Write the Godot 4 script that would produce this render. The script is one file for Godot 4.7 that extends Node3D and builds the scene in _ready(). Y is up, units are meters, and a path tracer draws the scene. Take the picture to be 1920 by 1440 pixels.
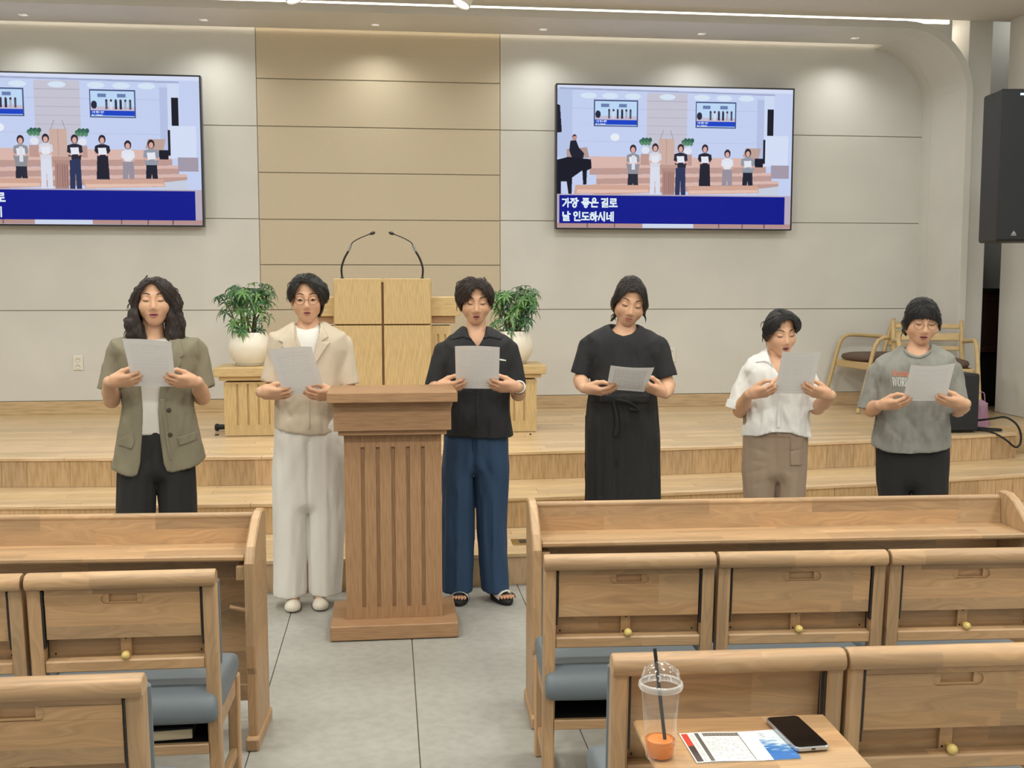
extends Node3D
# Front of a church hall: curved wooden stage, two screens, six singers with song sheets, pews and tray-back chairs.

const WALL_D := 9.0      # distance of the back wall from the camera, along -z
const STAGE_Y := 0.525
var M := {}
var taken := {}
var rng := RandomNumberGenerator.new()

# ---------- mesh builder ----------
class MB:
	var v := PackedVector3Array()
	var n := PackedVector3Array()
	var c := PackedColorArray()
	var u := PackedVector2Array()
	var ix := PackedInt32Array()
	var xf := Transform3D()
	var col := Color.WHITE

	func poly(ps: Array, uvs: Array = []) -> void:   # counter-clockwise seen from outside
		var nn := Vector3.ZERO
		var q := []
		for p in ps:
			q.append(xf * (p as Vector3))
		for i in q.size():
			var a: Vector3 = q[i]
			var b: Vector3 = q[(i + 1) % q.size()]
			nn += a.cross(b)
		nn = nn.normalized()
		var s := v.size()
		for i in q.size():
			v.append(q[i]); n.append(nn); c.append(col)
			u.append(uvs[i] if uvs.size() else Vector2.ZERO)
		for i in range(1, q.size() - 1):
			ix.append(s); ix.append(s + i + 1); ix.append(s + i)

	func opoly(ps: Array, o: Vector3) -> void:       # turned away from the point o
		var nn := Vector3.ZERO
		var m := Vector3.ZERO
		for i in ps.size():
			nn += (ps[i] - ps[0]).cross(ps[(i + 1) % ps.size()] - ps[0])
			m += ps[i] / ps.size()
		if nn.dot(m - o) < 0.0:
			ps = ps.duplicate()
			ps.reverse()
		poly(ps)

	func box(o: Vector3, s: Vector3, b := 0.004) -> MB:
		var h := s * 0.5
		b = minf(b, minf(h.x, minf(h.y, h.z)) * 0.9)
		for ax in 3:
			var a1 := (ax + 1) % 3
			var a2 := (ax + 2) % 3
			for sg in [-1.0, 1.0]:
				var q := []
				for k in [[-1.0, -1.0], [1.0, -1.0], [1.0, 1.0], [-1.0, 1.0]]:
					var p := Vector3.ZERO
					p[ax] = sg * h[ax]; p[a1] = k[0] * (h[a1] - b); p[a2] = k[1] * (h[a2] - b)
					q.append(o + p)
				opoly(q, o)
			if b <= 0.0:
				continue
			for s1 in [-1.0, 1.0]:
				for s2 in [-1.0, 1.0]:
					var q := []
					for t in [[-1.0, 0], [1.0, 0], [1.0, 1], [-1.0, 1]]:
						var p := Vector3.ZERO
						p[ax] = t[0] * (h[ax] - b)
						p[a1] = s1 * (h[a1] - (b if t[1] else 0.0)); p[a2] = s2 * (h[a2] - (0.0 if t[1] else b))
						q.append(o + p)
					opoly(q, o)
		if b > 0.0:
			for k in 8:
				var g := Vector3(1 if k & 1 else -1, 1 if k & 2 else -1, 1 if k & 4 else -1)
				var q := []
				for ax in 3:
					var p := h - Vector3(b, b, b)
					p[ax] = h[ax]
					q.append(o + p * g)
				opoly(q, o)
		return self

	func grid(P: Array, wrap := false, flip := false, uvs := false) -> void:  # rows of points; outside = d/drow x d/dcolumn
		var R := P.size()
		var C: int = P[0].size()
		var s := v.size()
		for i in R:
			for j in C:
				var p: Vector3 = xf * (P[i][j] as Vector3)
				v.append(p); n.append(Vector3.ZERO); c.append(col)
				u.append(Vector2(float(j) / (C - 1), float(i) / (R - 1)) if uvs else Vector2.ZERO)
		for i in R - 1:
			for j in (C if wrap else C - 1):
				var a := s + i * C + j
				var b := s + (i + 1) * C + j
				var d := s + i * C + (j + 1) % C
				var e := s + (i + 1) * C + (j + 1) % C
				var nn := (v[e] - v[a]).cross(v[d] - v[b])
				if flip:
					nn = -nn
				for k in [a, b, d, e]:
					n[k] += nn
				if flip:
					ix.append_array(PackedInt32Array([a, e, d, a, b, e]) if false else PackedInt32Array([a, b, e, a, e, d]))
				else:
					ix.append_array(PackedInt32Array([a, e, b, a, d, e]))
		for k in range(s, v.size()):
			n[k] = n[k].normalized() if n[k].length_squared() > 0.0 else Vector3.UP

	func tube(path: Array, rad, sides := 8, caps := true) -> MB:
		var rows := []
		var T0: Vector3 = (path[1] - path[0]).normalized()
		var N := T0.cross(Vector3.UP if absf(T0.y) < 0.9 else Vector3.RIGHT).normalized()
		for i in path.size():
			var T: Vector3 = (path[mini(i + 1, path.size() - 1)] - path[maxi(i - 1, 0)]).normalized()
			N = (N - T * N.dot(T)).normalized()
			var B := T.cross(N)
			var r: float = rad[i] if rad is Array else rad
			var row := PackedVector3Array()
			for j in sides:
				var a := TAU * j / sides
				row.append(path[i] + (N * cos(a) + B * sin(a)) * r)
			rows.append(row)
		grid(rows, true, true)
		if caps:
			opoly(Array(rows[0]), path[1])
			opoly(Array(rows[-1]), path[-2])
		return self

	func lathe(prof: Array, seg := 24, o := Vector3.ZERO) -> MB:   # (radius, height), outside walked upwards
		var rows := []
		for p in prof:
			var row := PackedVector3Array()
			for j in seg:
				var a := TAU * j / seg
				row.append(o + Vector3(p.x * cos(a), p.y, p.x * sin(a)))
			rows.append(row)
		grid(rows, true)
		return self

	func prism(pts: Array, z0: float, z1: float, b := 0.0) -> MB:   # outline in x, y, drawn out along z
		var p := PackedVector2Array(pts)
		if Geometry2D.is_polygon_clockwise(p):
			p.reverse()
		var q := PackedVector2Array()
		var N := p.size()
		for i in N:
			var e0 := (p[i] - p[(i + N - 1) % N]).normalized()
			var e1 := (p[(i + 1) % N] - p[i]).normalized()
			var m := Vector2(-e0.y - e1.y, e0.x + e1.x)
			m = m.normalized() / maxf(0.4, m.normalized().dot(Vector2(-e0.y, e0.x)))
			q.append(p[i] + m * b)
		var tri := Geometry2D.triangulate_polygon(p)
		for k in range(0, tri.size(), 3):
			var f := []
			for m in 3:
				f.append(q[tri[k + m]])
			if (f[1] - f[0]).cross(f[2] - f[0]) < 0.0:
				f.reverse()
			poly([Vector3(f[0].x, f[0].y, z1), Vector3(f[1].x, f[1].y, z1), Vector3(f[2].x, f[2].y, z1)])
			poly([Vector3(f[2].x, f[2].y, z0), Vector3(f[1].x, f[1].y, z0), Vector3(f[0].x, f[0].y, z0)])
		for i in N:
			var j := (i + 1) % N
			poly([Vector3(p[i].x, p[i].y, z0 + b), Vector3(p[j].x, p[j].y, z0 + b), Vector3(p[j].x, p[j].y, z1 - b), Vector3(p[i].x, p[i].y, z1 - b)])
			if b > 0.0:
				poly([Vector3(p[i].x, p[i].y, z1 - b), Vector3(p[j].x, p[j].y, z1 - b), Vector3(q[j].x, q[j].y, z1), Vector3(q[i].x, q[i].y, z1)])
				poly([Vector3(q[i].x, q[i].y, z0), Vector3(q[j].x, q[j].y, z0), Vector3(p[j].x, p[j].y, z0 + b), Vector3(p[i].x, p[i].y, z0 + b)])
		return self

	func mesh(colored := false) -> ArrayMesh:
		var a := []
		a.resize(Mesh.ARRAY_MAX)
		a[Mesh.ARRAY_VERTEX] = v; a[Mesh.ARRAY_NORMAL] = n; a[Mesh.ARRAY_INDEX] = ix; a[Mesh.ARRAY_TEX_UV] = u
		if colored:
			a[Mesh.ARRAY_COLOR] = c
		var m := ArrayMesh.new()
		m.add_surface_from_arrays(Mesh.PRIMITIVE_TRIANGLES, a)
		return m

# ---------- nodes ----------
func numbered(called: String) -> String:
	taken[called] = taken.get(called, -1) + 1
	return called if taken[called] == 0 else "%s_%03d" % [called, taken[called]]

func tag(o: Node, label: String, category: String, group := "") -> Node:
	o.set_meta("label", label); o.set_meta("category", category)
	if group:
		o.set_meta("group", group)
	return o

func thing(called: String, label: String, category: String, at := Vector3.ZERO, turn := 0.0, group := "") -> Node3D:
	var o := Node3D.new()
	o.name = numbered(called)
	add_child(o)
	o.position = at
	o.rotation.y = turn
	tag(o, label, category, group)
	return o

func part(called: String, mb: MB, m: Material, parent: Node, label := "", colored := false) -> MeshInstance3D:
	var o := MeshInstance3D.new()
	o.name = numbered(called) if parent == self else called
	o.mesh = mb.mesh(colored)
	o.material_override = m
	parent.add_child(o, true)
	if label:
		o.set_meta("label", label)
	return o

func struct(called: String, mb, m: Material) -> Node3D:
	var o: Node3D
	if mb == null:
		o = Node3D.new()
		o.name = numbered(called)
		add_child(o)
	else:
		o = part(called, mb, m, self)
	o.set_meta("kind", "structure")
	return o

func box1(o: Vector3, s: Vector3, b := 0.004) -> MB:
	return MB.new().box(o, s, b)

# ---------- materials ----------
func srgb(r: float, g: float, b: float) -> Color:
	return Color(r / 255.0, g / 255.0, b / 255.0)

func mat(key: String, col: Color, rough := 0.6, metal := 0.0) -> StandardMaterial3D:
	var m := StandardMaterial3D.new()
	m.resource_name = key
	m.albedo_color = col
	m.roughness = rough
	m.metallic = metal
	M[key] = m
	return m

func textured(key: String, tex: Texture2D, col: Color, scale: Vector3, rough := 0.5) -> StandardMaterial3D:
	var m := mat(key, col, rough)
	m.albedo_texture = tex
	m.uv1_triplanar = true
	m.uv1_world_triplanar = true
	m.uv1_scale = scale
	m.uv1_triplanar_sharpness = 8.0
	return m

func noise_tex(freq: float, cols: Array, stops: Array, sd := 1, octaves := 4) -> NoiseTexture2D:
	var f := FastNoiseLite.new()
	f.seed = sd
	f.noise_type = FastNoiseLite.TYPE_SIMPLEX_SMOOTH
	f.frequency = freq
	f.fractal_octaves = octaves
	var g := Gradient.new()
	g.offsets = PackedFloat32Array(stops)
	g.colors = PackedColorArray(cols)
	var t := NoiseTexture2D.new()
	t.width = 512; t.height = 512
	t.seamless = true
	t.noise = f
	t.color_ramp = g
	return t

func stave_image() -> Image:   # laminated board: glued staves of different tone with long grain
	var W := 1024
	var Hh := 512
	var im := Image.create(W, Hh, false, Image.FORMAT_RGB8)
	var f := FastNoiseLite.new()
	f.seed = 5
	f.frequency = 0.02
	f.fractal_octaves = 3
	var g := FastNoiseLite.new()
	g.seed = 9
	g.frequency = 0.012
	g.fractal_octaves = 2
	var r := RandomNumberGenerator.new()
	r.seed = 77
	for row in 8:
		var ends := []
		var x := r.randi_range(0, 150)
		while x < W:
			ends.append([x, r.randf_range(-0.075, 0.06), r.randf_range(-0.025, 0.025), r.randf_range(0, 900)])
			x += r.randi_range(130, 330)
		var last: Array = ends[-1]
		for px in W:
			var s: Array = last
			for e in ends:
				if px >= e[0]:
					s = e
			for k in 64:
				var py := row * 64 + k
				var warp := g.get_noise_2d(px * 0.5 + s[3], py * 1.5) * 30.0
				var a := f.get_noise_2d(px * 0.22 + s[3], (py + warp) * 5.0)
				var b := g.get_noise_2d(px * 0.3 + s[3], py * 1.2)
				var t: float = 0.9 + s[1] + a * 0.085 + b * 0.05
				im.set_pixel(px, py, Color(t, t * (0.985 + s[2]), t * (0.965 + s[2] * 2.0)))
	return im

func make_materials() -> void:
	var im := stave_image()
	var th := ImageTexture.create_from_image(im)
	var iv: Image = im.duplicate()
	iv.rotate_90(CLOCKWISE)
	var tv := ImageTexture.create_from_image(iv)
	textured("pew", th, PEW, Vector3(0.42, 1.4, 1.4), 0.42)
	textured("pew_v", tv, PEW, Vector3(1.4, 0.42, 1.4), 0.42)
	textured("pew_side", tv, PEW, Vector3(1.4, 0.42, 0.42), 0.42)
	var streak := noise_tex(0.02, [Color(0.9, 0.88, 0.85), Color(0.965, 0.96, 0.95), Color(1, 1, 1)], [0.2, 0.5, 0.8], 3)
	var fine := noise_tex(0.03, [Color(0.9, 0.885, 0.87), Color(0.965, 0.96, 0.955), Color(1, 1, 1)], [0.25, 0.5, 0.75], 4)
	for k in 5:
		var t: float = [1.0, 0.955, 0.98, 0.925, 1.02][k]
		textured("plank%d" % k, streak, Color(PLANK.r * t, PLANK.g * t, PLANK.b * t * (0.97 + 0.012 * k)), Vector3(0.35, 4.0, 7.0), 0.33)
		textured("riser%d" % k, streak, Color(RISER.r * t, RISER.g * t, RISER.b * t * (0.96 + 0.015 * k)), Vector3(4.0, 0.5, 4.0), 0.42)
	textured("oak", fine, OAK, Vector3(9.0, 0.45, 9.0), 0.5)
	textured("oak_h", fine, OAK, Vector3(0.45, 9.0, 9.0), 0.5)
	textured("blond", fine, BLOND, Vector3(9.0, 0.45, 9.0), 0.5)
	textured("blond_h", fine, BLOND, Vector3(0.45, 9.0, 9.0), 0.5)
	var mott := noise_tex(0.02, [Color(0.95, 0.95, 0.95), Color(0.98, 0.98, 0.98), Color(1, 1, 1)], [0.25, 0.5, 0.75], 8, 5)
	textured("tile", mott, TILE, Vector3(1.6, 1.6, 1.6), 0.42)
	var plast := noise_tex(0.01, [Color(0.982, 0.982, 0.982), Color(1, 1, 1)], [0.3, 0.7], 12, 3)
	textured("wall", plast, WALLC, Vector3(0.25, 0.25, 0.25), 0.55)
	textured("beige", noise_tex(0.08, [Color(0.975, 0.975, 0.975), Color(1, 1, 1)], [0.3, 0.7], 14, 3), BEIGE, Vector3(2.0, 2.0, 2.0), 0.6)
	mat("ceiling", CEIL, 0.8)
	mat("joint", srgb(168, 160, 146), 0.8)
	mat("black", srgb(30, 30, 32), 0.45)
	mat("rubber", srgb(26, 26, 27), 0.7)
	mat("bezel", srgb(38, 38, 42), 0.3)
	mat("steel", srgb(170, 172, 174), 0.3, 0.9)
	mat("brass", srgb(168, 140, 88), 0.35, 0.8)
	mat("white_plastic", srgb(232, 229, 220), 0.4)
	mat("ceramic", srgb(236, 231, 220), 0.22)
	mat("soil", srgb(60, 45, 34), 0.9)
	mat("cushion_brown", srgb(94, 74, 62), 0.6)
	mat("knob", srgb(222, 196, 120), 0.35)
	mat("dark_wood", srgb(62, 40, 32), 0.4)
	var fab := noise_tex(0.2, [Color(0.88, 0.88, 0.88), Color(1, 1, 1)], [0.3, 0.7], 21, 2)
	textured("blue_seat", fab, SEAT, Vector3(4, 4, 4), 0.55)
	textured("speaker_cloth", fab, srgb(34, 37, 44), Vector3(6, 6, 6), 0.7)

const PEW := Color(0.775, 0.635, 0.485)
const PLANK := Color(0.86, 0.755, 0.61)
const RISER := Color(0.82, 0.70, 0.55)
const OAK := Color(0.665, 0.52, 0.385)
const BLOND := Color(0.82, 0.715, 0.525)
const TILE := Color(0.66, 0.655, 0.635)
const WALLC := Color(0.86, 0.86, 0.85)
const BEIGE := Color(0.82, 0.77, 0.68)
const CEIL := Color(0.85, 0.84, 0.815)
const SEAT := Color(0.44, 0.475, 0.505)

func _ready() -> void:
	rng.seed = 11
	# camera
	var cam := Camera3D.new()
	cam.name = "camera"
	add_child(cam)
	cam.position = Vector3(0, 1.55, 0)
	cam.rotation = Vector3(-atan(0.09), -atan(0.1155), 0)
	cam.fov = rad_to_deg(2.0 * atan(720.0 / 2000.0))
	cam.near = 0.05
	cam.far = 60.0
	cam.current = true
	# environment
	var env := Environment.new()
	env.background_mode = Environment.BG_COLOR
	env.background_color = Color.BLACK
	env.tonemap_mode = Environment.TONE_MAPPER_LINEAR
	env.tonemap_exposure = EXPOSURE
	env.sdfgi_enabled = true
	env.ssao_enabled = true
	env.ssil_enabled = true
	var we := WorldEnvironment.new()
	we.name = "environment"
	we.environment = env
	add_child(we)
	# lights: rows of recessed ceiling panels over the seats, downlights that wash the back wall, two track spots, cove strip
	make_materials()
	for d in PANEL_ROWS:
		for x in [-3.6, -1.2, 1.2, 3.6]:
			ceiling_panel(x, d[0], d[1])
	for x in WASH_X:
		wall_washer(x)
	cove_light()
	passage_light()
	track_spot(-0.62, 7.55, Vector3(0.5, 0.6, -7.0), 0)
	track_spot(0.535, 7.55, Vector3(-0.75, 0.6, -7.0), 1)
	build_room()
	build_stage()
	build_screens()
	build_front()
	build_pews()
	build_side()
	build_small()
	build_people()

const EXPOSURE := 1.2
const PANEL_ROWS := [[-5.6, 1.0], [-3.0, 1.2], [-0.6, 1.8], [1.6, 3.6], [3.6, 2.5], [6.0, 2.2]]

func glow(key: String, col: Color, e: float) -> StandardMaterial3D:
	if M.has(key):
		return M[key]
	var m := mat(key, Color(0.9, 0.9, 0.88), 0.6)
	m.emission_enabled = true
	m.emission = col
	m.emission_energy_multiplier = e
	return m

func ceiling_panel(x: float, d: float, energy: float) -> void:
	var o := thing("ceiling_light", "square recessed ceiling light panel above the seating", "ceiling light", Vector3(x, 3.7, -d), 0.0, "ceiling light panels over the seating")
	var fr := MB.new()
	for s in [-1, 1]:
		fr.box(Vector3(s * 0.31, -0.006, 0), Vector3(0.02, 0.012, 0.64), 0.002)
		fr.box(Vector3(0, -0.006, s * 0.31), Vector3(0.6, 0.012, 0.02), 0.002)
	part("frame", fr, M.white_plastic, o)
	part("diffuser", box1(Vector3(0, -0.003, 0), Vector3(0.6, 0.006, 0.6), 0.0), glow("panel_glow", srgb(251, 250, 239), 1.2), o)
	var l := AreaLight3D.new()
	l.name = "panel_lamp"
	l.area_size = Vector2(0.6, 0.6)
	l.area_normalize_energy = true
	l.light_color = srgb(251, 250, 239)
	l.light_energy = energy
	l.shadow_enabled = true
	l.area_range = 14.0
	add_child(l)
	l.position = Vector3(x, 3.7 - 0.016, -d)
	l.rotation = Vector3(-PI / 2, 0, 0)

func wall_washer(x: float) -> void:
	var o := thing("downlight", "small recessed downlight in the arch soffit above the back wall", "downlight", Vector3(x, 3.619, -8.65), 0.0, "downlights along the arch soffit")
	part("housing", box1(Vector3(0, 0.03, 0), Vector3(0.058, 0.05, 0.058), 0.002), M.black, o)
	part("lamp", MB.new().lathe([Vector2(0.0, 0.001), Vector2(0.024, 0.002), Vector2(0.026, 0.005)].map(func(q): return Vector2(q.x, q.y)), 18), glow("spot_glow", srgb(255, 246, 232), 2.0), o)
	var l := SpotLight3D.new()
	l.name = "downlight_lamp"
	l.light_energy = WASH
	l.light_color = srgb(251, 250, 239)
	l.light_size = 0.03
	l.spot_angle = 70.0
	l.spot_angle_attenuation = 0.9
	l.spot_range = 12.0
	l.shadow_enabled = true
	add_child(l)
	l.position = Vector3(x, 3.616, -8.65)
	l.look_at_from_position(l.position, Vector3(x, 2.2, -8.65), Vector3.RIGHT)

const WASH := 0.5
const WASH_X := [-4.05, -2.72, -1.39, -0.08, 1.25, 2.55, 3.85]

func cove_light() -> void:
	var o := thing("cove_light", "warm led strip hidden above the white arch along the ceiling slot", "light strip", Vector3(0, 3.745, -8.62))
	part("channel", box1(Vector3(-0.05, 0.038, 0), Vector3(9.4, 0.012, 0.05), 0.002), M.white_plastic, o)
	part("led_strip", box1(Vector3(-0.05, 0.01, 0), Vector3(9.4, 0.04, 0.02), 0.002), glow("cove_glow", srgb(255, 240, 216), 3.0), o)
	for k in 3:
		var l := AreaLight3D.new()
		l.name = "cove_lamp"
		l.area_size = Vector2(3.05, 0.03)
		l.area_normalize_energy = true
		l.light_color = srgb(255, 240, 216)
		l.light_energy = COVE
		l.shadow_enabled = true
		add_child(l, true)
		l.position = Vector3(-3.1 + 3.1 * k, 3.73, -8.62)
		l.rotation = Vector3(-PI / 2, 0, 0)

func passage_light() -> void:
	var o := thing("passage_light", "small ceiling light in the side passage behind the right wall", "ceiling light", Vector3(5.5, 4.0, -8.66))
	part("diffuser", box1(Vector3(0, -0.005, 0), Vector3(0.3, 0.01, 0.3), 0.002), glow("panel_glow", srgb(251, 250, 239), 1.2), o)
	var l := AreaLight3D.new()
	l.name = "passage_lamp"
	l.area_size = Vector2(0.3, 0.3)
	l.area_normalize_energy = true
	l.light_color = srgb(251, 250, 239)
	l.light_energy = 0.1
	l.shadow_enabled = true
	add_child(l)
	l.position = Vector3(5.5, 3.98, -8.66)
	l.rotation = Vector3(-PI / 2, 0, 0)

const COVE := 0.6

func track_spot(x: float, d: float, aim: Vector3, k: int) -> void:
	var p := Vector3(x, 3.535, -d)
	var o := thing("track_spotlight", ["white track spotlight above the left potted plant", "white track spotlight above the singer in black and navy"][k], "spotlight", p)
	part("mount", MB.new().tube([Vector3(0, 0.165, 0), Vector3(0, 0.03, 0)], 0.012, 8), M.white_plastic, o)
	part("adapter", box1(Vector3(0, 0.153, 0), Vector3(0.12, 0.02, 0.035)), M.white_plastic, o)
	var dir := (aim - p).normalized()
	var b := Basis.looking_at(dir, Vector3.UP)
	var hd := MB.new()
	hd.xf = Transform3D(b * Basis(Vector3.RIGHT, -PI / 2), Vector3.ZERO)
	hd.lathe([Vector2(0.0, -0.09), Vector2(0.045, -0.085), Vector2(0.06, -0.055), Vector2(0.066, 0.045), Vector2(0.061, 0.045), Vector2(0.056, 0.028), Vector2(0.0, 0.028)], 20)
	part("head", hd, M.white_plastic, o)
	var ln := MB.new()
	ln.xf = hd.xf
	ln.lathe([Vector2(0.06, 0.038), Vector2(0.035, 0.04), Vector2(0.0, 0.041)], 20)
	part("lens", ln, glow("track_glow", srgb(255, 250, 240), 1.6), o)
	var l := SpotLight3D.new()
	l.name = "track_lamp"
	l.light_energy = TRACK
	l.light_color = srgb(255, 244, 228)
	l.light_size = 0.05
	l.spot_angle = 32.0
	l.spot_angle_attenuation = 0.9
	l.spot_range = 14.0
	l.shadow_enabled = true
	add_child(l, true)
	l.look_at_from_position(p + dir * 0.07, aim, Vector3.UP)

const TRACK := 2.0

# ---------- room ----------
func build_room() -> void:
	# floor of wide vinyl tiles
	var fl := struct("floor", null, null)
	part("subfloor", box1(Vector3(-0.2, -0.06, 0.0), Vector3(12.0, 0.1, 18.2), 0.0), M.joint, fl)
	var w := 0.567
	for i in range(-9, 10):
		var x0 := 0.088 + w * i
		if x0 + w < -5.6 or x0 > 5.2:
			continue
		var z := 8.5
		while z > -5.7:
			var ln := 2.85
			part("floor_tile", box1(Vector3(x0 + w / 2, -0.005, z - ln / 2), Vector3(w - 0.0035, 0.01, ln - 0.0035), 0.0012), M.tile, fl)
			z -= ln
	# back wall: panels with open joints on a backing
	var wb := struct("wall_back", null, null)
	part("backing", box1(Vector3(0, 2.2, -9.059), Vector3(12.0, 4.4, 0.1), 0.0), M.joint, wb)
	var ys := [0.632, 1.368, 2.114, 2.861, 3.98]
	for side in [[-5.6, -1.045], [0.94, 5.9]]:
		for k in 4:
			part("wall_panel", box1(Vector3((side[0] + side[1]) / 2, (ys[k] + ys[k + 1]) / 2, -9.01), Vector3(side[1] - side[0] - 0.004, ys[k + 1] - ys[k] - 0.007, 0.02), 0.002), M.wall, wb)
	var yb := [0.632, 1.0, 1.37, 1.74, 2.11, 2.489, 2.861, 3.24, 3.98]
	for k in 8:
		part("fabric_panel", box1(Vector3(-0.0525, (yb[k] + yb[k + 1]) / 2, -9.007), Vector3(1.985 - 0.006, yb[k + 1] - yb[k] - 0.007, 0.02), 0.003), M.beige, wb)
	var bb := struct("baseboard_back", null, null)
	for k in 5:
		part("board", box1(Vector3(-4.5 + 2.2 * k, 0.578, -8.995), Vector3(2.197, 0.107, 0.014), 0.002), M["plank%d" % (k % 5)], bb)
	# ceiling with the slot for the arch
	var ce := struct("ceiling", null, null)
	part("ceiling_slab", box1(Vector3(-0.2, 3.76, 0.12), Vector3(12.0, 0.12, 16.96), 0.0), M.ceiling, ce)
	part("slot_ceiling", box1(Vector3(-0.2, 4.06, -8.7), Vector3(12.0, 0.1, 0.8), 0.0), M.ceiling, ce)
	part("slot_edge", box1(Vector3(-0.2, 3.92, -8.34), Vector3(12.0, 0.22, 0.04), 0.0), M.ceiling, ce)
	# arch: a rounded frame that stands off the wall
	var out := []
	var inn := []
	for k in 13:
		var a := PI / 2 * k / 12.0
		inn.append(Vector2(4.12 + 0.52 * sin(a), 3.085 + 0.52 * cos(a)))
		out.append(Vector2(4.12 + 0.58 * sin(a), 3.085 + 0.58 * cos(a)))
	var tr := struct("trim_1", null, null)
	for s in [0, 1]:
		var side := []
		for p in inn:
			side.append(p)
		side.append(Vector2(4.64, STAGE_Y)); side.append(Vector2(4.70, STAGE_Y))
		for k in range(12, -1, -1):
			side.append(out[k])
		if s:
			side = side.map(func(p): return Vector2(-0.1 - p.x, p.y))
		part("arch_side", MB.new().prism(side, -8.84, -8.28, 0.003), M.wall, tr)
	part("soffit_front", box1(Vector3(-0.05, 3.635, -8.45), Vector3(8.34, 0.06, 0.34), 0.0), M.wall, tr)
	part("soffit_back", box1(Vector3(-0.05, 3.635, -8.76), Vector3(8.34, 0.06, 0.16), 0.0), M.wall, tr)
	var hx := -4.22
	for x in WASH_X + [4.165]:
		part("soffit_board", box1(Vector3((hx + x - 0.03) / 2, 3.635, -8.65), Vector3(x - 0.03 - hx, 0.06, 0.06), 0.0), M.wall, tr)
		hx = x + 0.03
	for s in [0, 1]:
		var half := []
		for k in range(1, 13):
			half.append(inn[k])
		half.append(Vector2(4.64, STAGE_Y)); half.append(Vector2(4.70, STAGE_Y))
		for k in range(12, 0, -1):
			half.append(out[k])
		if s:
			half = half.map(func(p): return Vector2(-0.1 - p.x, p.y))
		struct("trim_%d" % (2 + s), MB.new().prism(half, -9.0, -8.84, 0.0), M.wall)
	# piers beside the arch, flush with the ceiling edge
	struct("wall_pier_right", box1(Vector3(4.79, 2.27, -8.5), Vector3(0.2, 3.49, 0.28), 0.003), M.wall)
	struct("wall_pier_left", box1(Vector3(-5.0, 2.27, -8.5), Vector3(0.3, 3.49, 0.28), 0.003), M.wall)
	# side and rear walls
	struct("wall_right", box1(Vector3(5.06, 2.1125, 0.15), Vector3(0.12, 3.175, 16.9), 0.003), M.wall)
	struct("baseboard_right", box1(Vector3(5.05, 0.2625, 0.15), Vector3(0.13, 0.525, 16.9), 0.003), M.riser2)
	struct("wall_passage", box1(Vector3(6.05, 2.2, -8.65), Vector3(0.1, 4.4, 1.0), 0.0), M.wall)
	struct("wall_left", box1(Vector3(-5.66, 2.0, -0.2), Vector3(0.12, 4.2, 17.8), 0.003), M.wall)
	struct("wall_rear", box1(Vector3(-0.2, 2.0, 8.6), Vector3(12.0, 4.2, 0.12), 0.003), M.wall)

# ---------- stage ----------
func arc(d0: float, x: float) -> float:
	return d0 + 0.0235 * (x + 0.05) * (x + 0.05)

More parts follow.
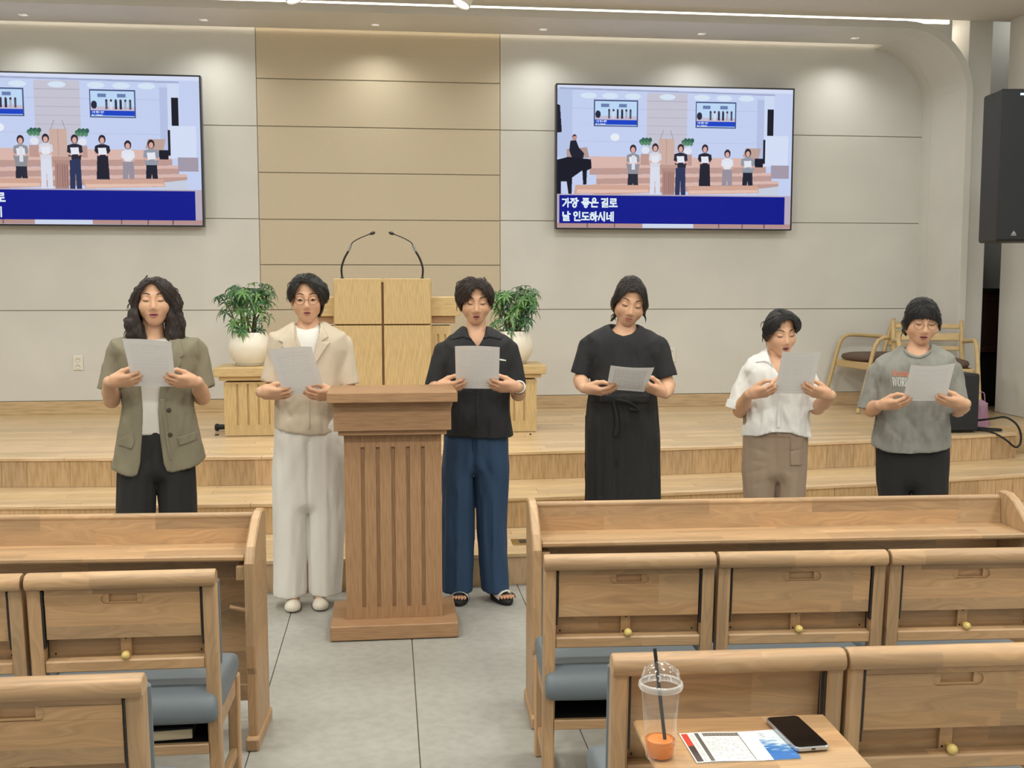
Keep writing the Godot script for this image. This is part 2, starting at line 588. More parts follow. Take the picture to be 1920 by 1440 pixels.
func build_stage() -> void:
	var st := thing("stage", "stepped blond wood stage with curved front edge below the back wall", "stage")
	var fronts := [5.43, 6.02, 6.58]
	var tops := [0.168, 0.345, STAGE_Y]
	var right := [4.98, 4.98, 4.42]
	for s in 3:
		var step := Node3D.new()
		step.name = ["lower_step", "middle_step", "platform"][s]
		st.add_child(step, true)
		var back: float = fronts[s + 1] + 0.64 if s < 2 else WALL_D - 0.003
		var y1: float = tops[s]
		var x_left := -5.5
		# core that carries the planks
		var core := []
		for k in 25:
			var x: float = lerpf(x_left, right[s] - 0.01, k / 24.0)
			core.append(Vector2(x, arc(fronts[s], x) + 0.03))
		core.append(Vector2(right[s] - 0.01, back)); core.append(Vector2(x_left, back))
		var cm := MB.new()
		cm.xf = Transform3D(Basis(Vector3.RIGHT, -PI / 2), Vector3.ZERO)
		cm.prism(core, 0.002, y1 - 0.014)
		part("core", cm, M.riser3, step)
		# planks, laid in rows across
		var d: float = back
		var row := 0
		while d > fronts[s]:
			var da := maxf(d - 0.098, fronts[s])
			var x: float = x_left + rng.randf_range(-0.9, -0.1)
			while x < right[s]:
				var xb: float = minf(x + rng.randf_range(0.75, 1.35), right[s])
				var xa: float = maxf(x, x_left)
				x = xb
				if xb - xa < 0.02 or xb < -3.6 and s == 2 and d < 0.0:
					continue
				plank(step, xa + 0.001, xb - 0.001, da + 0.001, d - 0.001, fronts[s] + 0.045, y1 - 0.014, y1 - 0.0006)
			d = da
			row += 1
		# nosing strips along the curved edge
		var x := x_left
		while x < right[s] - 0.05:
			var xb: float = minf(x + 1.18, right[s])
			var pts := []
			for k in 7:
				var t: float = lerpf(x + 0.001, xb - 0.001, k / 6.0)
				pts.append(Vector2(t, arc(fronts[s], t) - 0.008))
			for k in range(6, -1, -1):
				var t: float = lerpf(x + 0.001, xb - 0.001, k / 6.0)
				pts.append(Vector2(t, arc(fronts[s], t) + 0.0445))
			var nm := MB.new()
			nm.xf = cm.xf
			nm.prism(pts, y1 - 0.02, y1, 0.002)
			part("nosing", nm, M["plank%d" % (4 if int(x * 7) % 2 else 0)], step)
			x = xb
		# riser boards
		x = x_left
		var y0: float = tops[s - 1] if s else 0.0
		while x < right[s] - 0.01:
			var wd := rng.randf_range(0.12, 0.3)
			var xb: float = minf(x + wd, right[s])
			var xm := (x + xb) / 2
			var rb := MB.new()
			rb.xf = Transform3D(Basis(Vector3.UP, atan(2 * 0.0235 * (xm + 0.05))), Vector3(xm, (y0 + y1 - 0.02) / 2, -arc(fronts[s], xm) - 0.012))
			rb.box(Vector3.ZERO, Vector3(xb - x - 0.0003, y1 - 0.02 - y0 - 0.001, 0.018), 0.0003)
			part("riser_board", rb, M["riser%d" % rng.randi_range(0, 4)], step)
			x = xb
		if s == 2:
			var sd := box1(Vector3(right[s] - 0.006, (y0 + y1) / 2, -(arc(fronts[s], right[s]) + WALL_D) / 2 - 0.01), Vector3(0.012, y1 - y0, WALL_D - arc(fronts[s], right[s]) - 0.03), 0.001)
			part("side_board", sd, M.riser1, step)

func plank(step: Node, xa: float, xb: float, da: float, db: float, front: float, y0: float, y1: float) -> void:
	var pts := []
	var n := 1
	if arc(front, xa) > da or arc(front, xb) > da:
		n = 6
	for k in n + 1:
		var x := lerpf(xa, xb, float(k) / n)
		pts.append(Vector2(x, clampf(arc(front, x), da, db)))
	var area := 0.0
	for p in pts:
		area += db - p.y
	if area < 0.012:
		return
	while pts.size() > 2 and db - pts[-1].y < 1e-4 and db - pts[-2].y < 1e-4:
		pts.pop_back()
	while pts.size() > 2 and db - pts[0].y < 1e-4 and db - pts[1].y < 1e-4:
		pts.pop_front()
	var xl: float = pts[-1].x
	var xf: float = pts[0].x
	if db - pts[-1].y > 1e-3:
		pts.append(Vector2(xl, db))
	if db - pts[0].y > 1e-3:
		pts.append(Vector2(xf, db))
	if pts.size() < 3:
		return
	var m := MB.new()
	m.xf = Transform3D(Basis(Vector3.RIGHT, -PI / 2), Vector3.ZERO)
	m.prism(pts, y0, y1)
	part("plank", m, M["plank%d" % rng.randi_range(0, 4)], step)

# ---------- screens ----------
var cv: Image
var cvk := 0.575

func cpx(p: Vector2) -> Vector2:
	return Vector2((p.x - 78.0) * cvk, (p.y - 92.0) * cvk)

func fillp(pts: Array, col: Color) -> void:     # filled outline, drawn in rows
	var q := []
	var lo := 1e9
	var hi := -1e9
	for p in pts:
		var a := cpx(p)
		q.append(a)
		lo = minf(lo, a.y); hi = maxf(hi, a.y)
	for y in range(maxi(0, int(floor(lo))), mini(cv.get_height() - 1, int(ceil(hi))) + 1):
		var xs := []
		for i in q.size():
			var a: Vector2 = q[i]
			var b: Vector2 = q[(i + 1) % q.size()]
			var yy := y + 0.5
			if (a.y <= yy) != (b.y <= yy):
				xs.append(a.x + (b.x - a.x) * (yy - a.y) / (b.y - a.y))
		xs.sort()
		for i in range(0, xs.size() - 1, 2):
			var x0 := int(round(xs[i]))
			var x1 := int(round(xs[i + 1]))
			if x1 > x0:
				cv.fill_rect(Rect2i(x0, y, x1 - x0, 1), col)

func fillr(x0: float, y0: float, x1: float, y1: float, col: Color) -> void:
	fillp([Vector2(x0, y0), Vector2(x1, y0), Vector2(x1, y1), Vector2(x0, y1)], col)

func fille(x: float, y: float, rx: float, ry: float, col: Color) -> void:
	var p := []
	for k in 16:
		p.append(Vector2(x + rx * cos(TAU * k / 16), y + ry * sin(TAU * k / 16)))
	fillp(p, col)

func stroke(a: Vector2, b: Vector2, w: float, col: Color) -> void:
	var t := (b - a).normalized() * w * 0.5
	var s := Vector2(-t.y, t.x)
	fillp([a - t + s, b + t + s, b + t - s, a - t - s], col)

func syllable(x: float, y: float, w: float, h: float, strokes: Array, col: Color, th: float) -> void:
	for s in strokes:
		if s.size() == 3:
			for k in 18:
				var a := TAU * k / 18
				var b := TAU * (k + 1) / 18
				stroke(Vector2(x + (s[0] + s[2] * cos(a)) * w, y + (s[1] + s[2] * sin(a)) * h), Vector2(x + (s[0] + s[2] * cos(b)) * w, y + (s[1] + s[2] * sin(b)) * h), th, col)
		else:
			for k in range(0, s.size() - 2, 2):
				stroke(Vector2(x + s[k] * w, y + s[k + 1] * h), Vector2(x + s[k + 2] * w, y + s[k + 3] * h), th, col)

func lyrics(x0: float, y0: float, k: float, col: Color) -> void:
	var rieul := [0.2, 0.56, 0.8, 0.56, 0.8, 0.74, 0.2, 0.74, 0.2, 0.94, 0.85, 0.94]
	var rows := [[
		[0, [[0.05, 0.15, 0.5, 0.15, 0.45, 0.5, 0.1, 0.85], [0.72, 0.05, 0.72, 0.95], [0.72, 0.48, 0.95, 0.48]]],
		[62, [[0.05, 0.1, 0.55, 0.1], [0.3, 0.1, 0.05, 0.5], [0.3, 0.15, 0.55, 0.5], [0.74, 0.02, 0.74, 0.55], [0.74, 0.28, 0.97, 0.28], [0.5, 0.78, 0.2]]],
		[146, [[0.2, 0.05, 0.8, 0.05], [0.5, 0.05, 0.2, 0.33], [0.5, 0.08, 0.8, 0.33], [0.5, 0.34, 0.5, 0.47], [0.02, 0.47, 0.98, 0.47], [0.42, 0.56, 0.58, 0.56], [0.2, 0.65, 0.8, 0.65], [0.5, 0.85, 0.14]]],
		[209, [[0.5, 0.2, 0.18], [0.02, 0.5, 0.98, 0.5], [0.2, 0.62, 0.2, 0.92, 0.85, 0.92]]],
		[290, [[0.08, 0.08, 0.55, 0.08, 0.5, 0.3, 0.15, 0.48], [0.8, 0.02, 0.8, 0.5], rieul]],
		[352, [[0.18, 0.08, 0.82, 0.08, 0.82, 0.3, 0.18, 0.3, 0.18, 0.55, 0.85, 0.55], [0.5, 0.6, 0.5, 0.88], [0.02, 0.88, 0.98, 0.88]]],
	], [
		[0, [[0.1, 0.08, 0.1, 0.42, 0.5, 0.42], [0.74, 0.02, 0.74, 0.5], [0.74, 0.25, 0.97, 0.25], rieul]],
		[82, [[0.3, 0.25, 0.2], [0.8, 0.02, 0.8, 0.6], [0.2, 0.65, 0.2, 0.93, 0.85, 0.93]]],
		[144, [[0.82, 0.1, 0.18, 0.1, 0.18, 0.5, 0.85, 0.5], [0.5, 0.5, 0.5, 0.85], [0.02, 0.85, 0.98, 0.85]]],
		[206, [[0.2, 0.1, 0.45, 0.1], [0.05, 0.28, 0.6, 0.28], [0.33, 0.62, 0.22], [0.76, 0.02, 0.76, 0.97], [0.76, 0.48, 0.98, 0.48]]],
		[268, [[0.32, 0.1, 0.05, 0.85], [0.32, 0.25, 0.58, 0.85], [0.8, 0.02, 0.8, 0.97]]],
		[330, [[0.08, 0.1, 0.08, 0.75, 0.45, 0.7], [0.4, 0.42, 0.62, 0.42], [0.62, 0.05, 0.62, 0.92], [0.88, 0.02, 0.88, 0.97]]],
	]]
	for r in 2:
		for s in rows[r]:
			syllable(x0 + s[0] * k, y0 + r * 102.0 * k, 58 * k, 68 * k, s[1], col, 11.5 * k)

func tiny_singer(x: float, top: float, foot: float, hair: Color, shirt: Color, legs: Color, wide: float, waist: float, skirt := false) -> void:
	var skin := srgb(226, 176, 165)
	var h := foot - top
	fille(x, top + 30, 24, 32, hair)
	fillp([Vector2(x - 26 * wide, waist), Vector2(x - 44 * wide, top + 0.5 * (waist - top) + 36), Vector2(x - 40 * wide, top + 76), Vector2(x - 14, top + 64), Vector2(x + 14, top + 64), Vector2(x + 40 * wide, top + 76), Vector2(x + 44 * wide, top + 0.5 * (waist - top) + 36), Vector2(x + 26 * wide, waist)].map(func(p): return p), shirt)
	fillp([Vector2(x - 34 * wide, waist - 4), Vector2(x + 34 * wide, waist - 4), Vector2(x + 34 * wide, top + 120), Vector2(x - 34 * wide, top + 120)], shirt)
	if skirt:
		fillp([Vector2(x - 36, waist - 6), Vector2(x + 36, waist - 6), Vector2(x + 44, foot), Vector2(x - 44, foot)], legs)
	else:
		fillp([Vector2(x - 36, waist - 6), Vector2(x + 36, waist - 6), Vector2(x + 40, foot), Vector2(x + 5, foot), Vector2(x, waist + h * 0.2), Vector2(x - 5, foot), Vector2(x - 40, foot)], legs)
	fille(x, top + 38, 16, 22, skin)
	fillp([Vector2(x - 42 * wide, top + 122), Vector2(x - 20, top + 136), Vector2(x - 22, top + 148), Vector2(x - 46 * wide, top + 138)], skin)
	fillp([Vector2(x + 42 * wide, top + 122), Vector2(x + 20, top + 136), Vector2(x + 22, top + 148), Vector2(x + 46 * wide, top + 138)], skin)
	fillp([Vector2(x - 30, top + 90), Vector2(x + 26, top + 88), Vector2(x + 30, top + 136), Vector2(x - 26, top + 140)], srgb(238, 240, 250))

func draw_screen() -> Image:
	cv = Image.create(1024, 604, false, Image.FORMAT_RGB8)
	cv.fill(srgb(204, 216, 250))
	var wood := srgb(226, 190, 180)
	var wood2 := srgb(196, 160, 152)
	fillr(78, 92, 1860, 122, srgb(222, 230, 255))
	fillp([Vector2(90, 108), Vector2(1720, 128), Vector2(1720, 140), Vector2(90, 122)], srgb(170, 180, 215))
	fillr(78, 122, 190, 620, srgb(190, 204, 240))
	fillr(1585, 170, 1640, 640, srgb(188, 200, 236))
	fillr(1640, 140, 1720, 640, srgb(214, 226, 252))
	fillr(745, 138, 1050, 620, srgb(205, 203, 218))
	for y in [195, 255, 317, 378, 440]:
		fillr(745, y, 1050, y + 4, srgb(184, 182, 200))
	for y in [258, 380, 500]:
		fillr(190, y, 745, y + 3, srgb(182, 194, 226))
		fillr(1050, y, 1585, y + 3, srgb(182, 194, 226))
	for x in [310, 470, 640, 900, 1160, 1330, 1500]:
		fille(x, 165, 60, 22, srgb(222, 238, 255))
	fille(508, 468, 34, 28, srgb(240, 248, 255))
	# small screens in the picture
	for b in [[350, 195, 678, 390], [1114, 195, 1424, 390]]:
		fillr(b[0], b[1], b[2], b[3], srgb(70, 84, 130))
		fillr(b[0] + 8, b[1] + 8, b[2] - 8, b[3] - 10, srgb(196, 224, 255))
		fillr(b[0] + 8, b[1] + 118, b[2] - 8, b[1] + 146, srgb(206, 196, 214))
		fillr(b[0] + 8, b[1] + 146, b[2] - 8, b[3] - 14, srgb(28, 70, 205))
		for k in 6:
			var xx: float = b[0] + 106 + k * 32
			fillr(xx, b[1] + 74, xx + 14, b[1] + 136, [srgb(90, 92, 110), srgb(220, 226, 244), srgb(52, 54, 78), srgb(40, 42, 62), srgb(176, 180, 200), srgb(80, 84, 104)][k])
			fille(xx + 7, b[1] + 74, 7, 9, srgb(60, 50, 66))
		fillr(b[0] + 54, b[1] + 28, b[0] + 112, b[1] + 52, srgb(110, 130, 180))
		fillr(b[0] + 186, b[1] + 28, b[0] + 244, b[1] + 52, srgb(110, 130, 180))
		fille(b[0] + 30, b[1] + 106, 20, 28, srgb(40, 44, 66))
		lyrics(b[0] + 14, b[1] + 150, 0.2, srgb(240, 248, 255))
	# stage
	fillr(320, 612, 1660, 700, wood)
	fillp([Vector2(320, 700), Vector2(1660, 676), Vector2(1660, 720), Vector2(320, 748)], wood2)
	fillp([Vector2(370, 748), Vector2(1705, 720), Vector2(1705, 740), Vector2(370, 776)], wood)
	fillp([Vector2(370, 776), Vector2(1705, 740), Vector2(1705, 780), Vector2(370, 818)], wood2)
	fillp([Vector2(345, 818), Vector2(1760, 780), Vector2(1760, 800), Vector2(345, 850)], wood)
	fillp([Vector2(345, 850), Vector2(1760, 800), Vector2(1760, 830), Vector2(345, 900)], wood2)
	fillr(1640, 440, 1830, 670, srgb(220, 230, 255))
	fillr(1700, 660, 1840, 760, srgb(170, 160, 176))
	fillp([Vector2(1600, 840), Vector2(1760, 820), Vector2(1760, 896), Vector2(1600, 896)], srgb(206, 214, 232))
	fillr(1665, 242, 1712, 438, srgb(30, 30, 44))
	fillr(1636, 470, 1652, 650, srgb(30, 30, 44))
	fillp([Vector2(78, 232), Vector2(98, 240), Vector2(112, 436), Vector2(78, 440)], srgb(30, 30, 44))
	# pianist, chair and piano
	fillp([Vector2(150, 560), Vector2(300, 545), Vector2(316, 622), Vector2(150, 630)], srgb(184, 158, 150))
	fillp([Vector2(176, 500), Vector2(216, 490), Vector2(240, 550), Vector2(278, 590), Vector2(272, 626), Vector2(190, 630), Vector2(168, 570)], srgb(30, 32, 50))
	fille(206, 474, 18, 24, srgb(196, 152, 146))
	fillp([Vector2(186, 470), Vector2(206, 450), Vector2(226, 466), Vector2(210, 462)], srgb(30, 28, 36))
	fillp([Vector2(78, 640), Vector2(160, 618), Vector2(330, 634), Vector2(334, 700), Vector2(300, 716), Vector2(296, 820), Vector2(272, 820), Vector2(266, 716), Vector2(190, 770), Vector2(186, 896), Vector2(164, 896), Vector2(150, 800), Vector2(108, 800), Vector2(108, 896), Vector2(78, 896)], srgb(22, 24, 40))
	# pulpit, plants
	fillr(838, 474, 955, 660, srgb(212, 180, 168))
	fillr(893, 474, 899, 660, srgb(190, 156, 148))
	stroke(Vector2(850, 474), Vector2(872, 412), 4, srgb(150, 150, 170))
	stroke(Vector2(946, 474), Vector2(926, 412), 4, srgb(150, 150, 170))
	for x in [738, 1058]:
		fillr(x - 36, 590, x + 32, 672, wood2)
		fille(x, 560, 30, 26, srgb(232, 238, 250))
		for k in 9:
			fille(x - 34 + 8.5 * k, 496 + 14 * sin(k * 2.1), 14, 17, [srgb(70, 120, 96), srgb(96, 146, 112), srgb(54, 100, 84)][k % 3])
	fillp([Vector2(1480, 600), Vector2(1500, 536), Vector2(1620, 536), Vector2(1600, 620)], srgb(196, 168, 158))
	fillr(1572, 612, 1636, 676, srgb(28, 30, 46))
	# people in the picture
	var hair := srgb(44, 38, 50)
	tiny_singer(645, 522, 826, srgb(52, 40, 52), srgb(150, 150, 158), srgb(44, 46, 62), 1.15, 745)
	fillr(634, 600, 660, 706, srgb(226, 230, 242))
	tiny_singer(812, 510, 892, hair, srgb(224, 224, 236), srgb(226, 230, 246), 1.1, 690)
	tiny_singer(1005, 512, 892, hair, srgb(42, 42, 60), srgb(48, 58, 96), 1.2, 690)
	tiny_singer(1190, 512, 822, hair, srgb(38, 38, 54), srgb(36, 36, 52), 1.2, 660, true)
	tiny_singer(1362, 548, 818, hair, srgb(232, 236, 250), srgb(158, 150, 164), 1.05, 702)
	tiny_singer(1520, 540, 814, hair, srgb(152, 158, 172), srgb(36, 38, 54), 1.25, 724)
	# front lectern and pews
	fillr(846, 664, 980, 690, srgb(196, 160, 148))
	fillr(858, 690, 968, 712, srgb(184, 146, 136))
	fillr(868, 712, 960, 892, srgb(178, 140, 132))
	for k in 5:
		fillr(882 + 16 * k, 722, 887 + 16 * k, 880, srgb(146, 110, 106))
	fillp([Vector2(215, 824), Vector2(770, 820), Vector2(770, 880), Vector2(205, 890)], srgb(216, 172, 154))
	fillp([Vector2(230, 858), Vector2(764, 854), Vector2(764, 876), Vector2(222, 884)], srgb(236, 200, 184))
	fillp([Vector2(1060, 826), Vector2(1600, 816), Vector2(1610, 872), Vector2(1066, 888)], srgb(216, 172, 154))
	fillp([Vector2(1070, 858), Vector2(1600, 848), Vector2(1604, 868), Vector2(1072, 882)], srgb(236, 200, 184))
	fillr(78, 892, 1860, 1140, srgb(190, 178, 196))
	fillr(78, 1108, 1860, 1140, srgb(186, 150, 146))
	fillr(720, 1108, 1110, 1140, srgb(214, 222, 244))
	for x in [300, 505, 1300, 1480, 1650]:
		fillr(x, 1108, x + 10, 1140, srgb(120, 96, 100))
	cv.resize(560, 330, Image.INTERPOLATE_BILINEAR)
	cv.resize(1024, 604, Image.INTERPOLATE_CUBIC)
	fillr(96, 900, 1812, 1110, srgb(14, 26, 146))
	lyrics(118, 922, 1.0, srgb(236, 250, 255))
	return cv

func build_screens() -> void:
	var im := draw_screen()
	var tx := ImageTexture.create_from_image(im)
	var ms := StandardMaterial3D.new()
	ms.resource_name = "screen_picture"
	ms.albedo_color = Color(0.02, 0.02, 0.025)
	ms.roughness = 0.4
	ms.metallic_specular = 0.2
	ms.emission_enabled = true
	ms.emission_texture = tx
	ms.emission_operator = BaseMaterial3D.EMISSION_OP_MULTIPLY
	ms.emission = Color.WHITE
	ms.emission_energy_multiplier = SCREEN
	M["screen"] = ms
	for k in 2:
		var w := 2.045
		var h := 1.192
		var x: float = [-1.466 - w / 2, 1.392 + w / 2][k]
		var o := thing("wall_screen", ["large wall television left of the fabric panels, lyrics cut off by the picture edge", "large wall television right of the fabric panels, white lyrics on a blue band"][k], "television", Vector3(x, 2.637, -8.892), 0.0, "pair of wall televisions")
		part("body", box1(Vector3(0, 0, -0.034), Vector3(w, h, 0.07), 0.004), M.bezel, o)
		part("wall_mount", box1(Vector3(0, 0, -0.088), Vector3(0.7, 0.45, 0.04), 0.003), M.black, o)
		var f := MB.new()
		var b := 0.012
		for s in [-1, 1]:
			f.box(Vector3(s * (w / 2 - b / 2), 0, 0.004), Vector3(b, h, 0.008), 0.002)
			f.box(Vector3(0, s * (h / 2 - b / 2), 0.004), Vector3(w - 2 * b, b, 0.008), 0.002)
		part("bezel", f, M.bezel, o)
		var sc := MB.new()
		var hw := w / 2 - b
		var hh := h / 2 - b
		sc.poly([Vector3(-hw, -hh, 0.002), Vector3(hw, -hh, 0.002), Vector3(hw, hh, 0.002), Vector3(-hw, hh, 0.002)], [Vector2(0, 1), Vector2(1, 1), Vector2(1, 0), Vector2(0, 0)])
		part("display", sc, ms, o, "lit display showing the singers above a blue lyric band")
		var l := AreaLight3D.new()
		l.name = "screen_lamp"
		l.area_size = Vector2(1.9, 1.0)
		l.area_normalize_energy = true
		l.light_color = srgb(190, 205, 255)
		l.light_energy = 0.12
		l.shadow_enabled = true
		add_child(l, true)
		l.position = Vector3(x, 2.637, -8.87)
		l.rotation = Vector3(0, PI, 0)

const SCREEN := 0.75

# ---------- lectern, pulpit, plant stands ----------
# a panel in the x-y plane with upright slots cut through its front layer: built from strips, so the grooves have depth
func fluted(o: Node, x0: float, x1: float, y0: float, y1: float, z: float, slots: Array, sw: float, sy0: float, sy1: float, m: Material) -> void:
	var t := 0.012
	var mb := MB.new()
	var xs := [x0]
	for s in slots:
		xs.append(s - sw / 2); xs.append(s + sw / 2)
	xs.append(x1)
	for i in range(0, xs.size(), 2):
		mb.box(Vector3((xs[i] + xs[i + 1]) / 2, (y0 + y1) / 2, z - t / 2), Vector3(xs[i + 1] - xs[i], y1 - y0, t), 0.0008)
	for s in slots:
		mb.box(Vector3(s, (y0 + sy0) / 2, z - t / 2), Vector3(sw, sy0 - y0, t), 0.0)
		mb.box(Vector3(s, (sy1 + y1) / 2, z - t / 2), Vector3(sw, y1 - sy1, t), 0.0)
	part("fluted_front", mb, m, o)

func build_front() -> void:
	# lectern on the hall floor
	var o := thing("lectern", "brown oak lectern with fluted front standing on the aisle floor", "lectern", Vector3(0.013, 0, -4.82))
	part("base", box1(Vector3(0, 0.037, 0), Vector3(0.565, 0.066, 0.40), 0.004), M.oak_h, o)
	part("foot_pad", box1(Vector3(0, 0.002, 0), Vector3(0.53, 0.004, 0.37), 0.0), M.black, o)
	part("column", box1(Vector3(0, 0.485, -0.012), Vector3(0.43, 0.83, 0.20), 0.002), M.oak, o)
	fluted(o, -0.215, 0.215, 0.07, 0.90, 0.100, [-0.134, -0.068, 0.0, 0.066, 0.132], 0.0165, 0.122, 0.848, M.oak)
	part("neck_moulding", box1(Vector3(0, 0.917, 0.0), Vector3(0.474, 0.022, 0.285), 0.002), M.oak_h, o)
	part("head", box1(Vector3(0, 0.993, 0.0), Vector3(0.512, 0.13, 0.32), 0.002), M.oak_h, o)
	for s in [-1, 1]:
		var w := MB.new()
		w.prism([Vector2(s * 0.256, 0.955), Vector2(s * 0.256, 1.056), Vector2(s * 0.279, 1.056)], -0.16, -0.02, 0.0)
		part("bracket", w, M.oak, o)
	part("top_board", box1(Vector3(0, 1.079, 0.03), Vector3(0.562, 0.044, 0.37), 0.003), M.oak_h, o)
	# pulpit on the platform, with a raised cross of grooves between four panels
	var p := thing("pulpit", "tall blond wood pulpit with cross-shaped grooves in the middle of the platform", "pulpit", Vector3(-0.04, STAGE_Y + 0.001, -7.55))
	part("body", box1(Vector3(0, 0.53, -0.03), Vector3(0.65, 1.06, 0.26), 0.003), M.oak, p)
	var g := 0.016
	for s in [-1, 1]:
		part("upper_panel", box1(Vector3(s * (0.165 + g / 4), 0.932, 0.115), Vector3(0.33 - g / 2, 0.312, 0.03), 0.002), M.blond, p)
		part("lower_panel", box1(Vector3(s * (0.165 + g / 4), 0.384, 0.115), Vector3(0.33 - g / 2, 0.765, 0.03), 0.002), M.blond, p)
		part("side_panel", box1(Vector3(s * 0.331, 0.53, -0.03), Vector3(0.012, 1.06, 0.26), 0.002), M.blond, p)
	part("reading_top", box1(Vector3(0, 1.072, -0.03), Vector3(0.664, 0.02, 0.30), 0.002), M.blond_h, p)
	for s in [-1, 1]:
		part("wing_panel", box1(Vector3(s * 0.40, 0.38, -0.08), Vector3(0.15, 0.76, 0.2), 0.003), M.blond, p)
		fluted(p, minf(s * 0.33, s * 0.475), maxf(s * 0.33, s * 0.475), 0.02, 0.76, 0.032, [s * 0.41 - 0.025, s * 0.41 + 0.025], 0.012, 0.1, 0.70, M.blond)
		part("wing_moulding", box1(Vector3(s * 0.415, 0.802, -0.075), Vector3(0.18, 0.05, 0.23), 0.003), M.oak_h, p)
		part("wing_top", box1(Vector3(s * 0.432, 0.895, -0.07), Vector3(0.21, 0.135, 0.26), 0.004), M.blond_h, p)
	# gooseneck microphones on the pulpit
	for s in [-1, 1]:
		var mt := thing("gooseneck_microphone", ["slim black gooseneck microphone on the left edge of the pulpit", "slim black gooseneck microphone on the right edge of the pulpit"][int(s > 0)], "microphone", Vector3(-0.04 + s * 0.278, STAGE_Y + 1.082, -7.56), 0.0, "pulpit microphones")
		part("socket", MB.new().lathe([Vector2(0.013, 0.0), Vector2(0.013, 0.012), Vector2(0.009, 0.02), Vector2(0.0, 0.02)], 12), M.black, mt)
		var c := Curve3D.new()
		for q in [[0.0, 0.01], [0.004, 0.08], [-0.018, 0.15], [-0.052, 0.21], [-0.072, 0.255], [-0.115, 0.283], [-0.165, 0.305], [-0.205, 0.32]]:
			c.add_point(Vector3(s * q[0], q[1], 0.06 * q[1]))
		var lower := []
		var upper := []
		for k in 26:
			var t := c.get_baked_length() * k / 25.0
			var pt := c.sample_baked(t, true)
			if k <= 15:
				lower.append(pt)
			if k >= 15:
				upper.append(pt)
		part("lower_neck", MB.new().tube(lower, 0.0072, 8), M.rubber, mt)
		part("upper_neck", MB.new().tube(upper, 0.0036, 8), M.rubber, mt)
		part("collar", MB.new().tube([lower[12], lower[15]], 0.0095, 8), M.steel, mt)
		var e: Vector3 = upper[-1]
		var dr: Vector3 = (upper[-1] - upper[-2]).normalized()
		part("capsule", MB.new().tube([e - dr * 0.012, e, e + dr * 0.01, e + dr * 0.022, e + dr * 0.028], [0.006, 0.011, 0.0125, 0.010, 0.004], 10), M.black, mt)
	# plant stands, pots, plants
	for s in [-1, 1]:
		var sx: float = -0.045 + s * 0.855
		var side := "left" if s < 0 else "right"
		var t := thing("plant_stand", "blond wood plant stand with fluted front, %s of the pulpit" % side, "plant stand", Vector3(sx, STAGE_Y, -7.68), 0.0, "plant stands beside the pulpit")
		part("column", box1(Vector3(0, 0.19, 0), Vector3(0.47, 0.374, 0.32), 0.003), M.blond, t)
		fluted(t, -0.235, 0.235, 0.003, 0.377, 0.172, [-0.144, -0.072, 0.0, 0.072, 0.144], 0.014, 0.08, 0.362, M.blond)
		part("neck_moulding", box1(Vector3(0, 0.402, 0.004), Vector3(0.53, 0.028, 0.37), 0.003), M.blond_h, t)
		part("top_board", box1(Vector3(0, 0.448, 0.004), Vector3(0.594, 0.064, 0.42), 0.005), M.blond_h, t)
		potted_plant(Vector3(-0.975 if s < 0 else 0.895, STAGE_Y + 0.48, -7.67), s)

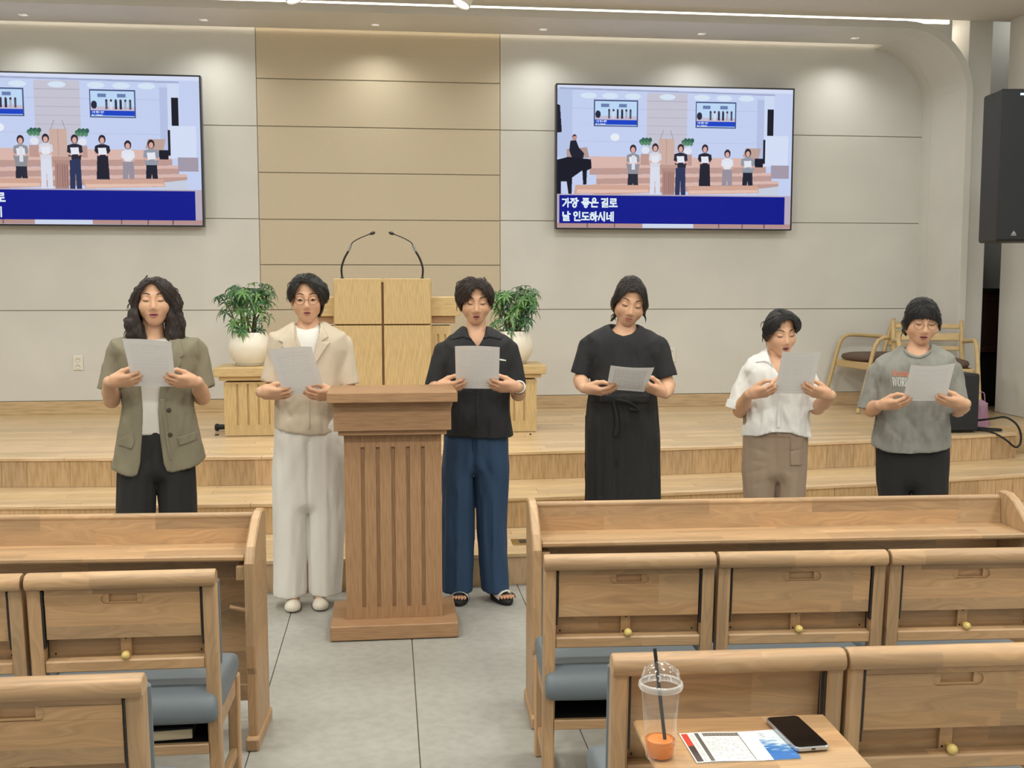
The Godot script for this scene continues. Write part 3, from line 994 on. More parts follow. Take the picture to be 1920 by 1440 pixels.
func potted_plant(at: Vector3, s: int) -> void:
	var side := "left" if s < 0 else "right"
	var o := thing("potted_plant", "bushy umbrella plant with glossy leaflets in the %s white pot" % side, "plant", at, 0.0, "umbrella plants beside the pulpit")
	var sc := thing("plant_saucer", "white saucer under the %s round plant pot" % side, "saucer", at, 0.0, "plant saucers")
	part("dish", MB.new().lathe([Vector2(0.0, 0.0), Vector2(0.09, 0.0), Vector2(0.104, 0.012), Vector2(0.1, 0.014), Vector2(0.088, 0.005), Vector2(0.0, 0.005)], 32), M.white_plastic, sc)
	var prof := []
	for q in [[0.0, 0.008], [0.088, 0.008], [0.108, 0.03], [0.132, 0.07], [0.145, 0.115], [0.145, 0.15], [0.136, 0.195], [0.119, 0.232], [0.116, 0.236], [0.112, 0.232], [0.122, 0.2], [0.0, 0.2]]:
		prof.append(Vector2(q[0], q[1]))
	part("pot", MB.new().lathe(prof, 40), M.ceramic, o, "round white ceramic pot")
	part("soil", MB.new().lathe([Vector2(0.12, 0.212), Vector2(0.05, 0.219), Vector2(0.0, 0.221)], 24), M.soil, o)
	if not M.has("leaf0"):
		for k in 3:
			var m := mat("leaf%d" % k, [srgb(64, 108, 66), srgb(96, 140, 78), srgb(46, 84, 58)][k], 0.38)
			m.backlight_enabled = true
			m.backlight = [srgb(60, 90, 40), srgb(80, 110, 46), srgb(40, 70, 36)][k]
			m.cull_mode = BaseMaterial3D.CULL_DISABLED
		mat("stem", srgb(92, 96, 60), 0.7)
	var r := RandomNumberGenerator.new()
	r.seed = 40 + s
	for k in 9:
		var a := TAU * k / 9.0 + r.randf_range(-0.25, 0.25)
		var lean := r.randf_range(0.3, 1.0)
		var b0 := Vector3(cos(a) * 0.045, 0.2, sin(a) * 0.045)
		var top := Vector3(cos(a) * 0.19 * lean, 0.2 + r.randf_range(0.22, 0.31), sin(a) * 0.14 * lean)
		var path := []
		for q in 6:
			var t := q / 5.0
			path.append(b0.lerp(top, t) + Vector3(cos(a), 0, sin(a)) * 0.02 * sin(t * PI) * r.randf_range(-1, 1))
		part("stem", MB.new().tube(path, [0.009, 0.008, 0.007, 0.006, 0.005, 0.004], 7), M.stem, o)
		for q in [1, 2, 3, 3, 4, 4, 4, 5, 5, 5, 5]:
			if q == 1 and r.randf() < 0.55:
				continue
			# a leaf: petiole and a whorl of leaflets
			var az := a + r.randf_range(-1.6, 1.6)
			var el := r.randf_range(-0.1, 1.2) if q > 2 else r.randf_range(-0.3, 0.4)
			var dir := Vector3(cos(az) * cos(el), sin(el), sin(az) * cos(el))
			var from: Vector3 = path[q]
			var hub: Vector3 = from + dir * r.randf_range(0.045, 0.09)
			hub.y = minf(hub.y, 0.60)
			var lf := MB.new()
			lf.tube([from, from.lerp(hub, 0.5) + Vector3(0, 0.006, 0), hub], 0.0018, 5)
			var nl := r.randi_range(5, 7)
			var axis := (dir * 0.8 + Vector3(r.randf_range(-0.3, 0.3), 0.6, r.randf_range(0.0, 0.5))).normalized()
			var sd := axis.cross(Vector3(0.3, 0.2, 1)).normalized()
			var ln := r.randf_range(0.042, 0.062)
			for w in nl:
				leaflet(lf, hub, sd.rotated(axis, TAU * w / nl + r.randf_range(-0.2, 0.2)), axis, ln * r.randf_range(0.8, 1.1), r)
			part("leaf", lf, M["leaf%d" % r.randi_range(0, 2)], o)

func leaflet(mb: MB, hub: Vector3, d: Vector3, up: Vector3, ln: float, r: RandomNumberGenerator) -> void:
	var sd := d.cross(up).normalized()
	var rows := []
	var drop := r.randf_range(0.1, 0.55)
	for k in 5:
		var t := k / 4.0
		var w: float = [0.0012, 0.0095, 0.0118, 0.008, 0.0008][k] * ln / 0.075
		var mid := hub + d * (0.012 * t + ln * t) + up * (0.012 * sin(t * PI)) + Vector3(0, -drop * ln * t * t, 0)
		rows.append(PackedVector3Array([mid - sd * w + up * 0.003 * sin(t * PI), mid, mid + sd * w + up * 0.003 * sin(t * PI)]))
	mb.grid(rows)

# ---------- front pews and tray-back chairs ----------
func build_pews() -> void:
	pew("wooden front pew desk with end panel, left of the aisle", Vector3(-0.452, 0, -3.55), deg_to_rad(-3.2), -1, 2.4)
	pew("wooden front pew desk with end panel, right of the aisle", Vector3(0.49, 0, -3.62), deg_to_rad(-2.0), 1, 1.84)
	var w := 0.515
	var rt := deg_to_rad(-3.2)
	var ax := Vector3(cos(rt), 0, -sin(rt))
	# right: second row, then third row nearest the camera
	var a := Vector3(0.4405 + 0.2525, 0, -3.0)
	row_chair(a, rt, "wooden tray-back chair at the aisle end of the right second row", "closed")
	row_chair(a + ax * w, rt, "wooden tray-back chair in the middle of the right second row", "closed")
	row_chair(a + ax * w * 2.0, rt, "wooden tray-back chair cut by the picture edge in the right second row", "closed")
	rt = deg_to_rad(-2.2)
	ax = Vector3(cos(rt), 0, -sin(rt))
	a = Vector3(0.462 + 0.2525, 0, -2.15)
	row_chair(a, rt, "wooden chair with lowered tray carrying a drink and a phone", "open")
	row_chair(a + ax * 0.512, rt, "wooden tray-back chair right beside the lowered tray", "closed")
	# left
	rt = deg_to_rad(-1.0)
	ax = Vector3(cos(rt), 0, -sin(rt))
	a = Vector3(-0.4816 - 0.2525, 0, -2.966)
	row_chair(a, rt, "wooden tray-back chair at the aisle end of the left second row, book below its seat", "closed")
	row_chair(a - ax * w, rt, "wooden tray-back chair cut by the picture edge in the left second row", "closed")
	a = Vector3(-0.497 - 0.2525, 0, -2.16)
	row_chair(a, rt, "wooden tray-back chair in the bottom left corner, nearest the camera", "closed")
	# book kept in the rack of the left chair
	var b := thing("hymn_book", "closed cream-edged book with red ribbon under the left aisle chair seat", "book", Vector3(-0.655, 0.2665, -3.08), deg_to_rad(4))
	part("cover", box1(Vector3(0, 0.018, 0), Vector3(0.17, 0.036, 0.12), 0.004), M.black, b)
	part("page_block", box1(Vector3(0.002, 0.018, 0.004), Vector3(0.162, 0.028, 0.12), 0.002), mat("pages", srgb(214, 200, 170), 0.8), b)
	part("ribbon", MB.new().tube([Vector3(-0.045, 0.02, 0.058), Vector3(-0.046, 0.01, 0.068), Vector3(-0.047, -0.02, 0.07), Vector3(-0.044, -0.062, 0.069)], 0.0028, 5), mat("ribbon_red", srgb(150, 40, 36), 0.6), b)

func pew(label: String, at: Vector3, turn: float, dir: int, length: float) -> void:
	var o := thing("pew_desk", label, "pew", at, turn, "front pew desks")
	# side outline in (depth, height); x of the local frame runs away from the aisle
	var outl := [Vector2(0.0, 0.045), Vector2(0.0, 0.26), Vector2(0.012, 0.285), Vector2(0.012, 0.64), Vector2(0.0, 0.66), Vector2(-0.02, 0.69), Vector2(-0.12, 0.765), Vector2(-0.165, 0.782), Vector2(-0.215, 0.782), Vector2(-0.235, 0.765), Vector2(-0.245, 0.045)]
	for e in [0, 1]:
		var x: float = dir * (0.016 + e * (length - 0.032))
		var m := MB.new()
		m.xf = Transform3D(Basis(Vector3(0, 0, 1), Vector3(0, 1, 0), Vector3(-1, 0, 0)), Vector3(x, 0, 0))
		m.prism(outl.map(func(q): return Vector2(q.x, q.y)), -0.016, 0.016, 0.005)
		part("end_panel", m, M.pew_side, o)
		part("foot", box1(Vector3(x, 0.0225, -0.12), Vector3(0.044, 0.045, 0.285), 0.006), M.pew_side, o)
	var xc := dir * length / 2
	var ln := length - 0.064
	var tb := MB.new()
	tb.xf = Transform3D(Basis(Vector3.RIGHT, deg_to_rad(-7)), Vector3(xc, 0.70, -0.207))
	tb.box(Vector3(0, 0, 0), Vector3(ln, 0.115, 0.022), 0.003)
	tb.tube([Vector3(-ln / 2, 0.055, 0.0), Vector3(ln / 2, 0.055, 0.0)], 0.0135, 12)
	part("top_board", tb, M.pew, o)
	var sh := box1(Vector3(xc, 0.652, -0.108), Vector3(ln, 0.021, 0.185), 0.006)
	part("book_shelf", sh, M.pew, o)
	part("front_panel", box1(Vector3(xc, 0.39, -0.222), Vector3(ln, 0.5, 0.018), 0.002), M.pew, o)
	part("lower_rail", box1(Vector3(xc, 0.12, -0.215), Vector3(ln, 0.06, 0.024), 0.003), M.pew, o)
	part("shelf_cleat", box1(Vector3(dir * 0.05, 0.6, -0.1), Vector3(0.03, 0.05, 0.16), 0.003), M.pew_side, o)
	part("hook_peg", MB.new().tube([Vector3(dir * 0.03, 0.46, -0.06), Vector3(dir * 0.095, 0.475, -0.06)], [0.009, 0.008], 10), M.pew, o)

func seat_cushion(w: float) -> MB:
	# rounded pad: rows front to back, thick and rolled at both edges
	var m := MB.new()
	var prof := []   # (z, y) outline walked round
	for q in [[0.0, 0.338], [0.012, 0.35], [0.018, 0.375], [0.01, 0.405], [-0.02, 0.428], [-0.1, 0.437], [-0.22, 0.432], [-0.33, 0.425], [-0.385, 0.408], [-0.41, 0.38], [-0.405, 0.352], [-0.38, 0.335], [-0.3, 0.335], [-0.15, 0.335]]:
		prof.append(Vector2(q[0], q[1]))
	var rows := []
	var xs := [-0.5, -0.495, -0.475, -0.44, -0.3, 0.0, 0.3, 0.44, 0.475, 0.495, 0.5]
	var kk := [0.0, 0.55, 0.86, 0.97, 1.0, 1.0, 1.0, 0.97, 0.86, 0.55, 0.0]
	var cen := Vector2(-0.195, 0.375)
	for i in xs.size():
		var row := PackedVector3Array()
		for p in prof:
			var q: Vector2 = cen + (p - cen) * Vector2(lerpf(0.93, 1.0, kk[i]), lerpf(0.45, 1.0, kk[i]))
			row.append(Vector3(xs[i] * w, q.y, q.x))
		rows.append(row)
	m.grid(rows, true, true)
	m.opoly(Array(rows[0]), Vector3(0, 0.37, -0.2))
	m.opoly(Array(rows[-1]), Vector3(0, 0.37, -0.2))
	return m

func row_chair(at: Vector3, turn: float, label: String, tray: String) -> void:
	# z = 0 is the plane of the back at the top rail; the sitter looks to -z
	var o := thing("tray_chair", label, "chair", at, turn, "tray-back chairs")
	var w := 0.505
	var lean := Basis(Vector3.RIGHT, 0.075)
	var piv := Transform3D(lean, Vector3(0, 0.745, 0)) * Transform3D(Basis(), Vector3(0, -0.745, 0))
	for s in [-1, 1]:
		var st := MB.new()
		st.xf = piv
		st.box(Vector3(s * (w / 2 - 0.019), 0.375, -0.012), Vector3(0.035, 0.74, 0.046), 0.005)
		part("back_leg", st, M.pew_v, o)
		part("front_leg", box1(Vector3(s * (w / 2 - 0.022), 0.17, -0.385), Vector3(0.034, 0.34, 0.04), 0.005), M.pew_v, o)
		part("side_rail", box1(Vector3(s * (w / 2 - 0.026), 0.305, -0.22), Vector3(0.024, 0.06, 0.33), 0.003), M.pew_side, o)
		part("side_stretcher", box1(Vector3(s * (w / 2 - 0.024), 0.09, -0.22), Vector3(0.022, 0.03, 0.33), 0.004), M.pew_side, o)
	# rounded top rail
	var pr := []
	for q in [[-0.030, 0.735], [0.014, 0.733], [0.021, 0.737], [0.0255, 0.748], [0.024, 0.762], [0.015, 0.773], [0.0, 0.778], [-0.016, 0.775], [-0.027, 0.765], [-0.032, 0.75]]:
		pr.append(Vector2(q[0], q[1]))
	var tr := MB.new()
	var rows := []
	for x in [-w / 2, -w / 2 + 0.004, w / 2 - 0.004, w / 2]:
		var row := PackedVector3Array()
		for p in pr:
			var k := 0.86 if absf(x) > w / 2 - 0.002 else 1.0
			row.append(Vector3(x, 0.755 + (p.y - 0.755) * k, -0.003 + (p.x + 0.003) * k))
		rows.append(row)
	tr.grid(rows, true, true)
	tr.opoly(Array(rows[0]), Vector3(0, 0.755, 0)); tr.opoly(Array(rows[-1]), Vector3(0, 0.755, 0))
	part("top_rail", tr, M.pew, o)
	# back panel, lower rail, pad
	var iw := w - 0.072
	var bp := MB.new()
	bp.xf = piv
	bp.box(Vector3(0, 0.616, -0.044), Vector3(iw, 0.243, 0.012), 0.001)
	part("back_panel", bp, M.pew, o)
	var lr := MB.new()
	lr.xf = piv
	lr.box(Vector3(0, 0.507, -0.014), Vector3(iw, 0.034, 0.034), 0.004)
	part("lower_rail", lr, M.pew, o)
	var pad := MB.new()
	pad.xf = piv
	pad.box(Vector3(0, 0.60, -0.066), Vector3(w - 0.006, 0.27, 0.032), 0.012)
	part("back_pad", pad, M.blue_seat, o)
	part("seat_cushion", seat_cushion(w - 0.012), M.blue_seat, o)
	# rack under the seat
	for z in [-0.03, -0.36]:
		part("rack_rail", box1(Vector3(0, 0.255, z), Vector3(w - 0.07, 0.03, 0.02), 0.003), M.pew, o)
	part("rack_shelf", box1(Vector3(0, 0.262, -0.2), Vector3(w - 0.075, 0.008, 0.32), 0.001), M.black, o)
	part("rack_back", box1(Vector3(0, 0.298, -0.25), Vector3(w - 0.08, 0.07, 0.006), 0.001), M.black, o)
	# latch block and knob under the tray
	var lt := MB.new()
	lt.xf = piv
	lt.box(Vector3(-0.004, 0.552, -0.032), Vector3(0.03, 0.06, 0.014), 0.001)
	part("latch_block", lt, M.pew_v, o)
	var kb := MB.new()
	kb.xf = piv * Transform3D(Basis(Vector3.RIGHT, PI / 2), Vector3(0.0, 0.535, -0.026))
	kb.lathe([Vector2(0.005, 0.0), Vector2(0.005, 0.014), Vector2(0.0105, 0.018), Vector2(0.012, 0.026), Vector2(0.009, 0.033), Vector2(0.0, 0.035)], 14)
	part("knob", kb, M.knob, o)
	var sc := MB.new()
	sc.xf = piv
	for q in [[-0.004, 0.576], [-0.012, 0.53], [-iw / 2 + 0.018, 0.53], [iw / 2 - 0.018, 0.53]]:
		sc.box(Vector3(q[0], q[1], -0.025 if absf(q[0]) < 0.05 else -0.038), Vector3(0.005, 0.005, 0.004), 0.001)
	part("screw", sc, M.black, o)
	# steel slide plates beside the tray
	for s in [-1, 1]:
		var sl := MB.new()
		sl.xf = piv
		sl.box(Vector3(s * (iw / 2 - 0.0035), 0.645, -0.004), Vector3(0.006, 0.165, 0.016), 0.001)
		part("hinge_plate", sl, M.black, o)
	var tw := iw - 0.018
	var tm := MB.new()
	if tray == "closed":
		tm.xf = piv * Transform3D(Basis(), Vector3(0, 0.659, -0.008))
		tray_board(tm, tw, 0.145)
	else:
		tm.xf = Transform3D(Basis(Vector3.RIGHT, -PI / 2), Vector3(0, 0.63, 0.142))
		tm.box(Vector3(0, 0, 0), Vector3(tw, 0.26, 0.016), 0.004)
	part("tray", tm, M.pew, o, "lowered wooden tray" if tray == "open" else "")

func tray_board(m: MB, tw: float, th: float) -> void:
	# board with a finger recess: a shallow pocket with round ends round a deeper well
	var t := 0.016
	var hw := 0.058
	var y0 := 0.026
	var y1 := 0.056
	m.box(Vector3(0, (-th / 2 + y0) / 2, 0), Vector3(tw, y0 + th / 2, t), 0.001)
	m.box(Vector3(0, (y1 + th / 2) / 2, 0), Vector3(tw, th / 2 - y1, t), 0.001)
	var r := (y1 - y0) / 2
	for s in [-1.0, 1.0]:
		var pts := [Vector2(s * tw / 2, y0), Vector2(s * tw / 2, y1)]
		for k in 9:
			var a := PI / 2 - PI * k / 8.0
			pts.append(Vector2(s * (hw - r + r * cos(a)), (y0 + y1) / 2 + r * sin(a)))
		m.prism(pts, -t / 2, t / 2, 0.0)
		m.box(Vector3(s * 0.048, (y0 + y1) / 2, -0.001), Vector3(0.022, y1 - y0, 0.010), 0.001)
	m.box(Vector3(0, y0 + 0.003, -0.001), Vector3(0.075, 0.006, 0.010), 0.001)
	m.box(Vector3(0, (y0 + y1) / 2, -0.0065), Vector3(2 * hw, y1 - y0, 0.003), 0.0)

# ---------- things at the right edge of the stage ----------
func armchair(label: String, at: Vector3, turn: float) -> void:
	var o := thing("armchair", label, "chair", at, turn, "slat-back armchairs on the stage")
	var sf := MB.new()
	for s in [-1, 1]:
		sf.box(Vector3(s * 0.25, 0.38, 0.0), Vector3(0.026, 0.06, 0.46), 0.006)
	sf.box(Vector3(0, 0.38, 0.23), Vector3(0.5, 0.06, 0.026), 0.006)
	sf.box(Vector3(0, 0.38, -0.22), Vector3(0.5, 0.06, 0.026), 0.006)
	part("seat_frame", sf, M.blond_h, o)
	var cu := MB.new()
	var rows := []
	for q in [[0.0, 0.408], [0.20, 0.408], [0.245, 0.42], [0.255, 0.44], [0.245, 0.462], [0.2, 0.476], [0.0, 0.482]]:
		var row := PackedVector3Array()
		for j in 28:
			var a := TAU * j / 28
			var k := pow(pow(absf(cos(a)), 4.0) + pow(absf(sin(a)), 4.0), -0.25)
			row.append(Vector3(q[0] * cos(a) * k * 0.98, q[1], q[0] * sin(a) * k))
		rows.append(row)
	cu.grid(rows, true)
	part("cushion", cu, M.cushion_brown, o, "brown padded seat cushion")
	for s in [-1, 1]:
		var arm := MB.new()
		arm.tube(bez([Vector3(s * 0.29, 0.004, 0.34), Vector3(s * 0.285, 0.3, 0.26), Vector3(s * 0.28, 0.56, 0.19), Vector3(s * 0.28, 0.615, 0.13), Vector3(s * 0.28, 0.615, 0.0), Vector3(s * 0.27, 0.6, -0.22)], 18), 0.017, 10)
		part("arm_and_front_leg", arm, M.blond_h, o)
		part("back_leg", MB.new().tube(bez([Vector3(s * 0.27, 0.004, -0.34), Vector3(s * 0.262, 0.25, -0.24), Vector3(s * 0.26, 0.45, -0.22), Vector3(s * 0.262, 0.76, -0.31)], 12), [0.014, 0.016, 0.018, 0.019, 0.019, 0.02, 0.02, 0.02, 0.019, 0.018, 0.017, 0.017, 0.016].slice(0, 13), 10), M.blond, o)
	for k in 3:
		var y: float = [0.54, 0.63, 0.715][k]
		var sl := MB.new()
		sl.xf = Transform3D(Basis(Vector3.RIGHT, -0.28), Vector3(0, y, -0.262 - (y - 0.54) * 0.27))
		sl.box(Vector3.ZERO, Vector3(0.56, [0.036, 0.062, 0.036][k], 0.016), 0.005)
		part("back_slat", sl, M.blond_h, o)

func bez(pts: Array, n: int) -> Array:
	var c := Curve3D.new()
	for i in pts.size():
		var a: Vector3 = pts[maxi(i - 1, 0)]
		var b: Vector3 = pts[mini(i + 1, pts.size() - 1)]
		var t := (b - a) / 6.0
		c.add_point(pts[i], -t, t)
	var out := []
	for k in n + 1:
		out.append(c.sample_baked(c.get_baked_length() * k / n, true))
	return out

func speaker_badge(o: Node, p: Vector3) -> void:
	part("badge", MB.new().prism([Vector2(p.x - 0.018, p.y - 0.012), Vector2(p.x + 0.018, p.y - 0.012), Vector2(p.x, p.y + 0.014)], p.z, p.z + 0.004, 0.0), M.steel, o, "small silver triangle badge")
	part("badge_plate", box1(Vector3(p.x, p.y - 0.018, p.z + 0.001), Vector3(0.036, 0.006, 0.003), 0.0), M.steel, o)

func build_side() -> void:
	struct("floor", box1(Vector3(5.22, 0.2625, -8.2), Vector3(1.6, 0.525, 1.6), 0.002), M.plank1)
	# tall loudspeaker hung by the right wall
	var o := thing("loudspeaker", "tall black loudspeaker hung at the right picture edge", "loudspeaker", Vector3(4.36, 1.872, -7.0), deg_to_rad(-8))
	part("cabinet", box1(Vector3(0, 0.52, -0.16), Vector3(0.34, 1.04, 0.30), 0.012), M.black, o)
	part("grille", box1(Vector3(0, 0.52, -0.004), Vector3(0.325, 1.02, 0.016), 0.006), M.speaker_cloth, o)
	part("status_light", box1(Vector3(-0.03, 1.0, 0.006), Vector3(0.035, 0.014, 0.003), 0.0), glow("blue_led", srgb(150, 200, 255), 1.0), o)
	speaker_badge(o, Vector3(-0.055, 0.06, 0.005))
	part("wall_bracket", MB.new().tube([Vector3(0.1, 0.52, -0.2), Vector3(0.6, 0.52, -0.28)], 0.022, 10), M.black, o)
	# low speaker on the platform
	var s := thing("floor_speaker", "low black speaker box on the platform behind the singer in grey", "loudspeaker", Vector3(3.98, STAGE_Y, -7.24))
	part("cabinet", box1(Vector3(0, 0.215, -0.02), Vector3(0.36, 0.41, 0.32), 0.01), M.black, s)
	part("grille", box1(Vector3(0, 0.215, 0.146), Vector3(0.34, 0.39, 0.012), 0.004), M.speaker_cloth, s)
	part("foot", box1(Vector3(0, 0.005, 0), Vector3(0.3, 0.01, 0.26), 0.0), M.rubber, s)
	# cable loops hanging over the stage corner
	var c := thing("black_cable", "thick black cable looped over the right corner of the platform", "cable", Vector3(4.2, STAGE_Y, -7.2))
	part("loose_loop", MB.new().tube(bez([Vector3(-0.03, 0.06, -0.06), Vector3(0.04, 0.1, 0.12), Vector3(0.1, 0.12, 0.2), Vector3(0.16, 0.075, 0.24), Vector3(0.19, 0.0, 0.25), Vector3(0.185, -0.07, 0.25), Vector3(0.15, -0.085, 0.245), Vector3(0.08, -0.03, 0.24), Vector3(0.02, 0.012, 0.16), Vector3(-0.03, 0.012, 0.05)], 40), 0.0075, 8), M.rubber, c)
	part("flat_loop", MB.new().tube(bez([Vector3(-0.03, 0.02, -0.02), Vector3(0.06, 0.012, 0.06), Vector3(0.14, 0.01, 0.07), Vector3(0.17, 0.01, 0.03), Vector3(0.1, 0.012, -0.01), Vector3(0.0, 0.02, -0.05)], 26), 0.0075, 8), M.rubber, c)
	# pink bag behind the speaker
	var pk := mat("pink_bag", srgb(170, 132, 158), 0.5)
	var b := thing("pink_bag", "small crumpled pink bag behind the low speaker", "bag", Vector3(4.36, STAGE_Y, -7.42))
	var rows := []
	for k in 9:
		var t := k / 8.0
		var row := PackedVector3Array()
		for j in 20:
			var a := TAU * j / 20
			var r := (0.062 - 0.012 * t) * (1.0 + 0.12 * sin(3 * a + 5 * t) + 0.08 * sin(7 * a - 9 * t)) * (0.15 if k == 8 else 1.0)
			row.append(Vector3(r * cos(a), 0.2 * t, 0.75 * r * sin(a)))
		rows.append(row)
	var bm := MB.new()
	bm.grid(rows, true)
	part("sack", bm, pk, b)
	part("handle", MB.new().tube(bez([Vector3(-0.03, 0.19, 0), Vector3(-0.02, 0.25, 0), Vector3(0.02, 0.25, 0), Vector3(0.03, 0.19, 0)], 10), 0.004, 6), pk, b)
	# dark upright cabinet in the passage
	var q := thing("upright_cabinet", "dark brown upright cabinet standing in the side passage", "cabinet", Vector3(5.42, 0.526, -8.72))
	part("case", box1(Vector3(0, 0.75, -0.08), Vector3(0.8, 0.54, 0.3), 0.004), M.dark_wood, q)
	part("lid", box1(Vector3(0, 1.007, -0.06), Vector3(0.84, 0.03, 0.36), 0.004), M.black, q)
	part("moulding", box1(Vector3(0, 0.93, 0.078), Vector3(0.8, 0.026, 0.02), 0.004), M.dark_wood, q)
	part("key_shelf", box1(Vector3(0, 0.5, 0.02), Vector3(0.8, 0.05, 0.2), 0.004), M.dark_wood, q)
	part("lower_case", box1(Vector3(0, 0.24, -0.1), Vector3(0.8, 0.478, 0.24), 0.004), M.black, q)
	armchair("blond slat-back armchair by the wall, turned to the left", Vector3(4.12, STAGE_Y + 0.001, -8.63), deg_to_rad(-84))
	armchair("blond slat-back armchair behind the singer in the grey tee", Vector3(4.24, STAGE_Y + 0.001, -7.92), deg_to_rad(-18))

# ---------- small things ----------
func build_small() -> void:
	for k in 2:
		var p: Vector3 = [Vector3(-2.509, 0.945, -8.996), Vector3(2.424, 0.975, -8.996)][k]
		var o := thing("wall_socket", ["white double wall socket left of the blazer singer", "white double wall socket behind the singer in black"][k], "socket", p, 0.0, "wall sockets")
		part("plate", box1(Vector3(0, 0, 0.004), Vector3(0.078, 0.12, 0.008), 0.003), M.white_plastic, o)
		for s in [-1, 1]:
			var m := MB.new()
			m.xf = Transform3D(Basis(Vector3.RIGHT, PI / 2), Vector3(0, s * 0.027, 0.0))
			m.lathe([Vector2(0.021, 0.0), Vector2(0.021, 0.012), Vector2(0.018, 0.012), Vector2(0.017, 0.009), Vector2(0.0, 0.009)], 18)
			part("outlet", m, M.white_plastic, o)
			var h := MB.new()
			for q in [-1, 1]:
				h.box(Vector3(q * 0.008, s * 0.027, 0.0095), Vector3(0.005, 0.005, 0.002), 0.0)
			part("pin_hole", h, M.black, o)
	# brass floor box in the lower step
	var f := thing("floor_outlet", "brass floor outlet box let into the lowest stage step", "floor outlet", Vector3(0.71, 0.168, -5.68))
	part("plate", box1(Vector3(0, 0.002, 0), Vector3(0.11, 0.004, 0.13), 0.001), M.brass, f)
	part("recess", box1(Vector3(0.015, 0.004, 0.0), Vector3(0.06, 0.003, 0.06), 0.0), M.black, f)
	var cb := thing("thin_cable", "thin black cable hanging from the lowest step by the right pew", "cable", Vector3(0.735, 0.168, -5.42))
	part("cord", MB.new().tube(bez([Vector3(0.01, 0.008, -0.2), Vector3(0.01, 0.008, 0.0), Vector3(-0.005, -0.03, 0.03), Vector3(-0.025, -0.09, 0.03), Vector3(-0.012, -0.15, 0.03), Vector3(0.03, -0.164, 0.04)], 24), 0.004, 6), M.rubber, cb)
	# black microphone lying by the left plant stand
	var mc := thing("handheld_microphone", "black handheld microphone lying beside the left plant stand", "microphone", Vector3(-1.22, STAGE_Y, -7.8), deg_to_rad(8))
	part("handle", MB.new().tube([Vector3(0.0, 0.03, 0), Vector3(0.08, 0.03, 0.0), Vector3(0.19, 0.035, 0)], [0.02, 0.016, 0.03], 12), M.black, mc)
	part("grille_head", MB.new().tube([Vector3(-0.03, 0.028, 0), Vector3(-0.022, 0.028, 0), Vector3(0.0, 0.028, 0)], [0.012, 0.026, 0.026], 12), M.rubber, mc)
	var sc := thing("dark_scrap", "tiny dark scrap on the platform by the left plant stand", "scrap", Vector3(-1.2, STAGE_Y, -7.58))
	part("scrap_body", box1(Vector3(0, 0.004, 0), Vector3(0.03, 0.008, 0.012), 0.003), M.rubber, sc)
	var sc2 := thing("dark_scrap", "tiny dark scrap on the platform by the right plant stand", "scrap", Vector3(0.98, STAGE_Y, -7.36))
	part("scrap_body", box1(Vector3(0, 0.004, 0), Vector3(0.012, 0.008, 0.03), 0.003), M.rubber, sc2)
	# on the lowered tray
	var ty := 0.638
	cup(Vector3(0.518, ty, -1.965))
	var lf := thing("leaflet", "folded printed leaflet lying on the lowered tray", "leaflet", Vector3(0.685, ty, -1.99), deg_to_rad(-1))
	var im := leaflet_image()
	var mt := mat("leaflet_print", Color.WHITE, 0.4)
	mt.albedo_texture = ImageTexture.create_from_image(im)
	var pg := MB.new()
	var rows := []
	for i in 2:
		var row := PackedVector3Array()
		for j in 9:
			var x := -0.104 + 0.208 * j / 8.0
			row.append(Vector3(x, 0.0025 + 0.0012 * sin(j * 0.9), -0.068 + 0.136 * i))
		rows.append(row)
	pg.grid(rows, false, false, true)
	part("cover_page", pg, mt, lf)
	part("inner_pages", box1(Vector3(0, 0.0008, 0), Vector3(0.206, 0.0015, 0.134), 0.0), mat("paper", srgb(228, 226, 222), 0.7), lf)
	var ph := thing("smartphone", "black smartphone with silver rim lying on the leaflet corner", "phone", Vector3(0.818, ty + 0.004, -2.022), deg_to_rad(3))
	var rr := []
	for cn in [[1, 1], [-1, 1], [-1, -1], [1, -1]]:
		for k in 5:
			var a: float = PI / 2 * k / 4.0 + [0.0, PI / 2, PI, PI * 1.5][[[1, 1], [-1, 1], [-1, -1], [1, -1]].find(cn)]
			rr.append(Vector2(cn[0] * 0.026 + 0.010 * cos(a), cn[1] * 0.067 + 0.010 * sin(a)))
	var fb := MB.new()
	fb.xf = Transform3D(Basis(Vector3.RIGHT, -PI / 2), Vector3.ZERO)
	fb.prism(rr, 0.0, 0.0085, 0.0015)
	part("rim", fb, mat("silver_rim", srgb(190, 196, 204), 0.25, 0.7), ph)
	var gl := MB.new()
	gl.xf = fb.xf
	gl.prism(rr.map(func(v): return v * 0.955), 0.0078, 0.0092, 0.0003)
	part("screen_glass", gl, mat("dark_glass", srgb(16, 15, 17), 0.12), ph)
	part("charge_port", box1(Vector3(0, 0.0042, 0.0772), Vector3(0.008, 0.0028, 0.0012), 0.0), M.black, ph)

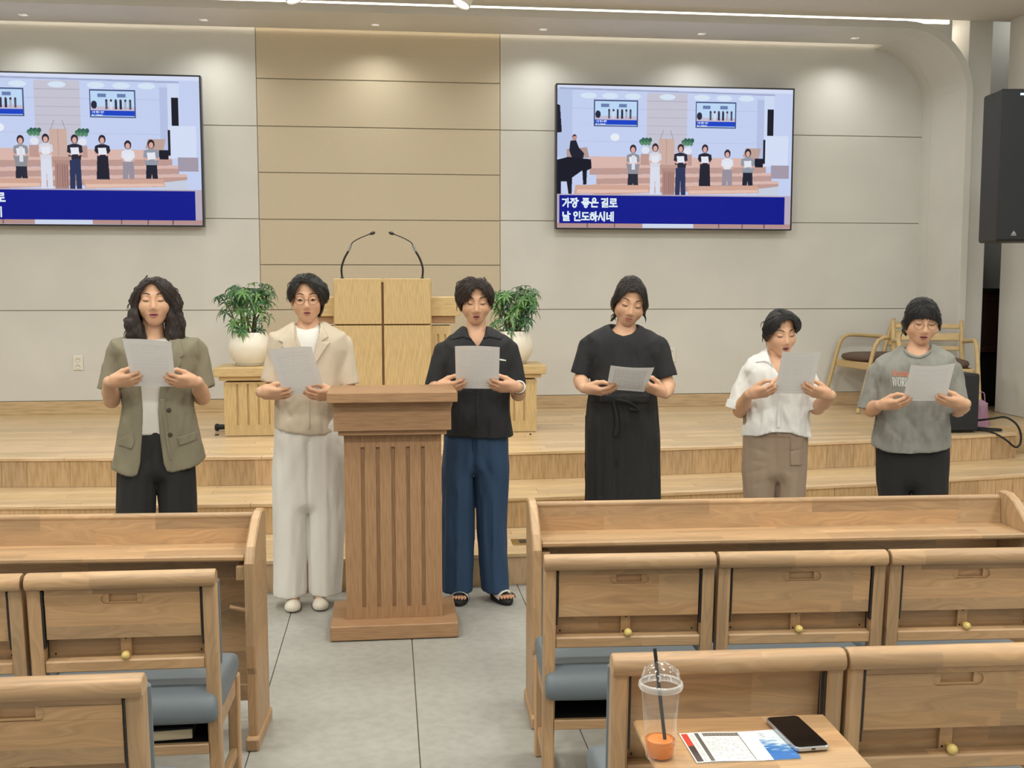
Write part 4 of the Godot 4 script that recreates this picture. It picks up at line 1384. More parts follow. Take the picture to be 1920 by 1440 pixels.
func cup(at: Vector3) -> void:
	var clear := mat("clear_plastic", Color(1, 1, 1, 0.03), 0.05)
	clear.transparency = BaseMaterial3D.TRANSPARENCY_ALPHA
	clear.cull_mode = BaseMaterial3D.CULL_DISABLED
	var rim := mat("rim_plastic", Color(0.95, 0.95, 0.95, 0.3), 0.1)
	rim.transparency = BaseMaterial3D.TRANSPARENCY_ALPHA
	var o := thing("plastic_cup", "clear plastic cup with domed lid and some orange juice on the tray", "cup", at)
	var wall := []
	for q in [[0.0, 0.003], [0.026, 0.003], [0.0275, 0.0], [0.0285, 0.004], [0.0305, 0.035], [0.033, 0.07], [0.0355, 0.105], [0.038, 0.142]]:
		wall.append(Vector2(q[0], q[1]))
	part("cup_wall", MB.new().lathe(wall, 40), clear, o)
	part("lid_rim", MB.new().lathe([Vector2(0.038, 0.138), Vector2(0.0425, 0.139), Vector2(0.0438, 0.144), Vector2(0.0425, 0.15), Vector2(0.0395, 0.152), Vector2(0.0385, 0.148)], 40), rim, o)
	var dome := []
	for k in 9:
		var a := PI / 2 * k / 8.0
		dome.append(Vector2(0.0385 * cos(a) + 0.0004, 0.151 + 0.040 * sin(a)))
	dome.pop_back()
	part("dome_lid", MB.new().lathe(dome, 40), clear, o)
	part("lid_hole_rim", MB.new().lathe([Vector2(0.009, 0.1895), Vector2(0.0095, 0.1915), Vector2(0.0082, 0.1915)], 24), rim, o)
	var ridge := MB.new()
	for k in 10:
		var a := TAU * k / 10
		ridge.tube([Vector3(cos(a) * 0.0365, 0.163, sin(a) * 0.0365), Vector3(cos(a) * 0.0325, 0.174, sin(a) * 0.0325)], 0.0016, 6)
	part("lid_ridges", ridge, rim, o)
	part("juice", MB.new().lathe([Vector2(0.0, 0.0045), Vector2(0.0255, 0.0045), Vector2(0.0295, 0.036), Vector2(0.02, 0.0362), Vector2(0.0, 0.0362)], 36), mat("juice", srgb(222, 128, 50), 0.25), o, "orange juice in the bottom")
	part("straw", MB.new().tube([Vector3(0.012, 0.006, 0.004), Vector3(-0.012, 0.216, -0.004)], 0.0036, 10), M.black, o, "black straw")

func leaflet_image() -> Image:
	var w := 640
	var h := 420
	var im := Image.create(w, h, false, Image.FORMAT_RGB8)
	im.fill(srgb(226, 224, 220))
	var r := RandomNumberGenerator.new()
	r.seed = 3
	im.fill_rect(Rect2i(8, 12, 40, 396), srgb(196, 66, 52))
	im.fill_rect(Rect2i(8, 190, 40, 218), srgb(70, 58, 60))
	im.fill_rect(Rect2i(92, 10, 26, 400), srgb(96, 92, 88))
	im.fill_rect(Rect2i(140, 14, 230, 50), srgb(110, 106, 102))
	im.fill_rect(Rect2i(366, 10, 20, 400), srgb(110, 106, 102))
	for k in 9:
		im.fill_rect(Rect2i(150 + k * 24, 20, 3, 38), srgb(160, 156, 150))
	for y in range(24, 400, 17):
		for q in 3:
			im.fill_rect(Rect2i(58 + q * 8, y + q * 3, r.randi_range(2, 5), 9), srgb(110, 108, 110))
	for y in range(86, 400, 21):
		var x := 134
		while x < 355:
			var l := r.randi_range(6, 26)
			if r.randf() < 0.62:
				im.fill_rect(Rect2i(x, y, l, 5), srgb(128, 126, 126))
			x += l + r.randi_range(5, 16)
	for y in range(30, 400, 26):
		im.fill_rect(Rect2i(396, y, r.randi_range(6, 16), 6), srgb(150, 120, 110))
	var f := FastNoiseLite.new()
	f.seed = 2
	f.frequency = 0.012
	for y in h:      # printed sea and sky photograph on the right page
		for x in range(424, w):
			var t := clampf((y - 40.0) / 300.0 + f.get_noise_2d(x, y * 2.0) * 0.5 + (x - 530) * -0.0012, 0.0, 1.0)
			im.set_pixel(x, y, srgb(206, 214, 220).lerp(srgb(44, 104, 176), smoothstep(0.25, 0.95, t)))
	for k in 4:
		im.fill_rect(Rect2i(496 + (k % 2) * 12, 40 + k * 16, 22, 6), srgb(120, 118, 124))
	return im

# ---------- figures: distance fields meshed as surface nets ----------
class P2:            # signed distance to an outline, kept on a grid
	var lo: Vector2
	var cs := 0.006
	var nx: int
	var ny: int
	var t := PackedFloat32Array()
	func _init(pts: Array, pad := 0.13) -> void:
		var hi := Vector2(-1e9, -1e9)
		lo = Vector2(1e9, 1e9)
		for p in pts:
			lo = lo.min(p); hi = hi.max(p)
		lo -= Vector2(pad, pad); hi += Vector2(pad, pad)
		nx = int((hi.x - lo.x) / cs) + 2
		ny = int((hi.y - lo.y) / cs) + 2
		t.resize(nx * ny)
		var n := pts.size()
		for j in ny:
			var y := lo.y + j * cs
			for i in nx:
				var q := Vector2(lo.x + i * cs, y)
				var d := 1e9
				var inside := false
				var b: Vector2 = pts[n - 1]
				for a: Vector2 in pts:
					var e := b - a
					var w := q - a
					d = minf(d, (w - e * clampf(w.dot(e) / e.length_squared(), 0.0, 1.0)).length_squared())
					if (a.y > q.y) != (b.y > q.y) and q.x < a.x + e.x * (q.y - a.y) / e.y:
						inside = not inside
					b = a
				t[j * nx + i] = -sqrt(d) if inside else sqrt(d)
	func at(x: float, y: float) -> float:
		var gx := clampf((x - lo.x) / cs, 0.0, nx - 1.001)
		var gy := clampf((y - lo.y) / cs, 0.0, ny - 1.001)
		var i := int(gx)
		var j := int(gy)
		gx -= i; gy -= j
		var k := j * nx + i
		return lerpf(lerpf(t[k], t[k + 1], gx), lerpf(t[k + nx], t[k + nx + 1], gx), gy)

class F:             # a field made of drawn-out outlines, tapered capsules and ellipsoids
	var ext := []    # [outline, inset, z, half depth, rounding, blend]
	var clip := []   # [outline, inset, z, half depth, rounding, blend, centre, radii]: outline cut to an ellipsoid
	var cap := []    # [a, b-a, 1/len2, ra, rb, blend, flat end]
	var ell := []    # [centre, radii, blend]
	var dent := []   # smooth hollows [centre, radius, blend]
	var bore := []   # capsules taken away
	var cut := []    # [outline, z0, z1]
	var keep := []   # outlines kept
	var plane := []  # [normal, offset]: kept where n.p < offset
	var crease := [] # [a, b, width, depth]: a fold drawn on the front
	var amp := 0.0
	var fold: FastNoiseLite
	var fs := Vector3.ONE
	func capsule(a: Vector3, b: Vector3, ra: float, rb: float, k := 0.02, flat := false) -> F:
		cap.append([a, b - a, 1.0 / maxf((b - a).length_squared(), 1e-9), ra, rb, k, flat])
		return self
	static func smin(a: float, b: float, k: float) -> float:
		var h := maxf(k - absf(a - b), 0.0)
		return minf(a, b) - h * h * 0.25 / k
	static func de(p: Vector3, c: Vector3, r: Vector3) -> float:
		var q := p - c
		var a := q / r
		var k0 := a.length()
		var k1 := (a / r).length()
		return k0 * (k0 - 1.0) / maxf(k1, 1e-6)
	func d(p: Vector3) -> float:
		var r := 10.0
		for e in ext:
			var R: float = e[4]
			var s: float = e[0].at(p.x, p.y) + e[1] + R
			var q: float = absf(p.z - e[2]) - e[3] + R
			r = smin(r, minf(maxf(s, q), 0.0) + sqrt(maxf(s, 0.0) * maxf(s, 0.0) + maxf(q, 0.0) * maxf(q, 0.0)) - R, e[5])
		for e in clip:
			var R: float = e[4]
			var s: float = e[0].at(p.x, p.y) + e[1] + R
			var q: float = absf(p.z - e[2]) - e[3] + R
			r = smin(r, maxf(minf(maxf(s, q), 0.0) + sqrt(maxf(s, 0.0) * maxf(s, 0.0) + maxf(q, 0.0) * maxf(q, 0.0)) - R, de(p, e[6], e[7])), e[5])
		for c in cap:
			var w: Vector3 = p - c[0]
			var h0: float = w.dot(c[1]) * c[2]
			var h := clampf(h0, 0.0, 1.0)
			var x: float = (w - c[1] * h).length() - lerpf(c[3], c[4], h)
			if c[6]:
				x = maxf(x, (h0 - 1.0) / sqrt(c[2]))
			r = smin(r, x, c[5])
		for e in ell:
			r = smin(r, de(p, e[0], e[1]), e[2])
		if amp > 0.0 and absf(r) < 0.05:
			r += amp * fold.get_noise_3d(p.x * fs.x, p.y * fs.y, p.z * fs.z)
			if p.z > -0.02:
				var q := Vector2(p.x, p.y)
				for c in crease:
					var e: Vector2 = c[1] - c[0]
					var w: Vector2 = q - c[0]
					var t := w.dot(e) / e.length_squared()
					var x: float = (w - e * clampf(t, 0.0, 1.0)).length() / c[2]
					if x < 2.5:
						r += c[3] * exp(-x * x) * (1.0 - 0.6 * absf(2.0 * clampf(t, 0.0, 1.0) - 1.0))
		for e in dent:
			r = -smin(-r, (p - e[0]).length() - e[1], e[2])
		for c in bore:
			var w: Vector3 = p - c[0]
			var h := clampf(w.dot(c[1]) * c[2], 0.0, 1.0)
			r = maxf(r, lerpf(c[3], c[4], h) - (w - c[1] * h).length())
		for c in cut:
			r = maxf(r, -maxf(c[0].at(p.x, p.y), maxf(c[1] - p.z, p.z - c[2])))
		for k in keep:
			r = maxf(r, k.at(p.x, p.y))
		for q in plane:
			r = maxf(r, q[0].dot(p) - q[1])
		return r

func snet(mb: MB, f: F, lo: Vector3, hi: Vector3, cs: float, tint = null) -> void:
	var nx := int(ceil((hi.x - lo.x) / cs)) + 1
	var ny := int(ceil((hi.y - lo.y) / cs)) + 1
	var nz := int(ceil((hi.z - lo.z) / cs)) + 1
	var val := PackedFloat32Array()
	val.resize(nx * ny * nz)
	val.fill(1e9)
	var B := 5
	var reach := B * cs * 0.87 * 1.45 + f.amp
	var cells := PackedInt32Array()
	var sx := 1
	var sy := nx
	var sz := nx * ny
	for bk in range(0, nz - 1, B):
		for bj in range(0, ny - 1, B):
			for bi in range(0, nx - 1, B):
				var mid := lo + Vector3(bi + B * 0.5, bj + B * 0.5, bk + B * 0.5) * cs
				if absf(f.d(mid)) > reach:
					continue
				for k in range(bk, mini(bk + B, nz - 1) + 1):
					for j in range(bj, mini(bj + B, ny - 1) + 1):
						for i in range(bi, mini(bi + B, nx - 1) + 1):
							var q := i + j * sy + k * sz
							if val[q] > 1e8:
								val[q] = f.d(lo + Vector3(i, j, k) * cs)
				for k in range(bk, mini(bk + B, nz - 1)):
					for j in range(bj, mini(bj + B, ny - 1)):
						for i in range(bi, mini(bi + B, nx - 1)):
							cells.append(i + j * sy + k * sz)
	var at := PackedInt32Array()
	at.resize(nx * ny * nz)
	at.fill(-1)
	var base := mb.v.size()
	var off := [0, sx, sy, sx + sy, sz, sx + sz, sy + sz, sx + sy + sz]
	var edges := [[0, 1], [2, 3], [4, 5], [6, 7], [0, 2], [1, 3], [4, 6], [5, 7], [0, 4], [1, 5], [2, 6], [3, 7]]
	var pos := [Vector3(0, 0, 0), Vector3(1, 0, 0), Vector3(0, 1, 0), Vector3(1, 1, 0), Vector3(0, 0, 1), Vector3(1, 0, 1), Vector3(0, 1, 1), Vector3(1, 1, 1)]
	var hit := PackedInt32Array()
	for c in cells:
		var neg := 0
		for o in off:
			if val[c + o] < 0.0:
				neg += 1
		if neg == 0 or neg == 8:
			continue
		var sum := Vector3.ZERO
		var n := 0
		for e in edges:
			var a := val[c + off[e[0]]]
			var b := val[c + off[e[1]]]
			if (a < 0.0) != (b < 0.0):
				sum += pos[e[0]].lerp(pos[e[1]], a / (a - b))
				n += 1
		var k := c / sz
		var j := (c - k * sz) / sy
		var i := c - k * sz - j * sy
		at[c] = mb.v.size()
		var p := lo + (Vector3(i, j, k) + sum / n) * cs
		mb.v.append(mb.xf * p)
		mb.n.append(Vector3.ZERO)
		mb.u.append(Vector2.ZERO)
		mb.c.append(tint.call(p) if tint != null else mb.col)
		hit.append(c)
	var st := [sx, sy, sz]
	for c in hit:
		for ax in 3:
			var s0 := val[c]
			var s1 := val[c + st[ax]]
			if (s0 < 0.0) == (s1 < 0.0):
				continue
			var u1: int = st[(ax + 1) % 3]
			var u2: int = st[(ax + 2) % 3]
			if c - u1 - u2 < 0:
				continue
			var a := at[c - u1 - u2]
			var b := at[c - u2]
			var d := at[c]
			var e := at[c - u1]
			if a < 0 or b < 0 or d < 0 or e < 0:
				continue
			if s0 >= 0.0:
				var tmp := b
				b = e
				e = tmp
			mb.ix.append_array(PackedInt32Array([a, d, b, a, e, d]))
			var nn := (mb.v[d] - mb.v[a]).cross(mb.v[e] - mb.v[b])
			mb.n[a] += nn; mb.n[b] += nn; mb.n[d] += nn; mb.n[e] += nn
	for k in range(base, mb.n.size()):
		mb.n[k] = mb.n[k].normalized() if mb.n[k].length_squared() > 1e-20 else Vector3.UP

func bounds(pts: Array, pad: float) -> Array:
	var lo := Vector2(1e9, 1e9)
	var hi := -lo
	for p in pts:
		lo = lo.min(p); hi = hi.max(p)
	return [lo - Vector2(pad, pad), hi + Vector2(pad, pad)]

const PEOPLE := [
	{"at": Vector3(-1.0818, 0, -5.05), "turn": 0.211,
		"torso": [Vector2(-0.0848, 1.3368), Vector2(0.1196, 1.3339), Vector2(0.2068, 1.3178), Vector2(0.2195, 1.253), Vector2(0.1895, 1.1042), Vector2(0.1821, 1.0044), Vector2(0.1939, 0.9036), Vector2(0.2263, 0.7556), Vector2(0.2266, 0.5726), Vector2(-0.2015, 0.5996), Vector2(-0.1927, 0.7327), Vector2(-0.1549, 0.9181), Vector2(-0.1381, 1.0157), Vector2(-0.1419, 1.1138), Vector2(-0.1829, 1.2607), Vector2(-0.1744, 1.3139)],
		"hem": [Vector2(-0.2331, 0.7546), Vector2(-0.1928, 0.7302), Vector2(-0.1316, 0.7046), Vector2(-0.0994, 0.6978), Vector2(-0.0782, 0.7066), Vector2(-0.0625, 0.7655), Vector2(-0.0521, 0.8841), Vector2(0.0179, 0.8811), Vector2(0.0333, 0.7605), Vector2(0.0509, 0.7145), Vector2(0.072, 0.7083), Vector2(0.127, 0.7204), Vector2(0.1872, 0.7349), Vector2(0.2289, 0.7631), Vector2(0.3092, 0.7718), Vector2(0.3008, 0.4137), Vector2(-0.2428, 0.4534)],
		"gap": [Vector2(-0.0489, 1.3548), Vector2(0.0831, 1.3531), Vector2(0.0465, 1.1895), Vector2(0.0277, 1.0932), Vector2(0.0182, 0.9988), Vector2(0.0221, 0.8938), Vector2(0.0348, 0.7708), Vector2(0.0559, 0.5277), Vector2(-0.1005, 0.5383), Vector2(-0.0673, 0.7322), Vector2(-0.0509, 0.9043), Vector2(-0.0457, 1.0011), Vector2(-0.0498, 1.0955), Vector2(-0.0537, 1.1919)],
		"legs": [Vector2(-0.1389, 0.9912), Vector2(0.16, 0.9802), Vector2(0.1781, 0.753), Vector2(0.1807, 0.4787), Vector2(0.1757, 0.0885), Vector2(0.1727, -0.0278), Vector2(0.0046, -0.0106), Vector2(0.0031, 0.1049), Vector2(0.0092, 0.4905), Vector2(0.0066, 0.6492), Vector2(-0.0049, 0.4915), Vector2(-0.0229, 0.1073), Vector2(-0.0286, -0.0072), Vector2(-0.197, 0.01), Vector2(-0.1935, 0.1235), Vector2(-0.1793, 0.5036), Vector2(-0.1595, 0.7705)],
		"leghem": 0.0869,
		"sleeves": [[Vector3(-0.1553, 1.2724, 0), Vector3(-0.1902, 1.0848, 0.015), 0.056, 0.054], [Vector3(0.2081, 1.2731, 0), Vector3(0.2242, 1.0845, 0.015), 0.056, 0.054]],
		"elbows": [Vector3(-0.18, 1.0436, 0.02), Vector3(0.2157, 1.0428, 0.02)],
		"wrists": [Vector3(-0.1193, 1.1203, 0.195), Vector3(0.1431, 1.1126, 0.195)],
		"hands": [[Vector3(-0.0957, 1.1465, 0.235), 4], [Vector3(0.1041, 1.1362, 0.235), 4]],
		"tau": 42,
		"paper": [Vector3(-0.1174, 1.3367, 0.367), Vector3(0.0797, 1.32, 0.367), Vector3(0.0975, 1.1118, 0.1981), Vector3(-0.0817, 1.1195, 0.1981)],
		"eyes": Vector3(0.0128, 1.498, 0.095),
		"head": [0, -4, 2, 1],
		"neck": [Vector3(0.0085, 1.375, 0.012), Vector3(0.0082, 1.2814, -0.005)],
		"crease_up": [[Vector2(-0.1272, 1.0017), Vector2(-0.0868, 0.8428), 0.012, 0.006], [Vector2(-0.1444, 1.1702), Vector2(-0.1084, 1.0251), 0.012, 0.007], [Vector2(0.1707, 1.1622), Vector2(0.1316, 1.0044), 0.012, 0.007], [Vector2(0.1423, 0.9672), Vector2(0.1021, 0.7722), 0.014, 0.005], [Vector2(-0.1615, 1.1945), Vector2(-0.1281, 1.2654), 0.01, 0.005], [Vector2(0.2134, 1.1855), Vector2(0.1777, 1.2546), 0.01, 0.005], [Vector2(-0.1586, 0.8583), Vector2(-0.1263, 0.7354), 0.012, 0.004], [Vector2(-0.0516, 1.2639), Vector2(-0.0678, 1.0237), 0.008, -0.003]],
		"crease_low": [[Vector2(-0.091, 0.8551), Vector2(-0.1154, 0.1938), 0.012, -0.006], [Vector2(0.1041, 0.846), Vector2(0.0932, 0.1747), 0.012, -0.006], [Vector2(-0.0005, 0.8264), Vector2(-0.0673, 0.7322), 0.014, 0.005], [Vector2(0.0126, 0.8013), Vector2(0.0699, 0.7), 0.014, 0.005]],
		"hair": [Vector2(-0.0147, 1.5952), Vector2(0.0044, 1.5928), Vector2(0.0334, 1.5999), Vector2(0.0643, 1.5874), Vector2(0.0904, 1.5672), Vector2(0.1115, 1.5419), Vector2(0.1255, 1.5165), Vector2(0.1398, 1.4859), Vector2(0.1406, 1.4604), Vector2(0.1332, 1.4401), Vector2(0.1482, 1.4067), Vector2(0.1536, 1.3786), Vector2(0.1468, 1.353), Vector2(0.1461, 1.3274), Vector2(0.1293, 1.2944), Vector2(0.1069, 1.2807), Vector2(0.0827, 1.2849), Vector2(0.0639, 1.3108), Vector2(0.0574, 1.3389), Vector2(0.0614, 1.3948), Vector2(-0.0304, 1.3831), Vector2(-0.0231, 1.3451), Vector2(-0.0166, 1.3222), Vector2(-0.0326, 1.3072), Vector2(-0.0684, 1.309), Vector2(-0.1039, 1.3179), Vector2(-0.114, 1.3337), Vector2(-0.1063, 1.3538), Vector2(-0.1168, 1.3765), Vector2(-0.1136, 1.4042), Vector2(-0.0995, 1.4216), Vector2(-0.0964, 1.4467), Vector2(-0.0817, 1.4617), Vector2(-0.0848, 1.4768), Vector2(-0.0886, 1.4919), Vector2(-0.0775, 1.5219), Vector2(-0.0565, 1.5495), Vector2(-0.0367, 1.5746)],
		"face": [Vector2(0.0062, 1.5756), Vector2(0.0271, 1.5582), Vector2(0.0477, 1.5295), Vector2(0.0588, 1.502), Vector2(0.0736, 1.4744), Vector2(0.0761, 1.4518), Vector2(0.0686, 1.4217), Vector2(0.0619, 1.3966), Vector2(0.0542, 1.3766), Vector2(0.0516, 1.3263), Vector2(0.0661, 1.2453), Vector2(-0.0341, 1.2474), Vector2(-0.0172, 1.3223), Vector2(-0.0217, 1.3475), Vector2(-0.0297, 1.3826), Vector2(-0.0437, 1.4027), Vector2(-0.0504, 1.4302), Vector2(-0.0543, 1.4601), Vector2(-0.0524, 1.4825), Vector2(-0.0428, 1.5147), Vector2(-0.0303, 1.5396), Vector2(-0.0106, 1.5669)]},
	{"at": Vector3(-0.3941, 0, -5.2), "turn": 0.0756,
		"torso": [Vector2(-0.0592, 1.3874), Vector2(0.0866, 1.3865), Vector2(0.1874, 1.3344), Vector2(0.1965, 1.2543), Vector2(0.1668, 1.1382), Vector2(0.1523, 1.0216), Vector2(0.1408, 0.9307), Vector2(0.1551, 0.8572), Vector2(0.1579, 0.6944), Vector2(-0.1722, 0.7048), Vector2(-0.1641, 0.8653), Vector2(-0.1576, 0.9375), Vector2(-0.1509, 1.0275), Vector2(-0.1536, 1.1431), Vector2(-0.1787, 1.2584), Vector2(-0.1698, 1.3321)],
		"hem": [Vector2(-0.2433, 0.8983), Vector2(-0.1637, 0.886), Vector2(-0.0937, 0.8687), Vector2(-0.0005, 0.8533), Vector2(-0.0005, 0.8507), Vector2(0.0835, 0.8564), Vector2(0.1603, 0.8623), Vector2(0.2633, 0.8649), Vector2(0.2589, 0.5058), Vector2(-0.2511, 0.5253)],
		"gap": [Vector2(-0.0503, 1.4104), Vector2(0.0704, 1.4098), Vector2(0.0567, 1.3244), Vector2(0.0435, 1.2742), Vector2(0.0091, 1.1434), Vector2(-0.0232, 1.2749), Vector2(-0.042, 1.3253)],
		"legs": [Vector2(-0.1521, 0.9631), Vector2(0.1616, 0.9563), Vector2(0.1789, 0.7201), Vector2(0.1752, 0.4559), Vector2(0.1615, 0.2167), Vector2(0.1487, 0.0403), Vector2(0.147, -0.0782), Vector2(-0.0083, -0.0689), Vector2(-0.0063, 0.0489), Vector2(-0.0081, 0.2516), Vector2(-0.0058, 0.4632), Vector2(-0.0071, 0.4633), Vector2(-0.0157, 0.2519), Vector2(-0.0241, 0.0606), Vector2(-0.0263, -0.0678), Vector2(-0.1822, -0.0585), Vector2(-0.1794, 0.0851), Vector2(-0.1713, 0.3648), Vector2(-0.1713, 0.6267), Vector2(-0.1627, 0.8083)],
		"leghem": 0.0573,
		"sleeves": [[Vector3(-0.1457, 1.2937, 0), Vector3(-0.1714, 1.1011, 0.015), 0.047, 0.047], [Vector3(0.1868, 1.2957, 0), Vector3(0.2012, 1.0845, 0.015), 0.047, 0.05]],
		"elbows": [Vector3(-0.1647, 1.0554, 0.02), Vector3(0.2005, 1.046, 0.02)],
		"wrists": [Vector3(-0.1427, 1.0544, 0.195), Vector3(0.0879, 1.05, 0.195)],
		"hands": [[Vector3(-0.1247, 1.063, 0.235), -6], [Vector3(0.0508, 1.0547, 0.235), -2]],
		"tau": 42,
		"paper": [Vector3(-0.1653, 1.2757, 0.3946), Vector3(0.0223, 1.2903, 0.3946), Vector3(0.0781, 1.083, 0.2257), Vector3(-0.1035, 1.0567, 0.2257)],
		"eyes": Vector3(0.0045, 1.4976, 0.095),
		"head": [1, -2, 4, 0.95],
		"neck": [Vector3(0.0109, 1.3822, 0.012), Vector3(0.007, 1.2946, -0.005)],
		"crease_up": [[Vector2(-0.119, 1.0117), Vector2(-0.0521, 0.896), 0.012, 0.006], [Vector2(-0.136, 1.1506), Vector2(-0.1188, 1.0243), 0.01, 0.006], [Vector2(0.1514, 1.1717), Vector2(0.1288, 0.9939), 0.012, 0.007], [Vector2(-0.0779, 0.9728), Vector2(-0.04, 1.0177), 0.01, -0.005], [Vector2(0.0589, 0.9953), Vector2(0.072, 0.8802), 0.012, 0.004], [Vector2(-0.1551, 1.176), Vector2(-0.1294, 1.2384), 0.01, 0.005], [Vector2(0.1865, 1.1712), Vector2(0.1724, 1.2374), 0.01, 0.005], [Vector2(0.0365, 1.148), Vector2(0.0597, 1.0462), 0.01, 0.003]],
		"crease_low": [[Vector2(-0.0801, 0.8509), Vector2(-0.0986, 0.1116), 0.008, -0.006], [Vector2(0.0865, 0.8465), Vector2(0.075, 0.0942), 0.008, -0.006], [Vector2(-0.0013, 0.8182), Vector2(-0.0069, 0.4841), 0.008, 0.009], [Vector2(0.1264, 0.8275), Vector2(0.1607, 0.7622), 0.008, 0.006], [Vector2(-0.0449, 0.7427), Vector2(-0.1111, 0.514), 0.02, 0.004], [Vector2(0.044, 0.6886), Vector2(0.1137, 0.4792), 0.02, 0.004]],
		"hair": [Vector2(-0.0335, 1.6122), Vector2(-0.0093, 1.6162), Vector2(0.0199, 1.6197), Vector2(0.044, 1.6124), Vector2(0.0705, 1.5927), Vector2(0.092, 1.5676), Vector2(0.1063, 1.5429), Vector2(0.1121, 1.5207), Vector2(0.1086, 1.4984), Vector2(0.1005, 1.4811), Vector2(0.0857, 1.4738), Vector2(0.0816, 1.4466), Vector2(0.0675, 1.4082), Vector2(0.0553, 1.4083), Vector2(0.0565, 1.4788), Vector2(-0.0504, 1.4791), Vector2(-0.0602, 1.4693), Vector2(-0.0697, 1.4791), Vector2(-0.072, 1.484), Vector2(-0.0819, 1.5013), Vector2(-0.0863, 1.5234), Vector2(-0.0818, 1.5454), Vector2(-0.0705, 1.57), Vector2(-0.0531, 1.597)],
		"face": [Vector2(-0.0193, 1.5831), Vector2(-0.0003, 1.5759), Vector2(0.0258, 1.5589), Vector2(0.0447, 1.537), Vector2(0.06, 1.5138), Vector2(0.0693, 1.4942), Vector2(0.0811, 1.4795), Vector2(0.0751, 1.4478), Vector2(0.0596, 1.416), Vector2(0.0579, 1.3081), Vector2(-0.0433, 1.309), Vector2(-0.0439, 1.4068), Vector2(-0.0596, 1.4653), Vector2(-0.0713, 1.4799), Vector2(-0.0621, 1.4872), Vector2(-0.0589, 1.5042), Vector2(-0.0513, 1.5285), Vector2(-0.039, 1.5479), Vector2(-0.0255, 1.5698)]},
	{"at": Vector3(0.4208, 0, -5.2), "turn": -0.0807,
		"torso": [Vector2(-0.0662, 1.3633), Vector2(0.0692, 1.3631), Vector2(0.1735, 1.3004), Vector2(0.184, 1.1852), Vector2(0.1682, 1.0276), Vector2(0.1682, 0.9352), Vector2(0.1814, 0.8212), Vector2(0.184, 0.6561), Vector2(-0.1638, 0.6582), Vector2(-0.1603, 0.8228), Vector2(-0.1518, 0.9365), Vector2(-0.146, 1.0286), Vector2(-0.1712, 1.1861), Vector2(-0.155, 1.2905)],
		"hem": [Vector2(-0.2414, 0.8391), Vector2(-0.1602, 0.8334), Vector2(-0.0579, 0.8303), Vector2(0.0209, 0.8246), Vector2(0.1814, 0.8238), Vector2(0.2841, 0.8287), Vector2(0.2847, 0.4948), Vector2(-0.2438, 0.4985)],
		"gap": [Vector2(-0.0597, 1.3975), Vector2(0.0628, 1.3973), Vector2(0.0448, 1.3207), Vector2(0.0114, 1.2645), Vector2(-0.0319, 1.3208)],
		"legs": [Vector2(-0.1518, 0.9233), Vector2(0.1525, 0.922), Vector2(0.1629, 0.6562), Vector2(0.1549, 0.407), Vector2(0.1521, 0.2261), Vector2(0.1627, 0.0549), Vector2(0.1627, -0.0734), Vector2(0.0345, -0.072), Vector2(0.0294, 0.0454), Vector2(0.0139, 0.2003), Vector2(0.0013, 0.4431), Vector2(-0.0087, 0.6252), Vector2(-0.0119, 0.4432), Vector2(-0.0153, 0.2005), Vector2(-0.0185, 0.0377), Vector2(-0.0189, -0.0714), Vector2(-0.1707, -0.0698), Vector2(-0.17, 0.05), Vector2(-0.1684, 0.3368), Vector2(-0.1665, 0.6582)],
		"leghem": 0.0457,
		"sleeves": [[Vector3(-0.163, 1.2566, 0), Vector3(-0.1949, 1.0644, 0.015), 0.055, 0.057], [Vector3(0.1709, 1.2612, 0), Vector3(0.1965, 1.0684, 0.015), 0.055, 0.057]],
		"elbows": [Vector3(-0.2, 1.0518, 0.02), Vector3(0.2094, 1.0347, 0.02)],
		"wrists": [Vector3(-0.1353, 1.0785, 0.195), Vector3(0.1418, 1.0776, 0.195)],
		"hands": [[Vector3(-0.0993, 1.0871, 0.235), 2], [Vector3(0.1131, 1.0865, 0.235), 3]],
		"tau": 46,
		"paper": [Vector3(-0.0929, 1.2881, 0.3909), Vector3(0.1098, 1.2829, 0.3909), Vector3(0.1086, 1.0765, 0.2093), Vector3(-0.0923, 1.0797, 0.2093)],
		"eyes": Vector3(0.0054, 1.4783, 0.095),
		"head": [0, 3, 14, 0.98],
		"neck": [Vector3(0.0041, 1.3532, 0.012), Vector3(0.0012, 1.2639, -0.005)],
		"crease_up": [[Vector2(-0.12, 1.0643), Vector2(-0.1029, 0.8832), 0.012, 0.006], [Vector2(0.1496, 1.0505), Vector2(0.1237, 0.8822), 0.012, 0.006], [Vector2(-0.1374, 1.1673), Vector2(-0.1063, 1.2442), 0.01, 0.006], [Vector2(0.1548, 1.1666), Vector2(0.124, 1.2437), 0.01, 0.006], [Vector2(-0.0561, 1.0125), Vector2(-0.0671, 0.8519), 0.012, 0.004], [Vector2(0.0724, 1.012), Vector2(0.0876, 0.8512), 0.012, 0.004]],
		"crease_low": [[Vector2(-0.0827, 0.8052), Vector2(-0.0937, 0.0941), 0.01, -0.006], [Vector2(0.0772, 0.8044), Vector2(0.0864, 0.0923), 0.01, -0.006], [Vector2(-0.0106, 0.8048), Vector2(-0.0086, 0.622), 0.008, 0.008], [Vector2(-0.0442, 0.779), Vector2(-0.1094, 0.6226), 0.014, 0.005], [Vector2(0.0203, 0.7526), Vector2(0.0975, 0.5951), 0.014, 0.005], [Vector2(-0.0594, 0.2002), Vector2(-0.086, 0.0807), 0.012, 0.005], [Vector2(0.097, 0.1988), Vector2(0.123, 0.0866), 0.012, 0.005]],
